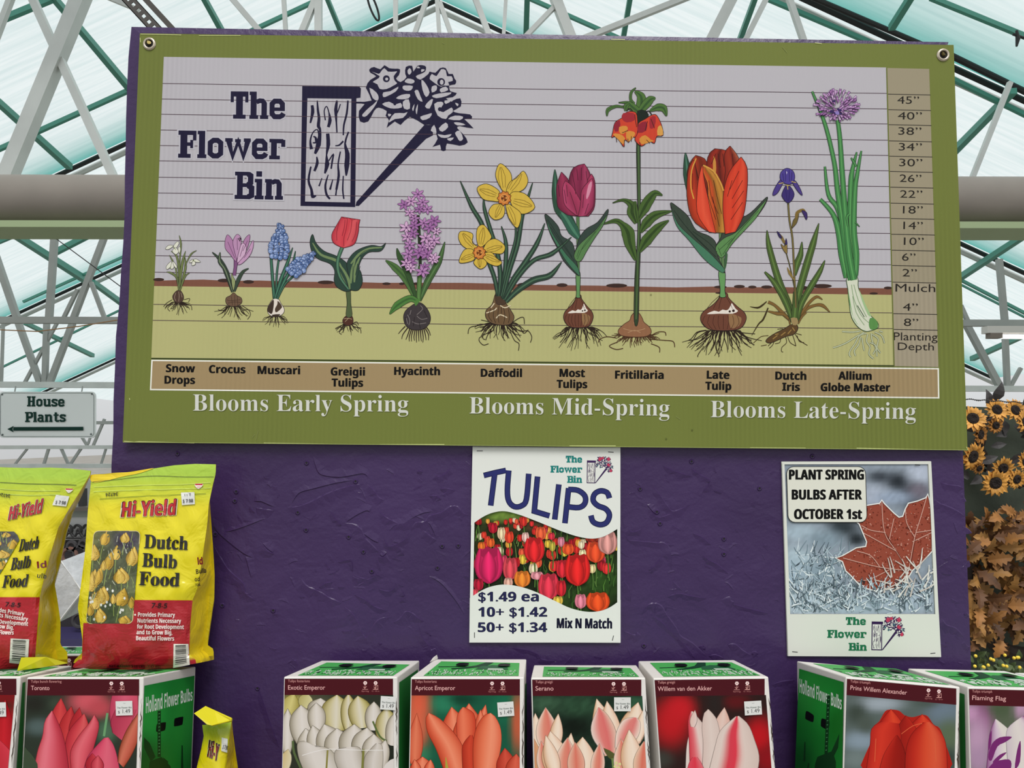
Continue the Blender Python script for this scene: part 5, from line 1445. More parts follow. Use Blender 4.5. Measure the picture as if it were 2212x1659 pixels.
small_logo(tp, [('The', 1222, 1257, 999, 14.5), ('Flower', 1189, 1257, 1020.5, 14.5), ('Bin', 1225, 1257, 1042.5, 14.5)], (0.155, 0.19, 1267, 986), '1f7a74', '3a2450')

pp = thing('planting_poster', poster_pt(1860, 1418), 'poster with a frosted maple leaf telling to plant spring bulbs after October 1st', 'poster')
sheet('poster_card', [(1688, 997), (2010, 996), (2032, 1419), (1701, 1417)], 'd2d3ca', pp)
a = Art(poster_pt, 0.95, 0.0002)
a.STEP = 2.5e-6
a.blur('1693 1003 2003 1002 2019 1326 1706 1326', '8a94a0', [(1940, 1040, 30, '23282e', 22), (1965, 1070, 34, '3a4048', 30), (1900, 1030, 30, '3c424a', 14), (1880, 1070, 40, 'a4acbc', 20), (1990, 1020, 30, 'b0b8c8', 24), (1985, 1060, 26, '6a6470', 20), (1930, 1075, 40, '8f9cb0', 14), (1820, 1140, 40, '2c3438', 22), (1850, 1165, 24, '20262a', 16), (1730, 1150, 50, '9fb0bc', 18), (1780, 1165, 40, '7d8e9a', 20), (1720, 1210, 40, 'a8bac4', 30), (1770, 1240, 50, '8698a4', 30), (1710, 1250, 30, '9fb2c0', 40), (1740, 1300, 60, 'b6c6d0', 30), (1850, 1310, 70, 'a2b2be', 22), (1960, 1300, 60, 'a4b2c0', 26)], 44, 44, grain=0.10)
r = random.Random(17)
def frost(n, cols, x0, x1, y0, y1, l0, l1, w0):
    L = {}
    for i in range(n):
        x, y = r.uniform(x0, x1), r.uniform(y0, y1)
        an = r.gauss(0, 0.8); l = r.uniform(l0, l1)
        L.setdefault(r.choice(cols), []).append([(x, y), (x+math.sin(an)*l*0.5+r.uniform(-2, 2), y-math.cos(an)*l*0.5), (min(2013, max(1699, x+math.sin(an)*l)), y-math.cos(an)*l)])
    for c, q in L.items(): a.lines(q, w0, c, 2, taper=(w0*1.2, w0*0.5))
frost(70, ['3a444a', '59656c', '2a3238'], 1712, 1850, 1215, 1322, 6, 16, 2.2)
frost(260, ['c4d0d6', '8fa2ac', 'e0e6e6', '6f828c', 'a8b8c0', '4a5860'], 1710, 1845, 1190, 1322, 10, 36, 2.0)
lf = '1868 1092 1899 1087 1904 1080 1909 1087 1930 1108 1941 1117 1949 1115 1954 1100 1961 1087 1981 1082 1999 1075 2003 1067 2007 1080 2011 1105 2013 1190 1990 1215 1970 1232 1962 1246 1945 1268 1915 1273 1890 1276 1860 1268 1836 1242 1826 1233 1819 1213 1804 1205 1819 1200 1849 1183 1869 1180 1871 1170 1855 1132 1849 1127'
a.poly(lf, '8e4434', 0)
r2 = random.Random(40)
poly_l = S2(lf)
def inside(x, y, P):
    c = False
    for i in range(len(P)):
        (x0, y0), (x1, y1) = P[i-1], P[i]
        if (y0 > y) != (y1 > y) and x < (x1-x0)*(y-y0)/(y1-y0)+x0: c = not c
    return c
for i in range(900):
    x, y = r2.uniform(1805, 2013), r2.uniform(1070, 1275)
    if inside(x, y, poly_l): a.disc(x, y, r2.uniform(0.7, 2.0), r2.choice(['5e2418', '6f2c1e', 'b47868', 'c08a7a', 'a44a34', '823424']), n=5, keep=True)
a.lines(['1962 1232 1935 1190 1910 1150 1904 1085', '1962 1232 1975 1160 1990 1110 2001 1072', '1962 1232 1900 1225 1820 1205', '1935 1190 1890 1165 1862 1150', '1912 1150 1880 1145 1860 1135', '1975 1160 1958 1130 1955 1100', '1978 1150 2012 1145', '1970 1170 2012 1150', '1920 1165 1930 1120', '1900 1225 1880 1200 1850 1190', '1930 1225 1880 1250 1850 1255'], 1.6, 'c89a8c', 4)
a.lines(['1963 1234 1937 1192 1912 1152', '1964 1232 1977 1160', '1962 1234 1900 1227'], 0.9, '4a1c14', 4)
a.line(lf, 2.4, 'dcdcd8', 0, True)
frost(50, ['2c3236', '50585c', '20262a'], 1850, 2012, 1256, 1300, 5, 12, 2.4)
frost(330, ['c0ccd4', '92a4ae', 'dce2e4', '72848e', 'b4c2ca', '4c5a62'], 1708, 2014, 1262, 1324, 8, 30, 2.2)
frost(30, ['d8d4cc', 'c2b8b0'], 1900, 2010, 1225, 1290, 20, 45, 3.0)
a.fill('1698.5 1326 2026.5 1326 2031.5 1418.5 1701.5 1416.5', 'd3d4cb', 2, 1)
a.rect4('1688.5 998 1693.5 998 1706 1328 1698.5 1328', 'd3d4cb'); a.rect4('2003.5 998 2010 997 2026.5 1328 2019 1328', 'd3d4cb'); a.rect4('1689 997.5 2010 996.5 2010 1002.5 1689 1003', 'd3d4cb')
PT = a.top()
a.obj('frosted_leaf_picture', pp, INK, 'printed photograph of a red maple leaf in frosted grass')
a = Art(poster_pt, 0.95, PT)
def rrect(x0, y0, x1, y1, r_, sx=0.0):
    p = []
    for cx, cy, a0 in [(x1-r_, y0+r_, -90), (x1-r_, y1-r_, 0), (x0+r_, y1-r_, 90), (x0+r_, y0+r_, 180)]:
        for k in range(5):
            t = math.radians(a0+k*22.5)
            y = cy+r_*math.sin(t)
            p.append((cx+r_*math.cos(t)+(y-y0)*sx, y))
    return p
b_ = rrect(1698, 1008, 1868, 1128, 15, 0.03)
a.shape(b_, 'd6d5c8', 1.4, '2a2a2a', 0)
for t_, x0, x1, yb in [('PLANT SPRING', 1704, 1864, 1036), ('BULBS AFTER', 1710, 1860, 1079), ('OCTOBER 1st', 1715, 1860, 1121)]:
    a.text(t_, (x0, yb), (x1, yb), 21, '0c0c0c', 'bold', fat=1.1)
a.obj('notice_label', pp, INK, 'pale rounded label with black capitals about planting after October 1st')
small_logo(pp, [('The', 1826, 1869, 1349, 16.5), ('Flower', 1786, 1870, 1377, 17), ('Bin', 1832, 1871, 1404.5, 16.5)], (0.195, 0.24, 1881, 1331), '1f6b48', '34204a')

for p in ['1710 1407 1722 1408', '2008 1411 2019 1410', '1975 1004 1986 1005']:
    a = Art(poster_pt, 0.95, PT); a.line(p, 1.8, '3a3a3a', 0); a.obj('staple', pp, INK)

# ================================================================ the shelf and the boxes of bulbs
ZS = 1.05
BF, BB = 0.95, 1.0975             # depth of the box fronts and backs
g = MB()
g.box(-1.3, 1.4, EYE.y+0.90, EYE.y+WD-0.002, ZS-0.02, ZS)
for x in (-1.25, -0.45, 0.4, 1.35): g.box(x-0.02, x+0.02, EYE.y+0.92, EYE.y+WD-0.002, 0, ZS-0.02)
tag(g.obj('display_shelf', mat('dark_stained_board', '4a3a30', 0.6)), 'dark board shelf under the bulb boxes along the purple wall', 'shelf')
CARD = mat('white_box_card', 'dcd8d2', 0.55, E=0.95, bump=(60, 0.05, 3))
KRAFT = mat('torn_kraft_edge', '8a7458', 0.8)
def to_z(p, q, z):
    k = (p.z-z)/(p.z-q.z)
    return p+(q-p)*k
def lerp2(a, b, t): return (a[0]+(b[0]-a[0])*t, a[1]+(b[1]-a[1])*t)
def bulb_box(label, tl, tr, bl, br, tbl, tbr, kind, name, paint, sticker, side, icons=True, df=BF, db=BB, seed=0):
    """tl,tr: sighted top corners of the front; bl,br: where its edges meet the picture's lower border; tbl,tbr: rear top corners"""
    P = {k: U(*v, df) for k, v in dict(tl=tl, tr=tr, bl=(bl, 1659), br=(br, 1659)).items()}
    P['bl'], P['br'] = to_z(P['tl'], P['bl'], ZS), to_z(P['tr'], P['br'], ZS)
    q = [U(*tbl, db), U(*tbr, db)]
    n_ = (P['tr']-P['tl']).cross(q[0]-P['tl']).normalized()
    if n_.z < 0: n_ = -n_
    q[1].z = P['tl'].z-((q[1].x-P['tl'].x)*n_.x+(q[1].y-P['tl'].y)*n_.y)/n_.z
    root = thing('bulb_box', (P['bl']+P['br'])/2, label, 'box', 'cardboard bulb display boxes')
    g = MB()
    lb, rb = Vector((q[0].x, q[0].y, ZS)), Vector((q[1].x, q[1].y, ZS))
    g.hexa([P['bl'], P['br'], rb, lb, P['tl'], P['tr'], q[1], q[0]])
    o = g.obj('carton', CARD, root)
    bv = o.modifiers.new('soft_edge', 'BEVEL'); bv.width = 0.0014; bv.segments = 2
    H = 1659-tl[1]
    def edge_l(y): return tl[0]+(bl-tl[0])*(y-tl[1])/H
    def edge_r(y): return tr[0]+(br-tr[0])*(y-tr[1])/H
    fm = lambda x, y, h: U(x, y, df)-Vector((0, h, 0))
    def ry(x): return tr[1]*(x-tl[0])/(tr[0]-tl[0])+tl[1]*(tr[0]-x)/(tr[0]-tl[0])
    sl = (tr[1]-tl[1])/(tr[0]-tl[0])
    yb0, yb1 = tl[1]+4, tl[1]+39
    x0, x1 = edge_l(yb0)+2.5, edge_r(yb0)-9
    a = Art(fm, 0.95, 0.0004)
    Y = lambda x, y: y+sl*(x-tl[0])
    a.rect4([(x0, Y(x0, yb0)), (x1, Y(x1, yb0)), (x1, Y(x1, yb1)), (edge_l(yb1)+2.5, Y(x0, yb1))], '47121a')
    # the picture, below the band
    yl = 1700
    quad = [(edge_l(yb1)+2.5, Y(x0, yb1)), (edge_r(yb1)-9, Y(x1, yb1)), (edge_r(yl)-9, yl), (edge_l(yl)+2.5, yl)]
    tx_ = name[1]
    a.text(name[0], (x0+7, Y(x0, tl[1]+11.5)), (x0+7+name[3], Y(x0+name[3], tl[1]+11.5)), 5.5, 'c88c88')
    a.text(tx_, (x0+7, Y(x0, tl[1]+27.5)), (x0+7+name[2], Y(x0+name[2], tl[1]+27.5)), 9.5, 'dca8a4', off=0.003)
    if icons:
        for k in (0, 1):
            ix = x1-60+k*22.5
            iy = Y(ix, tl[1]+14)
            for j in range(6): a.disc(ix+2.6*math.cos(j*1.047), iy+2.6*math.sin(j*1.047)-1, 1.8, 'ead0cc', n=6, keep=True)
            a.disc(ix, iy-1, 1.2, '8a3a3c', n=6)
            a.lines([[(ix, iy+3), (ix-1, iy+10)], [(ix-4, iy+7), (ix-1, iy+11), (ix+3, iy+6)], [(ix-6, iy+13), (ix+6, iy+13)]], 0.9, 'd09890', 0)
            if k: a.line([(ix-4, iy+4), (ix+5, iy+4), (ix+5, iy+12), (ix-4, iy+12)], 0.8, 'd09890', 0)
            a.text('12 - 18 cm' if k else 'Spring', (ix-8, iy+18), (ix+8, iy+18), 2.6, 'b87874')
    a.obj('label_band', root, INK, 'dark maroon band with pale lettering')
    a = Art(fm, 1.03, 0.0005)
    a.clip = quad
    a.edge = 1.1
    paint(a, quad)
    a.clip = None
    a.frame(0, 0, 1)
    r = random.Random(seed)
    wv_ = [(edge_r(y)-1.2-r.uniform(0, 2.4), y) for y in range(int(tr[1]+45), 1660, 5)]
    a.line(wv_, 1.3, '3a2c22', 0, taper=[0.2]+[r.choice([0.3, 0.6, 1.8, 2.2]) for _ in range(10)]+[0.3])
    a.obj('tulip_picture', root, INK_GLOSS)
    if sticker:
        g_ = Art(fm, 0.95, 0.0022)
        sx0, sy0, sx1, sy1, rot = sticker
        T = lambda u, v: (sx0+(sx1-sx0)*u-rot*(sy1-sy0)*(v-0.5)*-1, sy0+(sy1-sy0)*v+rot*(sx1-sx0)*(u-0.5)*-1)
        g_.rect4([T(0, 0), T(1, 0), T(1, 1), T(0, 1)], 'd4d4d0')
        g_.text('The Flower Bin', T(0.08, 0.52), T(0.95, 0.52), 3.6, '3a4a44', 'bold')
        g_.text('$', T(0.13, 0.85), T(0.24, 0.85), 6.0, '1c1c1c', 'bold')
        g_.text('1.49', T(0.40, 0.85), T(0.86, 0.85), 8.5, '1c1c1c')
        g_.line([T(0.45, 0.16), T(0.6, 0.16)], 0.8, '9a9a96', 0)
        g_.obj('price_sticker', root, INK)
    # printed top
    tm = lambda x, y, h: plane_hit(P['tl'], n_, x, y)+n_*h
    B = lambda u, v: lerp2(lerp2(tl, tr, u), lerp2(tbl, tbr, u), v)
    a = Art(tm, 1.30, 0.0004)
    a.rect4([B(.10, .07), B(.95, .07), B(.93, .88), B(.10, .88)], '55bd60')
    r = random.Random(seed+50)
    L1, L2 = [], []
    for i in range(150):
        u, v = r.uniform(.12, .92), r.uniform(.09, .36)
        (L1 if i % 3 else L2).append([B(u, v), B(u+r.uniform(-.012, .012), v+r.uniform(.03, .09))])
    a.lines(L2, 1.2, '143c22', 0); a.lines(L1, 1.5, 'd8ead8', 0)
    a.poly([B(.30, .42), B(.45, .50), B(.60, .62), B(.66, .86), B(.58, .86), B(.50, .66), B(.36, .52), B(.28, .48)], '14482c', 0)
    a.poly([B(.52, .44), B(.84, .44), B(.80, .66), B(.66, .70), B(.55, .60)], '2c6a44', 0)
    a.poly([B(.64, .40), B(.80, .40), B(.78, .50), B(.64, .50)], 'd0e4d0', 0)
    a.line([B(.14, .56), B(.30, .58), B(.40, .60)], 1.0, '14482c', 0)
    a.obj('printed_top', root, INK, 'bright green top printed with a windmill')
    for u in (.36, .78):
        a = Art(tm, 1.30, 0.0025)
        a.poly([B(u-.05, .58), B(u+.05, .58), B(u+.06, .72), B(u-.04, .72)], '0a0c0a', 2)
        a.obj('handle_hole', root, INK)
    # printed side
    if side:
        sg = 1 if side[0] == 'r' else -1
        fa, fb = (tr, br) if sg > 0 else (tl, bl)
        ba, bz = (tbr, q[1]) if sg > 0 else (tbl, q[0])
        p0 = P['tr'] if sg > 0 else P['tl']
        p1 = P['br'] if sg > 0 else P['bl']
        nn = (p1-p0).cross(bz-p0).normalized()
        if nn.x*sg < 0: nn = -nn
        sm_ = lambda x, y, h: plane_hit(p0, nn, x, y)+nn*h
        a = Art(sm_, 0.85, 0.0005)
        side[1](a)
        a.obj('printed_side', root, INK, 'green side panel of the box')
    return root
def petals(a, lst, **kw):
    for p in lst: a.petal(*p, **kw)
RP = ['b43040', 'd8586a', 'e47884', 'd04a58', 'b03040']
def paint_toronto(a, q):
    a.frame(0, 0, 1); a.blur(q, '2c342a', [(190, 1515, 40, 'cc5660', 26), (215, 1530, 28, 'b84850', 20), (275, 1530, 26, 'd0506a', 46), (85, 1570, 30, '50605e', 18), (75, 1520, 26, '24241e', 20), (230, 1580, 20, '4a6a50', 26), (120, 1520, 14, '3a4436')], 30, 30)
    a.frame(0, 1245, 4)
    a.loft('960 1300 950 1150 970 1030', '1190 1250 1195 1130 1190 1030', ['b83c58', 'd45a74', 'c84c62'])
    a.loft('975 1350 960 1250 1000 1150', '1060 1420 1120 1300 1180 1150', ['a8304a', 'c4485e'])
    a.line('930 1180 900 1380', 5, '6a9a6a', 0)
    a.petal(500, 1420, 530, 1050, 170, ['b02a30', 'd04444', 'b42c34'])
    a.petal(560, 1450, 620, 1120, 150, ['a82428', 'c43a3c', '9a1c24'])
    a.petal(640, 1420, 690, 1130, 120, ['a02228', 'c03038'])
    a.loft('560 1659 560 1500 600 1330 720 1190', '760 1659 760 1450 770 1300 735 1190', ['a82430', 'cc4048', 'd85a5c', 'b83438'])
    a.loft('290 1690 330 1500 370 1380 390 1250 450 1160', '600 1690 575 1500 540 1350 490 1230 455 1160', ['c44450', 'e47884', 'd8606e', 'c4404e', 'a82838'])
    a.loft('620 1690 610 1520 680 1380 770 1270 815 1195', '760 1659 820 1450 852 1330 855 1260 818 1195', ['b83440', 'e06a74', 'd65562', 'b03040'])
    a.loft('720 1690 760 1560 830 1470 900 1395', '1040 1690 1010 1540 980 1450 940 1390', ['b83454', 'd8506a', 'dc6478', 'c84460'])
    a.petal(800, 1690, 800, 1525, 120, ['a01c2c', 'c83c48']); a.petal(840, 1690, 850, 1545, 110, ['b02838', 'd85864', 'a82434'])
    a.loft('1020 1600 1035 1480 1100 1320 1195 1180', '1070 1650 1140 1540 1195 1400 1200 1250', ['8c3c24', 'cc7058', 'c4604c', 'a0442c'])
    a.poly('205 1480 240 1500 300 1570 330 1659 205 1659', '3c4a36', 2)
WP = ['8c826e', 'cdc4b6', 'dcd4cc', 'd2c9be', 'a09684']
RD = (0.55, 0.88, 1.02, 1.0, 0.72, 0.0)
def paint_exotic(a, q):
    a.blur(q, '2e3026', [(640, 1520, 34, 'b8a85a', 20), (690, 1515, 30, '4a4a38', 20), (850, 1560, 30, '3a3e34', 40)], 20, 20)
    a.frame(553, 1245, 4)
    YP = ['857838', 'c8bc8c', 'd8d0bc', 'c4b87c', '8c8040']
    petals(a, [(260, 1250, 330, 1010, 150, ['a89a50', 'd0c47c', '9a8c40']), (410, 1130, 450, 1015, 120, ['b0a464', 'd4cc98']), (540, 1230, 560, 1050, 200, WP), (690, 1330, 700, 1020, 260, YP), (800, 1320, 800, 1010, 130, YP), (920, 1310, 880, 1030, 200, YP), (1010, 1330, 1020, 1080, 140, WP), (1130, 1460, 1130, 1130, 190, YP),
               (270, 1520, 275, 1140, 110, WP), (410, 1440, 390, 1110, 210, WP), (530, 1330, 520, 1090, 150, WP), (1170, 1460, 1210, 1170, 130, WP), (240, 1690, 280, 1490, 90, ['c8b078', 'd8cca8'])], prof=RD)
    a.line('320 1420 330 1520 390 1659', 5, '54643c', 3); a.line('1010 1250 1070 1380 1130 1420', 4, '5a6a3a', 3)
    a.poly('1130 1440 1200 1480 1200 1659 1080 1659 1120 1560', '22261e', 0)
    petals(a, [(480, 1659, 430, 1310, 190, WP), (560, 1600, 490, 1285, 160, WP), (690, 1600, 590, 1275, 230, WP), (720, 1600, 700, 1310, 230, WP), (840, 1600, 850, 1275, 250, WP), (930, 1600, 960, 1305, 230, WP), (1010, 1640, 1020, 1360, 190, WP), (1060, 1690, 1120, 1410, 120, WP)], prof=RD)
    a.loft('420 1690 370 1560 360 1440 420 1420', '760 1690 700 1560 620 1480 520 1470', ['a89e8e', 'd8d0c8', 'd6cec6', 'b0a694'])
    a.loft('720 1690 680 1580 690 1500 780 1475', '960 1690 930 1580 900 1480 830 1470', ['a89e90', 'd2cac2', 'd6cec6', 'aaa090'])
    a.loft('930 1690 940 1560 1000 1480 1040 1440', '1090 1690 1100 1560 1090 1460 1060 1440', ['a69c8c', 'd4ccc4', 'c0b6a8'])
    a.line('620 1500 610 1659', 4, '8a8244', 2); a.line('930 1490 920 1659', 5, '7a7a3c', 2); a.line('400 1545 520 1510 640 1490 900 1500 1100 1500', 1.2, 'ece8e4', 3)
    a.poly('1100 1690 1120 1620 1200 1570 1200 1690', 'd8d0ca', 2)
OP = ['b83c22', 'dc6444', 'ec8a68', 'e07250', 'c84a30']
def paint_apricot(a, q):
    a.blur(q, '17563e', [(905, 1520, 24, 'd4583c', 36), (900, 1570, 24, 'd86446', 50), (960, 1520, 30, '2a7a58', 20), (1090, 1530, 30, '1a6a4a', 30), (1000, 1510, 30, '0e3c2a', 14), (905, 1630, 24, '2f7a56', 20), (1120, 1560, 14, 'c05a3c', 60)], 24, 24)
    a.frame(553, 1245, 4)
    a.petal(1370, 1620, 1390, 1180, 130, ['c84c30', 'e07a58', 'c85236'])
    petals(a, [(1760, 1600, 1690, 1125, 300, OP), (1850, 1600, 1840, 1095, 300, OP), (1900, 1500, 1985, 1105, 130, OP), (1940, 1560, 1940, 1150, 150, OP)])
    a.loft('1760 1560 1735 1350 1740 1200 1785 1130', '1880 1500 1900 1300 1880 1180 1800 1130', ['cc4a30', 'e87a58', 'dc6242', 'c03a24'])
    a.loft('1640 1720 1560 1500 1480 1340 1468 1220 1490 1180', '1860 1720 1800 1500 1720 1360 1590 1230 1500 1180', OP)
    a.loft('1790 1720 1780 1500 1800 1430 1850 1370', '1920 1720 1900 1500 1890 1430 1870 1370', ['a82c1a', 'cc442c', 'b43420'])
    a.loft('1880 1720 1875 1480 1900 1320 1960 1210 2020 1180', '2060 1720 2115 1480 2115 1320 2070 1215 2030 1180', ['c44428', 'e47450', 'ee9270', 'dc6444'])
    a.line('1650 1659 1640 1560', 5, 'a8a040', 0, taper=(7, 1))
    a.petal(1435, 1740, 1440, 1555, 220, OP); a.petal(1390, 1720, 1370, 1580, 90, OP); a.petal(1490, 1720, 1510, 1580, 90, OP)
    a.petal(2170, 1740, 2150, 1480, 170, ['a82c1c', 'd0503c', 'b83826']); a.petal(2230, 1740, 2250, 1530, 160, ['b03420', 'd86048', 'c04430'])
CP = ['d0a078', 'ecd4bc', 'f0dcc8', 'e4bca0']; PK = ['e8d0bc', 'dc8a74', 'd87464', 'e8ccb8']
def paint_serano(a, q):
    a.blur(q, '1c2e22', [(1180, 1520, 40, '35523c', 20), (1250, 1525, 40, '2c4a34', 24), (1370, 1520, 30, '2c5038', 20), (1240, 1570, 40, '0e1810', 24)], 26, 26, grain=0.22)
    a.frame(1106, 1245, 4)
    petals(a, [(230, 1560, 200, 1180, 130, CP), (310, 1500, 290, 1130, 190, PK), (370, 1480, 400, 1185, 110, CP), (205, 1690, 190, 1400, 110, ['c08050', 'd8a078'])])
    petals(a, [(850, 1540, 730, 1055, 200, CP), (870, 1500, 820, 1075, 180, CP), (1000, 1480, 1090, 1085, 230, CP), (1090, 1420, 1135, 1150, 90, CP)])
    a.loft('800 1540 700 1400 685 1280 745 1130', '890 1560 900 1350 830 1200 750 1130', ['e4d0c4', 'dc7c74', 'd86c68', 'e0bca8'])
    a.loft('890 1480 900 1350 960 1240 1050 1215', '1000 1480 1090 1380 1110 1270 1080 1220', ['ead8c8', 'dc8078', 'd87872', 'ead4c4'])
    a.poly('790 1480 900 1540 880 1590 830 1560', '54562c', 2)
    a.line('870 1570 880 1690', 6, '6a8048', 0)
    petals(a, [(300, 1720, 250, 1420, 130, PK), (400, 1720, 330, 1335, 230, CP), (480, 1700, 510, 1350, 130, CP), (600, 1740, 610, 1385, 240, CP), (730, 1740, 755, 1440, 120, PK), (460, 1740, 480, 1390, 190, PK), (560, 1740, 545, 1430, 150, ['e0b49c', 'd87460', 'e0a890']), (380, 1720, 290, 1370, 130, CP)])
    petals(a, [(980, 1740, 940, 1400, 170, PK), (1050, 1740, 1010, 1320, 190, CP), (1110, 1740, 1140, 1420, 150, ['e4c4a8', 'd4705c', 'dc8c74'])])
    for x, y in [(900, 1610), (930, 1620), (890, 1640), (920, 1650)]: a.disc(x, y, 14, 'd8d090', n=6)
def paint_willem(a, q):
    a.blur(q, '2c1a18', [(1450, 1560, 40, 'b81a20', 50), (1470, 1530, 30, 'c01c24', 30), (1640, 1590, 30, 'b8141c', 40), (1590, 1515, 30, '5a1418', 16), (1430, 1640, 24, '3a3a34', 20), (1545, 1520, 18, '28201e', 30), (1660, 1640, 30, '8a1018', 30)], 26, 26)
    a.frame(1106, 1245, 4)
    W3 = ['e0d2ca', 'd8c6bc', 'd2beb4']
    a.loft('1500 1690 1505 1520 1515 1430 1530 1370', '1560 1690 1560 1500 1550 1400 1535 1370', W3)
    a.petal(1790, 1500, 1690, 1145, 150, ['d8b0a0', 'e2c8bc', 'd0a898']); a.petal(1800, 1450, 1835, 1130, 150, ['dcb4a4', 'e0c4b8', 'd8a898'])
    a.loft('1540 1720 1530 1450 1522 1250 1545 1165', '1830 1720 1740 1500 1680 1320 1640 1260 1560 1165', ['cc3a48', 'dc6a70', 'e0c8c0', 'd8c2b8', 'd0b8ae'])
    a.loft('1640 1700 1650 1450 1640 1300 1660 1180 1690 1150', '1800 1700 1800 1450 1790 1320 1760 1220 1700 1150', ['d2bab0', 'dccac0', 'd4beb4'])
    a.loft('1690 1720 1750 1480 1800 1330 1930 1210', '2110 1720 2135 1560 2090 1400 2040 1280 1960 1205', ['d8c4ba', 'dccac0', 'd0404e', 'd83a4a', 'dcc8be', 'd6c2b8', 'd0bab0'])
    a.loft('1500 1720 1530 1610 1560 1560', '1680 1720 1640 1620 1600 1560', ['d84858', 'd83848', 'dc7078'])
    a.petal(1560, 1300, 1580, 1155, 60, ['dcb8ac', 'e0c8c0'])
def paint_prins(a, q):
    a.blur(q, '56625e', [(1860, 1600, 40, '8494a0', 22), (1900, 1520, 50, '9aa4ac', 16), (1850, 1540, 24, '3c463e', 26), (1850, 1640, 30, '6f7c7a', 20), (2040, 1540, 40, '6a7a88', 30), (2050, 1590, 30, '58684e', 40), (1870, 1565, 20, '4a544c'), (2050, 1640, 24, '38463e', 26), (2000, 1515, 30, '4a5650', 14)], 26, 26)
    a.frame(1659, 1245, 4)
    a.poly('840 1700 880 1450 900 1310 960 1250 1010 1165 1060 1150 1130 1160 1180 1200 1250 1215 1330 1195 1380 1210 1430 1280 1480 1310 1520 1420 1545 1700', 'a81e14', 3)
    R = ['a01a12', 'c83020', 'd84428', 'c02a1c']
    petals(a, [(1060, 1500, 1060, 1145, 250, R), (1330, 1500, 1330, 1190, 280, R), (1200, 1500, 1190, 1200, 200, ['8c1610', 'b42418'])])
    a.loft('840 1720 880 1450 895 1310 990 1250', '1060 1720 1130 1500 1150 1380 1130 1270', ['b0221a', 'd03624', 'c02c1e', 'a41c14'])
    a.loft('950 1720 990 1560 1050 1450 1108 1370', '1190 1720 1185 1540 1150 1430 1115 1370', ['b8261a', '98180f', '8a140e'])
    a.loft('1180 1720 1190 1500 1240 1360 1340 1260', '1550 1720 1535 1450 1480 1330 1400 1255', ['a01a12', 'c02c1c', 'd44a2c', 'd8583a', 'b8281a'])
    a.lines(['1150 1360 1250 1290 1330 1270', '930 1400 920 1600', '1440 1400 1450 1600'], 1.4, 'd8603c', 3)
def paint_flaming(a, q):
    a.blur(q, '56604c', [(2120, 1560, 24, '8a4a78', 50), (2110, 1600, 30, 'b894b0', 60), (2095, 1540, 16, 'c090b4', 20), (2115, 1640, 26, 'a888a4', 30), (2160, 1530, 26, '4a5840', 22), (2205, 1530, 14, 'b890ac', 24)], 20, 20)
    a.frame(1659, 1245, 4)
    V = ['c8a8c0', 'd8ccc8', 'dcd4cc', 'd0b8c8']
    a.loft('1880 1720 1900 1500 1915 1350 1960 1232', '2120 1720 2120 1500 2100 1350 1970 1232', ['8a4a80', 'cdb4c8', 'dcd4cc', 'd8d0c8'])
    a.loft('2080 1720 2060 1500 2060 1330 2120 1260', '2400 1720 2400 1400 2300 1260 2200 1205', ['c8b8c0', 'dcd4cc', 'd8c8cc', '9a5a90'])
    for p in ['1900 1560 1930 1450 2000 1390 2105 1385 2050 1430 1980 1470 1930 1590', '1940 1600 2000 1540 2060 1520 2000 1580 1960 1620', '1900 1659 1960 1600 2080 1580 2100 1640 2060 1690 1890 1690', '2130 1659 2150 1500 2180 1420 2175 1600', '1905 1400 1930 1330 1925 1450 1900 1500']:
        a.poly(p, '74286a', 3)
def paint_plain(a, q):
    a.fill(q, '8a1a22', 4, 4)
def paint_red(a, q):
    a.blur(q, '7a1418', [(10, 1530, 20, '1e2a1c', 14), (20, 1580, 30, 'b81a22', 40), (-40, 1560, 40, 'a0141c', 50), (0, 1640, 30, 'c83040', 30)], 16, 16)
    a.petal(5, 1690, 12, 1510, 60, ['a0141a', 'c4202a', '98101a']); a.petal(10, 1700, -10, 1590, 70, ['b01c28', 'd03a48'])
DG_ = '0c3c18'
def mill(a, pts_h, lad, hub):
    for p in pts_h: a.poly(p, '060a06', 2)
    a.line(lad, 7, DG_, 0)
    l = S2(lad)
    ox, oy, k = a.fr
    for i in range(14):
        t = i/14
        x, y = l[0][0]+(l[-1][0]-l[0][0])*t, l[0][1]+(l[-1][1]-l[0][1])*t
        a.line([(x-6, y), (x+6, y-4)], 1.6, '5aa06a', 0, keep=True)
    for p in hub: a.poly(p, DG_, 0)
def holland(a, p0, p1, h0, h1):
    (x0, y0), (x1, y1) = p0, p1
    ox, oy, k = a.fr
    X0, Y0, X1, Y1 = ox+x0/k, oy+y0/k, ox+x1/k, oy+y1/k
    H0, H1 = h0/k, h1/k
    def wp(x, y):
        t = (x-X0)/(X1-X0)
        b = Y0+(Y1-Y0)*t
        return (x, b-(b-y)*(H0+(H1-H0)*t)/H0)
    a.text('Holland Flower Bulbs', p0, p1, h0, 'dfeadf', 'bold', 0.0, up_=(0, -1), warp=wp)
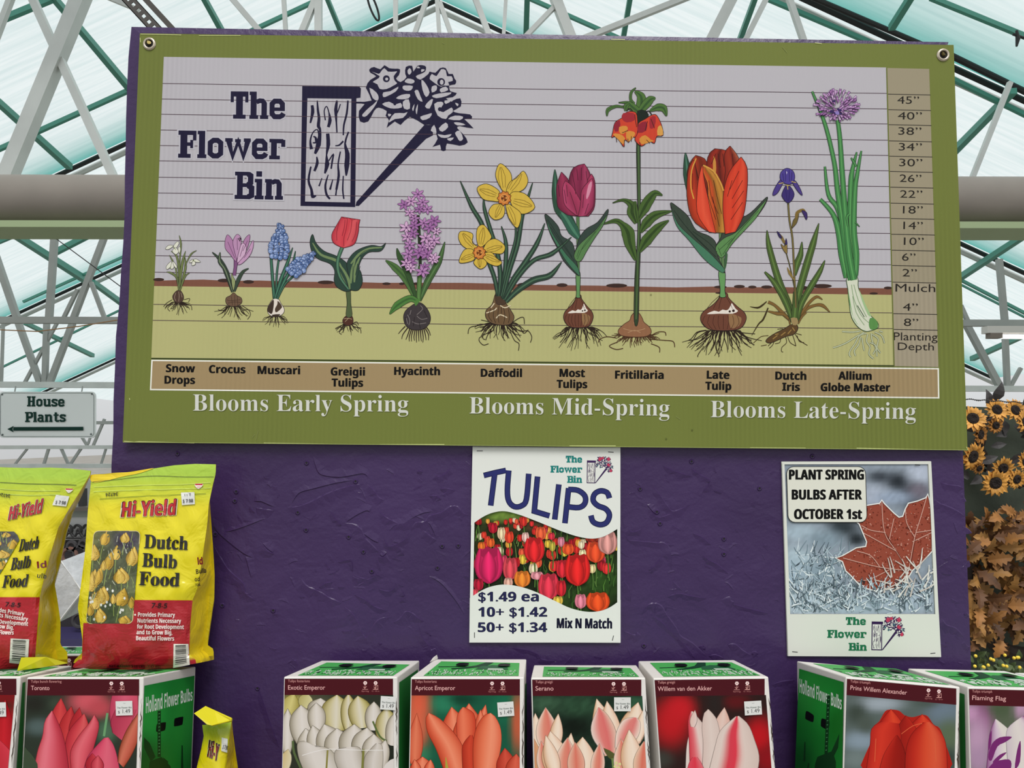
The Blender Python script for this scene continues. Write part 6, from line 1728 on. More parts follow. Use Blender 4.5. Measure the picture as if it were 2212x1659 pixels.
def side_toronto(a):
    a.frame(0, 1245, 4)
    a.blur('1245 945 1678 858 1645 1700 1213 1700', '1a7a2e', [(1300, 1200, 160, '259a3e', 260), (1600, 1250, 120, '2a9438', 300), (1250, 1600, 120, '0e5a20', 200)], 10, 14)
    holland(a, (1257, 1183), (1660, 1072), 140, 100)
    mill(a, ['1350 1285 1365 1270 1425 1260 1430 1275 1425 1320 1410 1335 1352 1345 1346 1325', '1503 1240 1515 1225 1575 1212 1580 1225 1575 1270 1565 1285 1505 1297 1500 1280'], '1372 1160 1372 1560', ['1240 1390 1290 1440 1340 1560 1300 1600 1240 1480', '1290 1600 1390 1560 1470 1640 1480 1700 1280 1700', '1400 1560 1450 1600 1440 1640', '1565 1460 1575 1460 1580 1659 1560 1659'])
def side_prins(a):
    a.frame(1659, 1245, 4)
    a.blur('272 798 656 915 645 1700 235 1700', '177a2a', [(330, 1000, 160, '2a9438', 200), (500, 1150, 120, '229436', 200), (600, 1300, 100, '14701f', 200), (300, 1600, 100, '0e5a20', 160)], 10, 14)
    holland(a, (276, 1005), (640, 1152), 122, 110)
    mill(a, ['330 1172 345 1165 392 1195 400 1215 395 1255 380 1258 330 1235 325 1215', '463 1240 475 1228 525 1245 535 1262 530 1310 515 1325 465 1300 460 1280'], '528 1030 505 1540', ['430 1560 560 1510 590 1600 590 1700 400 1700 410 1620', '540 1540 620 1360 610 1480 560 1580', '318 1430 328 1430 325 1600 310 1600', '330 1700 350 1610 360 1620 355 1700'])
def side_plain(quad):
    def f(a): a.fill(quad, '1a6a2a', 4, 8)
    return f
bulb_box('box with the pink tulip picture, carrying the upright yellow bulb food bag', (58, 1463), (310, 1463), 47.5, 304, (197, 1440), (423, 1444), None, ('Tulips bunch flowering', 'Toronto', 40, 66), paint_toronto, (252, 1513, 288, 1544, 0.03), ('r', side_toronto), seed=1)
bulb_box('box at the left picture edge showing only a strip of red tulip', (-200, 1462), (45, 1462), -215, 27, (-50, 1438), (155, 1438), None, ('Tulips', 'Tulip', 30, 40), paint_red, (-20, 1516, 15.5, 1547, 0.03), ('r', side_plain([(48, 1475), (54, 1473), (45, 1700), (32, 1700)])), seed=2)
bulb_box('box with the creamy white tulip picture, left of the orange tulip box', (613, 1462), (858, 1462), 608.5, 860, (694, 1427), (906, 1433), None, ('Tulips fosteriana', 'Exotic Emperor', 80, 47), paint_exotic, (822.5, 1503, 856, 1532, -0.06), ('r', side_plain([(862, 1474), (902, 1446), (898, 1700), (861, 1700)])), seed=3)
ap_ = bulb_box('box with the orange tulip picture, a torn flap sticking up from its lid', (887, 1463), (1132, 1463), 883, 1131.5, (939, 1424), (1137, 1429), None, ('Tulips fosteriana', 'Apricot Emperor', 87, 47), paint_apricot, (1075, 1515, 1110, 1546, 0.07), ('r', side_plain([(1134, 1478), (1137, 1474), (1137, 1700), (1133, 1700)])), seed=4)
bulb_box('box with several cream and pink tulips pictured on dark green', (1147, 1464), (1394, 1464), 1152.5, 1405, (1153.5, 1437), (1375, 1441), None, ('Tulips greigii', 'Serano', 39, 37), paint_serano, (1326, 1505, 1362, 1535, 0.0), None, seed=5)
bulb_box('box with one white tulip flamed in red, pictured before blurred red blooms', (1411, 1465), (1660, 1462), 1425, 1675, (1379, 1428), (1586, 1427), None, ('Tulips greigii', 'Willem van den Akker', 117, 37), paint_willem, (1607, 1513, 1644, 1543, 0.06), ('l', side_plain([(1401, 1478), (1408, 1484), (1421, 1700), (1405, 1700)])), seed=6)
bulb_box('box with the solid red tulip picture, its green lettered left side in view', (1827, 1462), (2074, 1484), 1821, 2070, (1721, 1428), (1934, 1441), None, ('Tulips triumph', 'Prins Willem Alexander', 122, 43), paint_prins, None, ('l', side_prins), seed=7)
bulb_box('box with the purple and white tulip picture, cut by the right picture edge', (2090, 1484), (2335, 1490), 2095, 2345, (1961, 1444), (2170, 1450), None, ('Tulips triumph', 'Flaming Flag', 73, 43), paint_flaming, None, ('l', side_plain([(2072, 1496), (2084, 1500), (2088, 1700), (2076, 1700)])), seed=8)
bulb_box('box at the far right picture edge, only a corner of its white lid in view', (2346, 1492), (2590, 1498), 2352, 2600, (2191, 1453), (2400, 1458), None, ('Tulips triumph', 'Tulip', 30, 40), paint_plain, None, None, seed=9)
bulb_box('box seen in the gap between the two yellow bulb food bags', (-10, 1414), (196, 1413), -12, 194, (30, 1397), (190, 1396), None, ('Tulips', 'Tulip', 30, 40), paint_plain, None, None, df=1.25, db=1.38, seed=10)

g = MB()
p = [U(928, 1431, 1.065), U(944, 1424, 1.097), U(942, 1416, 1.094), U(935, 1421, 1.082)]
g.hexa([q+Vector((0, 0, 0)) for q in p]+[q+Vector((0.0012, 0.001, 0.0008)) for q in p])
g.obj('torn_flap', CARD, ap_)

# ================================================================ the yellow bags of bulb food
def bag_film(name):
    M = ink(name, 0.28, 0.35)
    t = M.node_tree
    b = t.nodes['Principled BSDF']
    co = t.nodes.new('ShaderNodeTexCoord')
    n1 = t.nodes.new('ShaderNodeTexNoise'); n1.inputs['Scale'].default_value = 26; n1.inputs['Detail'].default_value = 3; n1.inputs['Distortion'].default_value = 1.5
    u = t.nodes.new('ShaderNodeBump'); u.inputs['Strength'].default_value = 0.55; u.inputs['Distance'].default_value = 0.006
    t.links.new(co.outputs['Object'], n1.inputs['Vector']); t.links.new(n1.outputs['Fac'], u.inputs['Height'])
    t.links.new(u.outputs['Normal'], b.inputs['Normal']); t.links.new(u.outputs['Normal'], b.inputs['Coat Normal'])
    b.inputs['Specular IOR Level'].default_value = 0.4
    return M
FILM = bag_film('glossy_bag_film')
def curve_x(pts):
    """x of a traced edge at height y"""
    p = sorted(pts, key=lambda q: q[1])
    def f(y):
        if y <= p[0][1]: return p[0][0]
        for (x0, y0), (x1, y1) in zip(p, p[1:]):
            if y <= y1: return x0+(x1-x0)*(y-y0)/((y1-y0) or 1)
        return p[-1][0]
    return f
class Bag:
    def __init__(s, label, L, R, SR, top, bot, d0, thick, seed, E=1.0):
        """L,R: edges of the printed face; SR: far silhouette of the side fold; top/bot: upper and lower outline y(x) as points"""
        s.L, s.R, s.SR = curve_x(S2(L)), curve_x(S2(R)), curve_x(S2(SR))
        tx, bx = S2(top), S2(bot)
        s.T = lambda u: tx[0][1]+(tx[-1][1]-tx[0][1])*u if len(tx) == 2 else curve_x([(y, x) for x, y in tx])(u)
        s.top, s.bot = tx, bx
        s.d0, s.th, s.E = d0, thick, E
        s.seed = seed
        s.ymin = min(y for x, y in tx); s.ymax = max(y for x, y in bx)
        s.root = thing('bulb_food_bag', U((bx[0][0]+bx[-1][0])/2, s.ymax, d0+thick/2), label, 'bag', 'yellow bulb food bags')
    def yi(s, pts, u):
        q = u*(len(pts)-1); i = min(int(q), len(pts)-2); q -= i
        return pts[i][1]+(pts[i+1][1]-pts[i][1])*q
    def depth(s, px, py):
        v = max(0.0, min(1.0, (py-s.ymin)/(s.ymax-s.ymin)))
        u = max(0.0, min(1.0, (px-s.L(py))/max(1, s.R(py)-s.L(py))))
        T = s.th*min(1, (v*1.6)**0.8)
        b = (max(0.0, 4*u*(1-u)))**0.6
        end = 1.0 if v < 0.85 else 1-0.35*((v-0.85)/0.15)**2
        rip = 0.0012*math.sin(px*0.06+py*0.045+s.seed)*math.sin(py*0.05-s.seed)+0.0008*math.sin(px*0.11-py*0.07)
        return s.d0+s.th*0.5-T*0.5*(0.55+0.45*b)*end+rip*min(1, v*4)
    def m(s, px, py, h): return U(px, py, s.depth(px, py)-h)
    def build(s, colf, sidec, sidef):
        NX, NY = 30, 56
        v, c, f = [], [], []
        for j in range(NY+1):
            row = []
            for i in range(NX+1):
                u = i/NX
                y = s.yi(s.top, u)+(s.yi(s.bot, u)-s.yi(s.top, u))*j/NY
                x = s.L(y)+(s.R(y)-s.L(y))*u
                v.append(s.m(x, y, 0)); c.append(colf(x, y))
        def quadify(a, n, m_):
            for j in range(m_):
                for i in range(n):
                    q = a+j*(n+1)+i
                    f.append((q, q+1, q+n+2, q+n+1))
        quadify(0, NX, NY)
        face = mesh_obj('front_panel', v, f, FILM, s.root, cols=[tuple(min(.93, lin(int(k[z:z+2], 16))/s.E) for z in (0, 2, 4)) for k in c], flat=False)
        # side fold, from the printed face back to the far seam, pinched in the middle
        v, c, f = [], [], []
        G = 8
        for j in range(NY+1):
            y0 = s.yi(s.top, 1.0); y1 = s.yi(s.bot, 1.0)
            y = y0+(y1-y0)*j/NY
            xr = s.R(y); xs = s.SR(y)
            dr = s.depth(xr, y)
            vv = min(1, (j/NY*1.6)**0.8)
            for i in range(G+1):
                t = i/G
                dd = dr+(s.th*0.9*vv)*t
                x = xr+(xs-xr)*t
                pin = math.sin(math.pi*t)*0.10*(xs-xr)*math.sin(j*0.5+s.seed)*0.5
                v.append(U(x-pin, y+t*sidef*j/NY, dd+0.0001)); c.append(sidec if 0 < i else sidec)
        quadify(0, G, NY)
        mesh_obj('side_fold', v, f, FILM, s.root, cols=[tuple(min(.93, lin(int(k[z:z+2], 16))/s.E) for z in (0, 2, 4)) for k in c], flat=False)
        # back panel closes the pouch
        v, c, f = [], [], []
        for j in range(NY+1):
            for i in range(9):
                u = i/8
                y = s.yi(s.top, u)+(s.yi(s.bot, u)-s.yi(s.top, u))*j/NY
                xa, xb = s.L(y)+1.5, s.SR(y)-0.5
                vv = min(1, (j/NY*1.6)**0.8)
                yy = s.yi(s.top, 1)+(s.yi(s.bot, 1)-s.yi(s.top, 1))*j/NY
                v.append(U(xa+(xb-xa)*u, y-(3+6*j/NY if j else 0)+(sidef*j/NY)*u, s.d0+s.th*0.5+0.0012+s.th*0.42*vv*(0.5+0.5*min(1, 2*u))))
                c.append('c8b418')
        quadify(0, 8, NY)
        mesh_obj('back_panel', v, f, FILM, s.root, cols=[tuple(min(.93, lin(int(k[z:z+2], 16))/s.E) for z in (0, 2, 4)) for k in c], flat=False)
    def art(s, h=0.0009, step=6e-5):
        a = Art(s.m, s.E, h)
        a.edge = 0.7
        a.STEP = step
        return a
def mixc(a, b, t):
    t = max(0, min(1, t))
    return '%02x%02x%02x' % tuple(int(int(a[i:i+2], 16)*(1-t)+int(b[i:i+2], 16)*t) for i in (0, 2, 4))
YL, LM, GOLD, RED = 'dccd14', 'a2c23c', 'f4d41c', 'a81c26'
def front_col(y0, y1, yr=9999):
    def f(x, y):
        if y > yr: return RED
        return mixc(LM, YL, (y-y0)/(y1-y0))
    return f
BT = lambda x, y, p0, n: plane_hit(p0, n, x, y).y-EYE.y
# --- the full bag on the pink tulip box
D1 = 1.035
bg1 = Bag('yellow bulb food bag standing upright on the box with the pink tulips', '198 1025 196 1045 190 1100 183 1200 175 1262 168 1312 171 1332 178 1382 177 1418 160 1434 157 1441',
          '466 1003 466 1022 459 1050 451 1090 448 1130 438 1200 427 1270 416 1296 412 1330 409 1390 406 1412 422 1424 424 1432', '467 1003 466 1025 458 1060 453 1078 455 1110 460 1180 464 1250 463 1300 456 1350 449 1400 450 1412 461 1418 462 1424',
          '198 1026 225 1026 260 1020 320 1012 380 1005 430 1002 467 1003', '157 1441 200 1445 260 1447 320 1447 360 1447 400 1441 424 1433', D1, 0.062, 1.0)
bg1.build(front_col(1025, 1095, 1424), GOLD, -8)
a = bg1.art()
a.fill('180 1346 411 1346 408 1436 176 1436', RED, 26, 14)
a.fill('283 1296 416 1297 411 1348 283 1348', RED, 16, 8)
a.fill('176 1434 408 1434 421 1432 158 1443', '961822', 24, 4)
a.obj('red_label', bg1.root, FILM, 'dark red lower label')
a = bg1.art(0.0007)
a.frame(0, 830, 4)
a.poly('785 785 900 775 1000 765 1100 760 1200 745 1330 725 1200 770 1050 800 900 838 795 845', 'e0c41c', 3)
a.frame(0, 0, 1)
a.line('200 1041 250 1036 300 1030 340 1028 400 1030 462 1030', 1.0, '4a5a20', 3)
a.lines(['203 1052 300 1048 400 1046 455 1042', '202 1062 300 1058 400 1056 455 1054'], 1.4, 'c8d860', 3)
a.lines(['215 1078 300 1072 400 1068 445 1066'], 1.2, '8a9a1c', 3)
a.obj('zip_seal', bg1.root, FILM, 'resealable zip strip with golden back flap')
def garden(a, x0, y0, x1, y1, sd):
    r = random.Random(sd)
    a.blur([(x0, y0), (x1, y0), (x1, y1), (x0, y1)], '4a5034', [(x0+20, y0+15, 30, '6a6a3a', 20), (x1-30, y0+20, 30, '3a2c48', 22), (x0+60, y1-30, 40, '3c4a2c', 30), (x1-20, y1-40, 24, '6a7048', 40)], 16, 24, grain=0.3)
    L = {}
    for i in range(80):
        x, y = r.uniform(x0+2, x1-4), r.uniform(y0+20, y1-2)
        L.setdefault(r.choice(['7d8a4a', '2c3820', '9aa070', '56683a', 'b8bca8']), []).append([(x, y), (min(x1-1, max(x0+1, x+r.uniform(-12, 12))), max(y0+2, y-r.uniform(10, 30)))])
    for c, l in L.items(): a.lines(l, 1.6, c, 0, taper=(2, 0.8))
    for x, y, w_, h in [(.36, .04, .16, .2), (.72, .04, .16, .14), (.14, .2, .2, .22), (.56, .2, .14, .2), (.43, .29, .16, .24), (.86, .24, .2, .26), (.32, .34, .1, .14), (.12, .5, .2, .3), (.24, .45, .14, .24), (.65, .45, .26, .22), (.3, .66, .24, .24), (.16, .72, .2, .24), (.67, .68, .22, .24), (.5, .7, .1, .14), (.08, .82, .12, .16), (.26, .88, .2, .2), (.85, .74, .14, .16), (.72, .93, .22, .12)]:
        W_, H_ = (x1-x0)*w_*1.15, (y1-y0)*h*0.8
        cx, cy = x0+(x1-x0)*x, y0+(y1-y0)*(y+0.03)
        ln = r.uniform(-.1, .3)*H_
        c = r.choice([('8a6a1c', 'd0a83a', 'e0c060', 'a8801c'), ('96741e', 'dab448', 'c8a034', '8a6a18')])
        a.line([(cx-ln*0.5, cy+H_*0.45), (cx-ln, cy+H_), (cx-ln*1.4, min(y1-2, cy+H_*1.7))], 2.2, '7d8a4a', 2)
        a.petal(cx-ln*0.5, cy+H_*0.5, cx+ln*0.5, cy-H_*0.5, W_, c, prof=(0.45, 0.92, 1.0, 0.8, 0.42, 0.0))
        a.petal(cx-ln*0.5-W_*.12, cy+H_*0.5, cx+ln*0.3-W_*.2, cy-H_*0.4, W_*0.62, c[1:], 0.1, prof=(0.4, 0.9, 1.0, 0.8, 0.42, 0.0))
    for i in range(16): a.disc(r.uniform(x0+6, x1-6), r.uniform(y0+(y1-y0)*.6, y1-5), 2.5, 'd8d8d0', 3.5, n=6)
a = bg1.art(0.0012, 2e-6)
a.clip = rrect(203, 1147, 303, 1347, 10)
a.clip = [(x-(y-1147)*0.085+(x-203)*0.0, y) for x, y in a.clip]
garden(a, 186, 1147, 303, 1347, 3)
a.clip = None
a.line([(x-(y-1147)*0.085, y) for x, y in rrect(203, 1147, 303, 1347, 10)], 1.4, 'd8c890', 0, True)
a.obj('tulip_picture', bg1.root, FILM, 'printed picture of yellow tulips')
a = bg1.art(0.0013)
a.text('Hi-Yield', (261, 1118), (379, 1113), 33, 'dcd6b0', 'bold', up_=(0.10, -0.995), fat=2.2)
a.text('Hi-Yield', (262, 1117), (378, 1112.5), 33, '3a0a0c', 'bold', up_=(0.10, -0.995), fat=1.5)
a.text('Hi-Yield', (263, 1117), (377, 1112.5), 32, 'b82028', 'bold', up_=(0.10, -0.995), fat=0.4)
a.obj('maker_lettering', bg1.root, FILM, 'red outlined maker name')
a = bg1.art(0.0013)
for t_, x0, x1, y0, y1 in [('Dutch', 311, 405, 1184, 1188), ('Bulb', 307, 381, 1224, 1228), ('Food', 300, 387, 1264, 1267)]:
    a.text(t_, (x0, y0), (x1, y1), 29, '15130c', 'serif', up_=(0.07, -0.998), fat=0.8)
a.obj('product_lettering', bg1.root, FILM, 'black serif product lettering')
a = bg1.art(0.0016)
a.text('7-8-5', (326, 1313), (360, 1314), 11, '240a0c', 'bold', up_=(0.2, -0.98))
a.disc(292, 1328, 2.2, 'e8d8d0')
for t_, x0, x1, y in [('Provides Primary', 298, 378, 1332), ('Nutrients Necessary', 297, 391, 1345), ('for Root Development', 296, 397, 1358), ('and to Grow Big,', 295, 372, 1370), ('Beautiful Flowers', 294, 376, 1383)]:
    a.text(t_, (x0, y), (x1, y+1), 9.3, 'ead6d0', 'bold', fat=0.2)
a.obj('claim_lettering', bg1.root, FILM, 'white claim lettering')
a = bg1.art(0.0016)
a.text('NET WEIGHT 3.25 LBS. (1.47 KG)', (236, 1441), (347, 1443), 5, '300a0e', 'bold')
a.obj('weight_lettering', bg1.root, FILM)
a = bg1.art(0.0016)
a.text('34724', (255, 1063), (228, 1065), 7.5, '2c2c10', 'bold', up_=(0.0, 1.0))
a.obj('batch_number', bg1.root, FILM)
def barcode(a, q):
    q = a._p(q)
    a.fill(q, 'e0dcd0', 6, 6)
    a.base += 0.0012
    a.STEP = 2e-5
    r = random.Random(6); v = 0.06
    while v < 0.86:
        w_ = r.choice([0.012, 0.02, 0.035])
        p = [lerp2(lerp2(q[0], q[3], k), lerp2(q[1], q[2], k), u) for k, u in ((v, .12), (v, .82), (v+w_, .82), (v+w_, .12))]
        a._put(p, [(0, 1, 2, 3)], '161616', True)
        v += w_+r.choice([0.018, 0.03, 0.045])
a = bg1.art(0.0018); barcode(a, '375 1391 407 1391 410 1436 374 1443'); a.obj('barcode', bg1.root, FILM)
a = bg1.art(0.0018)
a.fill('391 1064 420 1063 421 1089 393 1091', 'd8d8d2', 4, 4); a.base += 0.0012; a.text('$ 7.98', (395, 1086), (417, 1085), 7.5, '1a1a1a', 'bold'); a.lines(['399 1067 399 1071', '404 1067 404 1071', '408 1066 412 1066', '411 1066 410 1071'], 1.0, '2a2a2a', 0)
a.obj('price_sticker', bg1.root, FILM)
a = bg1.art(0.0018)
a.poly('421 1045 438 1045 437 1050 429 1056 423 1052', 'e6d8cc', 2); a.rect4('421 1045 438 1045 437 1048 422 1048', 'b82030'); a.lines(['425 1052 434 1052'], 1, 'c84050', 0)
a.obj('heart_mark', bg1.root, FILM)
def side_map(bag):
    def f(px, py, h):
        xr, xs = bag.R(py), bag.SR(py)
        t = (px-xr)/max(1, xs-xr)
        v = min(1, ((py-bag.ymin)/(bag.ymax-bag.ymin)*1.6)**0.8)
        return U(px, py, bag.depth(xr, py)+bag.th*0.9*v*t-h)
    return f
a = Art(side_map(bg1), 1.0, 0.0035)
a.text('ld', (428, 1220), (438, 1219), 15, 'b02028', 'bold', fat=0.4); a.text('Bulb', (424, 1240), (446, 1237), 10, '1a1810', 'bold'); a.text('od', (421, 1256), (432, 1255), 9, '1a1810', 'bold'); a.text('724', (422, 1267), (433, 1266), 6, '1a1810', 'bold')
a.obj('side_lettering', bg1.root, FILM)

# --- the bag cut by the left picture edge, turned and slumped
bg2 = Bag('slumped yellow bulb food bag cut off by the left picture edge', '-70 1010 -75 1100 -85 1300 -90 1440', '196 1014 195 1024 180 1050 150 1098 126 1140 108 1200 92 1262 86 1290 86 1330 80 1390 76 1420 40 1446 36 1449',
          '197 1014 196 1026 176 1075 158 1110 144 1160 130 1230 118 1275 124 1310 131 1360 131 1400 130 1415 144 1430 146 1433', '-70 1005 0 1008 60 1010 120 1011 170 1010 192 1012 197 1017', '-90 1447 -40 1449 0 1450 20 1450 30 1449 36 1449', 1.03, 0.062, 2.3)
bg2.build(front_col(1030, 1110, 1412), 'f0cc1c', -16)
a = bg2.art()
a.fill('-85 1290 86 1290 76 1420 -88 1420', 'b0222c', 22, 14); a.fill('-88 1418 76 1418 36 1448 -90 1448', 'b0222c', 20, 6)
a.obj('red_label', bg2.root, FILM, 'red lower label')
a = bg2.art(0.0007)
a.lines(['0 1042 60 1045 120 1046 165 1048'], 1.2, '4a5a20', 3); a.lines(['0 1056 60 1060 130 1060', '0 1066 60 1070 130 1068'], 1.6, 'b8cc58', 3)
a.obj('zip_seal', bg2.root, FILM)
a = bg2.art(0.0012, 2e-6)
a.clip = [(-70, 1148), (30, 1148), (38, 1156), (42, 1166), (0, 1240), (-60, 1240)]
garden(a, -70, 1148, 45, 1250, 5)
a.clip = None
a.obj('tulip_picture', bg2.root, FILM)
a = bg2.art(0.0013)
for c, ft in (('dcd6b0', 2.0), ('3a0a0c', 1.3), ('b82c34', 0.2)):
    a.text('Hi-Yield', (18, 1124), (88, 1108), 30, c, 'bold', up_=(0.18, -0.98), fat=ft)
a.obj('maker_lettering', bg2.root, FILM)
a = bg2.art(0.0013)
for t_, x0, x1, y0, y1 in [('Dutch', 40, 82, 1192, 1184), ('Bulb', 22, 64, 1232, 1226), ('Food', 4, 58, 1270, 1267)]:
    a.text(t_, (x0, y0), (x1, y1), 27, '1a180e', 'serif', up_=(0.2, -0.98), fat=0.6)
a.obj('product_lettering', bg2.root, FILM)
a = bg2.art(0.0016)
a.text('7-8-5', (10, 1310), (43, 1312), 10, '2a0c10', 'bold', up_=(0.25, -0.97))
for t_, x0, x1, y, y2 in [('des Primary', -2, 52, 1322, 1331), ('ts Necessary', -2, 60, 1333, 1342), ('Development', -2, 60, 1347, 1352), ('ow Big,', -2, 29, 1357, 1360), ('Flowers', -2, 29, 1370, 1371)]:
    a.text(t_, (x0, y), (x1, y2), 9, 'ead6d0', 'bold', up_=(0.12, -0.99), fat=0.2)
a.obj('claim_lettering', bg2.root, FILM)
a = bg2.art(0.0016)
a.text('34724', (22, 1068), (-3, 1064), 7.5, '2c2c10', 'bold', up_=(0.0, 1.0))
a.obj('batch_number', bg2.root, FILM)
a = bg2.art(0.0018); barcode(a, '23 1379 63 1381 60 1436 20 1432'); a.obj('barcode', bg2.root, FILM)
a = bg2.art(0.0018)
a.fill('121 1069 150 1072 143 1094 113 1091', 'd8d8d2', 4, 4); a.base += 0.0012; a.text('$ 7.98', (119, 1088), (141, 1090), 7.5, '1a1a1a', 'bold', up_=(0.25, -0.97))
a.obj('price_sticker', bg2.root, FILM)
a = bg2.art(0.0018); a.poly('142 1055 158 1056 155 1061 148 1065 143 1060', 'e6d8cc', 2); a.rect4('142 1055 158 1056 157 1058 142 1058', 'b82030'); a.obj('heart_mark', bg2.root, FILM)
a = Art(side_map(bg2), 1.0, 0.0035)
a.text('ld', (81, 1228), (101, 1226), 14, 'b02028', 'bold', fat=0.4); a.text('ulb', (80, 1248), (100, 1250), 10, '1a1810', 'bold')
a.obj('side_lettering', bg2.root, FILM)
g = MB()     # the folded-out bottom corner
p = [U(37, 1449, 1.0), U(46, 1420, 1.0), U(100, 1419, 1.01), U(146, 1432, 1.03), U(120, 1437, 1.02)]
g.add(p+[q+Vector((0, 0.002, -0.001)) for q in p], [(0, 1, 2, 4), (2, 3, 4), (5, 9, 7, 6), (7, 9, 8), (0, 4, 9, 5), (4, 3, 8, 9)])
g.obj('bottom_fold', mat('yellow_film', 'd8cc1c', 0.3, E=1.0), bg2.root)

# --- the small-looking bag, seen almost from its side, lower down behind the pink tulip box
bg3 = Bag('yellow bulb food bag with folded top, low beside the pink tulip box', '436 1560 438 1575 440 1590 434 1620 424 1662 420 1700 415 1776', '500 1555 498 1575 494 1610 488 1660 484 1700 480 1776', '501 1556 503 1580 508 1620 514 1662 518 1700 524 1776',
          '436 1566 460 1565 480 1561 500 1556', '415 1762 440 1764 465 1764 480 1762', 1.04, 0.05, 3.1)
bg3.build(front_col(1560, 1620), GOLD, 0)
g = MB()
t0 = [U(*q, d) for q, d in (((419, 1541), 1.035), ((444, 1525), 1.05), ((501, 1551), 1.05), ((500, 1557), 1.036), ((458, 1567), 1.03), ((447, 1565), 1.03))]
g.add(t0+[q+Vector((0, 0.003, -0.002)) for q in t0], [(0, 1, 2, 3, 4, 5)[::-1], (6, 7, 8, 9, 10, 11)]+[(i, (i+1) % 6, 6+(i+1) % 6, 6+i) for i in range(6)])
g.obj('folded_top', mat('yellow_film', 'd8cc1c', 0.3, E=1.0), bg3.root)
a = bg3.art(0.0013)
for c, ft in (('d8d49a', 1.5), ('2a080a', 1.0)):
    a.text('Hi-Y', (448, 1634), (470, 1644), 36, c, 'bold', up_=(0.12, -0.99), fat=ft)
a.text('Hi-Y', (449, 1634), (469, 1643), 33, '8a1c20', 'bold', up_=(0.12, -0.99))
a.obj('maker_lettering', bg3.root, FILM)
a = bg3.art(0.0018)
a.fill('479 1593 492 1596 491 1626 478 1622', 'd8d8d2', 3, 5); a.base += 0.0012; a.text('$ 7.98', (480, 1617), (491, 1620), 9, '1a1a1a', 'bold')
a.obj('price_sticker', bg3.root, FILM)

# ================================================================ left gap: house plants sign and the stall behind
HD = 13.2
def hp(px, py, h=0.0):
    p = U(px, py, HD); p.y -= h
    return p
hs = thing('house_plants_sign', hp(102, 896), 'white rounded sign reading House Plants with an arrow, hanging under a truss', 'sign')
c_ = rrect(-2, 846, 206, 946, 9)
g = MB()
n = len(c_)
v = [hp(x, y) for x, y in c_]
v += [q+Vector((0, 0.03, 0)) for q in v]
g.add(v, [tuple(range(n)), tuple(range(n, 2*n))[::-1]]+[(i, (i+1) % n, n+(i+1) % n, n+i) for i in range(n)])
g.obj('sign_panel', mat('white_sign_board', 'd4d6d4', 0.3, E=0.78), hs)
a = Art(hp, 0.95, 0.004); a.STEP = 5e-4
a.line(rrect(1, 849, 203, 943, 8), 1.2, '8f9694', 0, True)
for x, y in [(5, 852), (199, 851), (6, 939), (197, 938)]: a.disc(x, y, 2.2, '6a706e', n=8)
a.slab('House', (59, 878), (140, 878.5), 22, '15372f'); a.slab('Plants', (55, 912), (143, 911.5), 22, '15372f')
a.line('30 926.5 181 926', 8, '15372f', 0); a.poly('17 927 31 920 28 927 31 934', '15372f', 0)
a.obj('lettering', hs, INK, 'dark green slab lettering and left-pointing arrow')
for x in (30, 175):
    g = MB(); g.tube([hp(x, 850)+Vector((0, 0.015, 0)), hp(x, 834)+Vector((0, 0.05, 0))], 0.012, 6)
    g.obj('hanger', DG, hs)
g = MB()
def stall_box(b, x0, y0, x1, y1, d, th, m=0):
    p = [U(x0, y1, d), U(x1, y1, d), U(x1, y0, d), U(x0, y0, d)]
    q = [z+Vector((0, th, 0)) for z in p]
    b.hexa([p[0], p[1], q[1], q[0], p[3], p[2], q[2], q[3]], m)
st = thing('display_rack', U(120, 1385, 3.2), 'dark cluttered display rack with a wrought iron scroll, seen between the yellow bags', 'rack')
b = MB(); stall_box(b, 60, 1164, 262, 1460, 3.4, 0.5); b.obj('dark_back', mat('dark_rack_shade', '1c181c', 0.7), st)
b = MB(); stall_box(b, 60, 1117, 262, 1166, 3.38, 0.06); b.obj('pale_header', mat('pale_header_board', 'b8bab8', 0.5), st)
b = MB(); stall_box(b, 60, 1096, 262, 1104, 3.3, 0.3); stall_box(b, 60, 1104, 262, 1117, 3.36, 0.2, 1); b.obj('top_rail', [DK, mat('grey_green_rail', '7c837a', 0.5)], st)
b = MB(); stall_box(b, 60, 1380, 262, 1397, 3.2, 0.4); b.obj('navy_shelf', mat('navy_shelf', '282344', 0.5), st)
b = MB(); stall_box(b, 169, 1056, 178, 1097, 3.35, 0.04); b.obj('black_post', BLK, st)
b = MB()
for dx in (0, 20, 40, 60, -30, -60):
    b.tube([U(150+dx+x*0.9, 1147+y*0.9, 3.36) for x, y in smooth([(-12, -6), (-6, -14), (4, -10), (6, 0), (0, 5), (-4, 0), (0, -4)], False, 4)], 0.0055, 6)
    b.tube([U(150+dx+x, 1146+y, 3.36) for x, y in smooth([(-14, 16), (-6, 10), (0, -2), (6, 10), (14, 16)], False, 4)], 0.0055, 6)
b.tube([U(60, 1162, 3.36), U(262, 1162, 3.36)], 0.006, 6)
b.obj('iron_scroll', BLK, st)
r = random.Random(4)
for i, (x, y, q) in enumerate([(150, 1200, 15), (172, 1192, 12), (140, 1228, 16), (168, 1222, 13), (155, 1180, 9), (180, 1175, 8), (165, 1300, 13), (172, 1340, 14)]):
    b = MB()
    c0 = U(x, y, 3.3)
    rr_ = q/FPX*3.3
    b.tube([c0+Vector((math.cos(t*math.pi/8)*rr_, 0, math.sin(t*math.pi/8)*rr_)) for t in range(17)], 0.008, 6, cap=False)
    b.obj('wire_ring', mat('rusty_brown_wire' if i % 3 == 0 else 'black_wire', '5a4038' if i % 3 == 0 else '2c2a2c', 0.5), st)
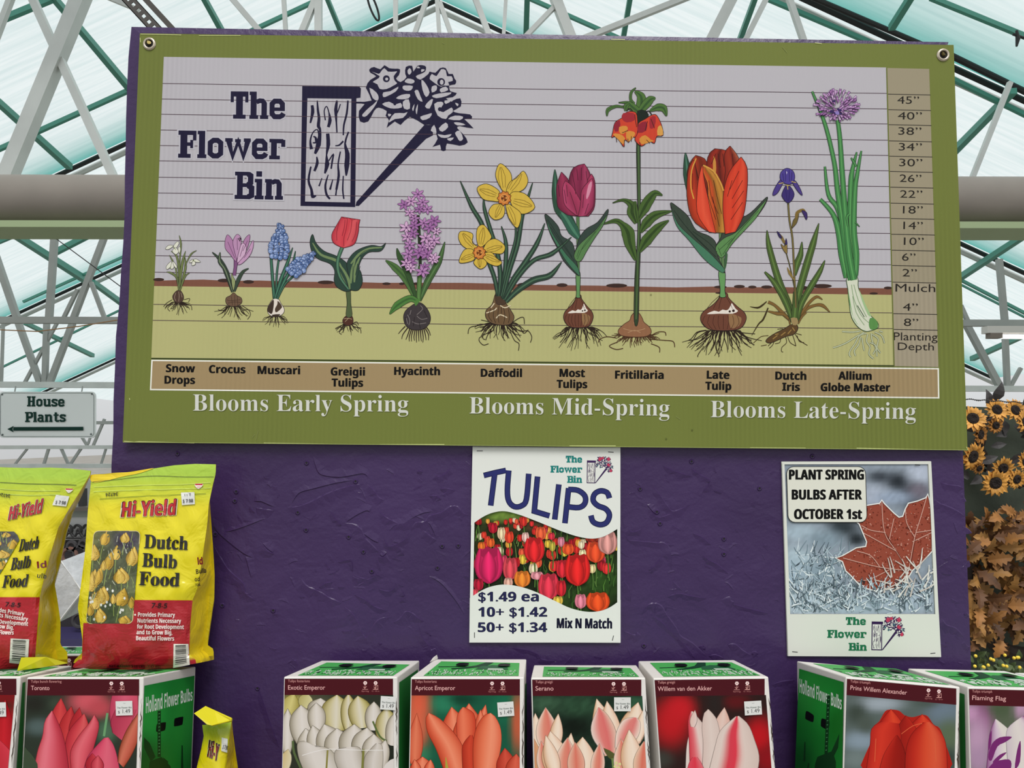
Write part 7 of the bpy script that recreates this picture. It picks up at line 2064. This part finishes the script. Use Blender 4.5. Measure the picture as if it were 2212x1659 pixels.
# clear plastic carton leaning in the gap
g = MB()
p = [U(*q, d) for q, d in (((86, 1290), 1.26), ((126, 1345), 1.26), ((178, 1278), 1.26), ((132, 1212), 1.26))]
q_ = [z+Vector((0.012, 0.05, 0.008)) for z in p]
g.hexa(p+q_)
pc_ = thing('plastic_carton', p[1], 'frosted clear plastic carton tilted on its corner between the two bags', 'carton')
o = g.obj('carton_body', mat('frosted_clear_plastic', 'c6c8cb', 0.25, E=0.95, bump=(60, 0.3, 4), vary=(30, 0.18)), pc_)
g = MB(); g.tube([p[0], p[1], p[2], p[3], p[0]], 0.0016, 6); g.obj('rim', mat('pale_rim', 'd4d6d8', 0.3), pc_)

# ================================================================ right side: green wall with wreaths
GD = 2.1
g = MB()
p = [U(2040, 1900, GD+0.12), U(2420, 1900, GD+0.12), U(2420, 890, GD+0.12), U(2040, 876, GD+0.12)]
p[0] = Vector((p[3].x, p[3].y, 0)); p[1] = Vector((p[2].x, p[2].y, 0))
q_ = [z+Vector((0, 0.08, 0)) for z in p]
g.hexa([p[0], p[1], q_[1], q_[0], p[3], p[2], q_[2], q_[3]])
tag(g.obj('wall_right', mat('dark_green_board', '3c4437', 0.7, E=0.9, bump=(14, 0.4, 4), vary=(4, 0.15))), 'dark green board wall carrying the wreaths at the right picture edge', None, None, 'structure')
PETAL = mat('golden_petal', 'cf9440', 0.6, E=0.95, vary=(40, 0.25))
PETD = mat('amber_petal', 'a06a28', 0.6, E=0.95, vary=(40, 0.25))
DISC = mat('dark_seed_disc', '1c130e', 0.9, bump=(300, 0.8, 2))
GLF = mat('smoky_leaf', '3a3838', 0.7, vary=(12, 0.2))
wr = thing('sunflower_wreath', U(2190, 965, GD), 'round wreath of golden silk sunflowers on the dark green wall, upper right', 'wreath')
r = random.Random(9)
c0 = U(2195, 962, GD+0.06)
b = MB()
for k in range(5):
    b.tube([c0+Vector((math.cos(t*math.pi/14)*(0.105+0.012*math.sin(t*1.7+k)), 0.012*math.cos(t+k*2), math.sin(t*math.pi/14)*(0.105+0.012*math.cos(t*1.3+k)))) for t in range(29)], 0.005, 6, cap=False)
b.obj('twig_ring', mat('dark_twig', '2a211a', 0.8), wr)
def leaf3(b, c, d, up_, L, W, lob=0):
    """one solid leaf: c base, d direction, up_ roughly its face normal"""
    d = d.normalized(); s_ = d.cross(up_).normalized(); n_ = s_.cross(d)
    pr = [(0, .06), (.2, .7), (.4, 1), (.6, .82), (.8, .45), (1, 0.02)]
    if lob: pr = [(0, .05), (.12, .35), (.22, .8), (.3, .42), (.42, 1.0), (.5, .5), (.62, .85), (.7, .38), (.84, .45), (1, .02)]
    L_, R_, M_ = [], [], []
    for t, w_ in pr:
        ctr = c+d*(L*t)+n_*(L*0.18*math.sin(t*2.6))
        L_.append(ctr-s_*(W*w_*0.5)+n_*(W*0.12*w_)); R_.append(ctr+s_*(W*w_*0.5)+n_*(W*0.12*w_)); M_.append(ctr)
    n = len(pr)
    v = L_+M_+R_
    v += [q-n_*0.0006 for q in v]
    f = []
    for i in range(n-1):
        for k in (0, 1):
            f.append((k*n+i, k*n+i+1, (k+1)*n+i+1, (k+1)*n+i))
            f.append(tuple(3*n+z for z in ((k+1)*n+i, (k+1)*n+i+1, k*n+i+1, k*n+i)))
    b.add(v, f)
b = MB()
for x, y, an, L in [(2135, 880, 1.9, 0.055), (2145, 868, 1.3, 0.06), (2115, 1000, 0.4, 0.05), (2120, 1030, 3.6, 0.05), (2190, 918, 5.4, 0.05), (2165, 905, 4.6, 0.05), (2110, 925, 3.3, 0.05), (2105, 960, 4.3, 0.05), (2130, 1018, 5.6, 0.055), (2180, 1000, 0.6, 0.05), (2210, 880, 1.2, 0.06), (2095, 1030, 3.0, 0.05), (2175, 935, 3.4, 0.045), (2140, 965, 0.2, 0.04), (2215, 1050, 5.2, 0.05), (2205, 945, 0.3, 0.05)]:
    leaf3(b, U(x, y, GD+0.03), Vector((math.cos(an), -0.25, math.sin(an))), Vector((0, -1, 0.2)), L, L*0.5)
b.obj('leaves', GLF, wr)
def sunflower(x, y, rad, tilt, pm=PETAL, disc=0.45, npet=13):
    c = U(x, y, GD-0.004*r.random())
    R_ = rad/FPX*GD
    n_ = Vector((tilt[0], -1, tilt[1])).normalized()
    a1 = n_.cross(Vector((0, 0, 1))).normalized(); a2 = a1.cross(n_)
    b = MB()
    for ring, (k, dz) in enumerate(((1.0, 0.0), (0.86, 0.004))):
        for i in range(npet):
            t = 2*math.pi*(i+0.5*ring+r.uniform(-.2, .2))/npet
            d = a1*math.cos(t)+a2*math.sin(t)+n_*r.uniform(-0.05, 0.3)
            leaf3(b, c+(a1*math.cos(t)+a2*math.sin(t))*R_*disc*0.7+n_*dz, d, n_, R_*k*(1-disc*0.7)*r.uniform(.85, 1.1), R_*0.34)
    o = b.obj('sunflower', pm, wr)
    b = MB()
    n = 14
    v = []
    for j, (q, h) in enumerate(((1.0, 0.0), (0.9, 0.006), (0.55, 0.009), (0.15, 0.0065))):
        v += [c+(a1*math.cos(2*math.pi*i/n)+a2*math.sin(2*math.pi*i/n))*R_*disc*q+n_*(h+0.002) for i in range(n)]
    f = [(j*n+i, j*n+(i+1) % n, (j+1)*n+(i+1) % n, (j+1)*n+i) for j in range(3) for i in range(n)]+[tuple(3*n+i for i in range(n))]
    b.add(v, f)
    b.obj('seed_disc', DISC, o)
for x, y, q, tl, pm in [(2100, 905, 30, (-.2, .3), PETAL), (2151, 886, 27, (0, .25), PETAL), (2190, 887, 27, (.15, .2), PETAL), (2148, 918, 20, (.1, -.2), PETD), (2114, 938, 25, (.5, -.1), PETD), (2098, 985, 34, (.3, -.3), PETAL), (2164, 1010, 27, (0, -.3), PETAL), (2148, 1042, 32, (-.1, -.2), PETAL), (2193, 1034, 24, (.2, -.25), PETAL), (2212, 998, 26, (.3, 0), PETAL), (2212, 912, 30, (.3, .1), PETAL), (2112, 1010, 16, (.2, -.4), PETD), (2240, 955, 30, (.3, 0), PETAL), (2238, 1040, 30, (.2, -.2), PETAL)]:
    sunflower(x, y, q, tl, pm)
g = MB()
for i in range(44):
    x = 2078+i*4
    c = U(x, 862+0.06*(x-2078)+1.2*math.sin(x*0.2), GD-0.03)
    g.tube([c+Vector((-0.0022, 0, 0)), c, c+Vector((0.0022, 0, 0))], [0.0008, 0.0022, 0.0008], 6)
g.tube([U(2070, 861, GD-0.03), U(2260, 873, GD-0.03)], 0.0007, 5)
tag(g.obj('beaded_wire', BLK), 'thin black beaded wire strung across the top of the sunflower wreath', 'wire')
OAK = [mat('tan_oak_leaf', '8a5c28', 0.65, E=0.95, vary=(20, 0.3)), mat('brown_oak_leaf', '583616', 0.65, E=0.95, vary=(20, 0.3)), mat('amber_oak_leaf', '8f6630', 0.65, E=0.95, vary=(20, 0.3))]
fw_ = thing('autumn_leaf_wreath', U(2190, 1260, GD), 'bushy wreath of brown and tan silk oak leaves below the sunflower wreath', 'wreath')
b = MB()
b.tube([U(2205, 1270, GD+0.05)+Vector((math.cos(t*math.pi/12)*0.15, 0, math.sin(t*math.pi/12)*0.18)) for t in range(25)], 0.02, 8, cap=False)
b.obj('twig_ring', mat('dark_twig', '2a211a', 0.8), fw_)
for k in range(3):
    b = MB()
    for i in range(75):
        x, y = r.uniform(2085, 2260), r.uniform(1105, 1385)
        if x < 2105+14*math.sin(y*0.05) and r.random() < .5: x += 20
        if y > 1385 and r.random() < .6: continue
        an = r.uniform(0, 6.283)
        leaf3(b, U(x, y, GD+r.uniform(-0.03, 0.06)), Vector((math.cos(an), r.uniform(-.7, .1), math.sin(an)*0.8-0.25)), Vector((r.uniform(-.4, .4), -1, r.uniform(.0, .8))), r.uniform(.045, .07), r.uniform(.03, .045), 1)
    b.obj('oak_leaves', OAK[k], fw_)
gl = thing('berry_garland', U(2170, 1430, GD-0.02), 'green leafy garland with tiny yellow berries under the oak leaf wreath', 'garland')
b = MB()
for i in range(70):
    x, y = r.uniform(2098, 2250), r.uniform(1418, 1490)
    an = r.uniform(0, 6.283)
    leaf3(b, U(x, y, GD+r.uniform(-0.05, 0.02)), Vector((math.cos(an), r.uniform(-.6, 0), math.sin(an))), Vector((r.uniform(-.5, .5), -1, r.uniform(0, .8))), r.uniform(.022, .034), r.uniform(.014, .02))
b.obj('leaves', mat('dark_green_leaf', '3c4a26', 0.5, vary=(20, 0.3)), gl)
for i in range(14):
    b = MB()
    c = U(r.uniform(2104, 2214), r.uniform(1412, 1442), GD-0.06)
    b.tube([c+Vector((0, 0, z)) for z in (-.0042, -.003, 0, .003, .0042)], [.001, .0033, .0044, .0033, .001], 8)
    o = b.obj('berry', mat('yellow_berry', 'd8b63c', 0.5), gl, flat=False)

# fluorescent fixture under the right truss
fl = thing('fluorescent_light', U(2175, 712, 9.3), 'fluorescent batten light hanging under the truss at the right picture edge', 'light')
b = MB(); stall_box(b, 2133, 704, 2330, 719, 9.2, 0.12); b.obj('housing', mat('grey_light_housing', 'b8b4ae', 0.5), fl)
b = MB(); stall_box(b, 2140, 719, 2166, 730, 9.2, 0.1); b.obj('end_cap', mat('dark_light_cap', '6c625a', 0.6), fl)
b = MB(); b.tube([U(2164, 727, 9.22), U(2330, 729, 9.22)], 0.028, 10); b.obj('tube', mat('lit_tube', 'f4f4f0', 0.4, emit=1.6), fl)
# drip emitter at the upper right roof edge
b = MB(); b.tube([U(2196, 66, 7.2), U(2199, 84, 7.2), U(2196, 100, 7.2)], [0.012, 0.022, 0.01], 8); b.tube([U(2188, 74, 7.2), U(2212, 82, 7.2)], 0.012, 6)
tag(b.obj('drip_emitter', BLK), 'small black drip emitter hanging from the roof edge, far upper right', 'emitter')
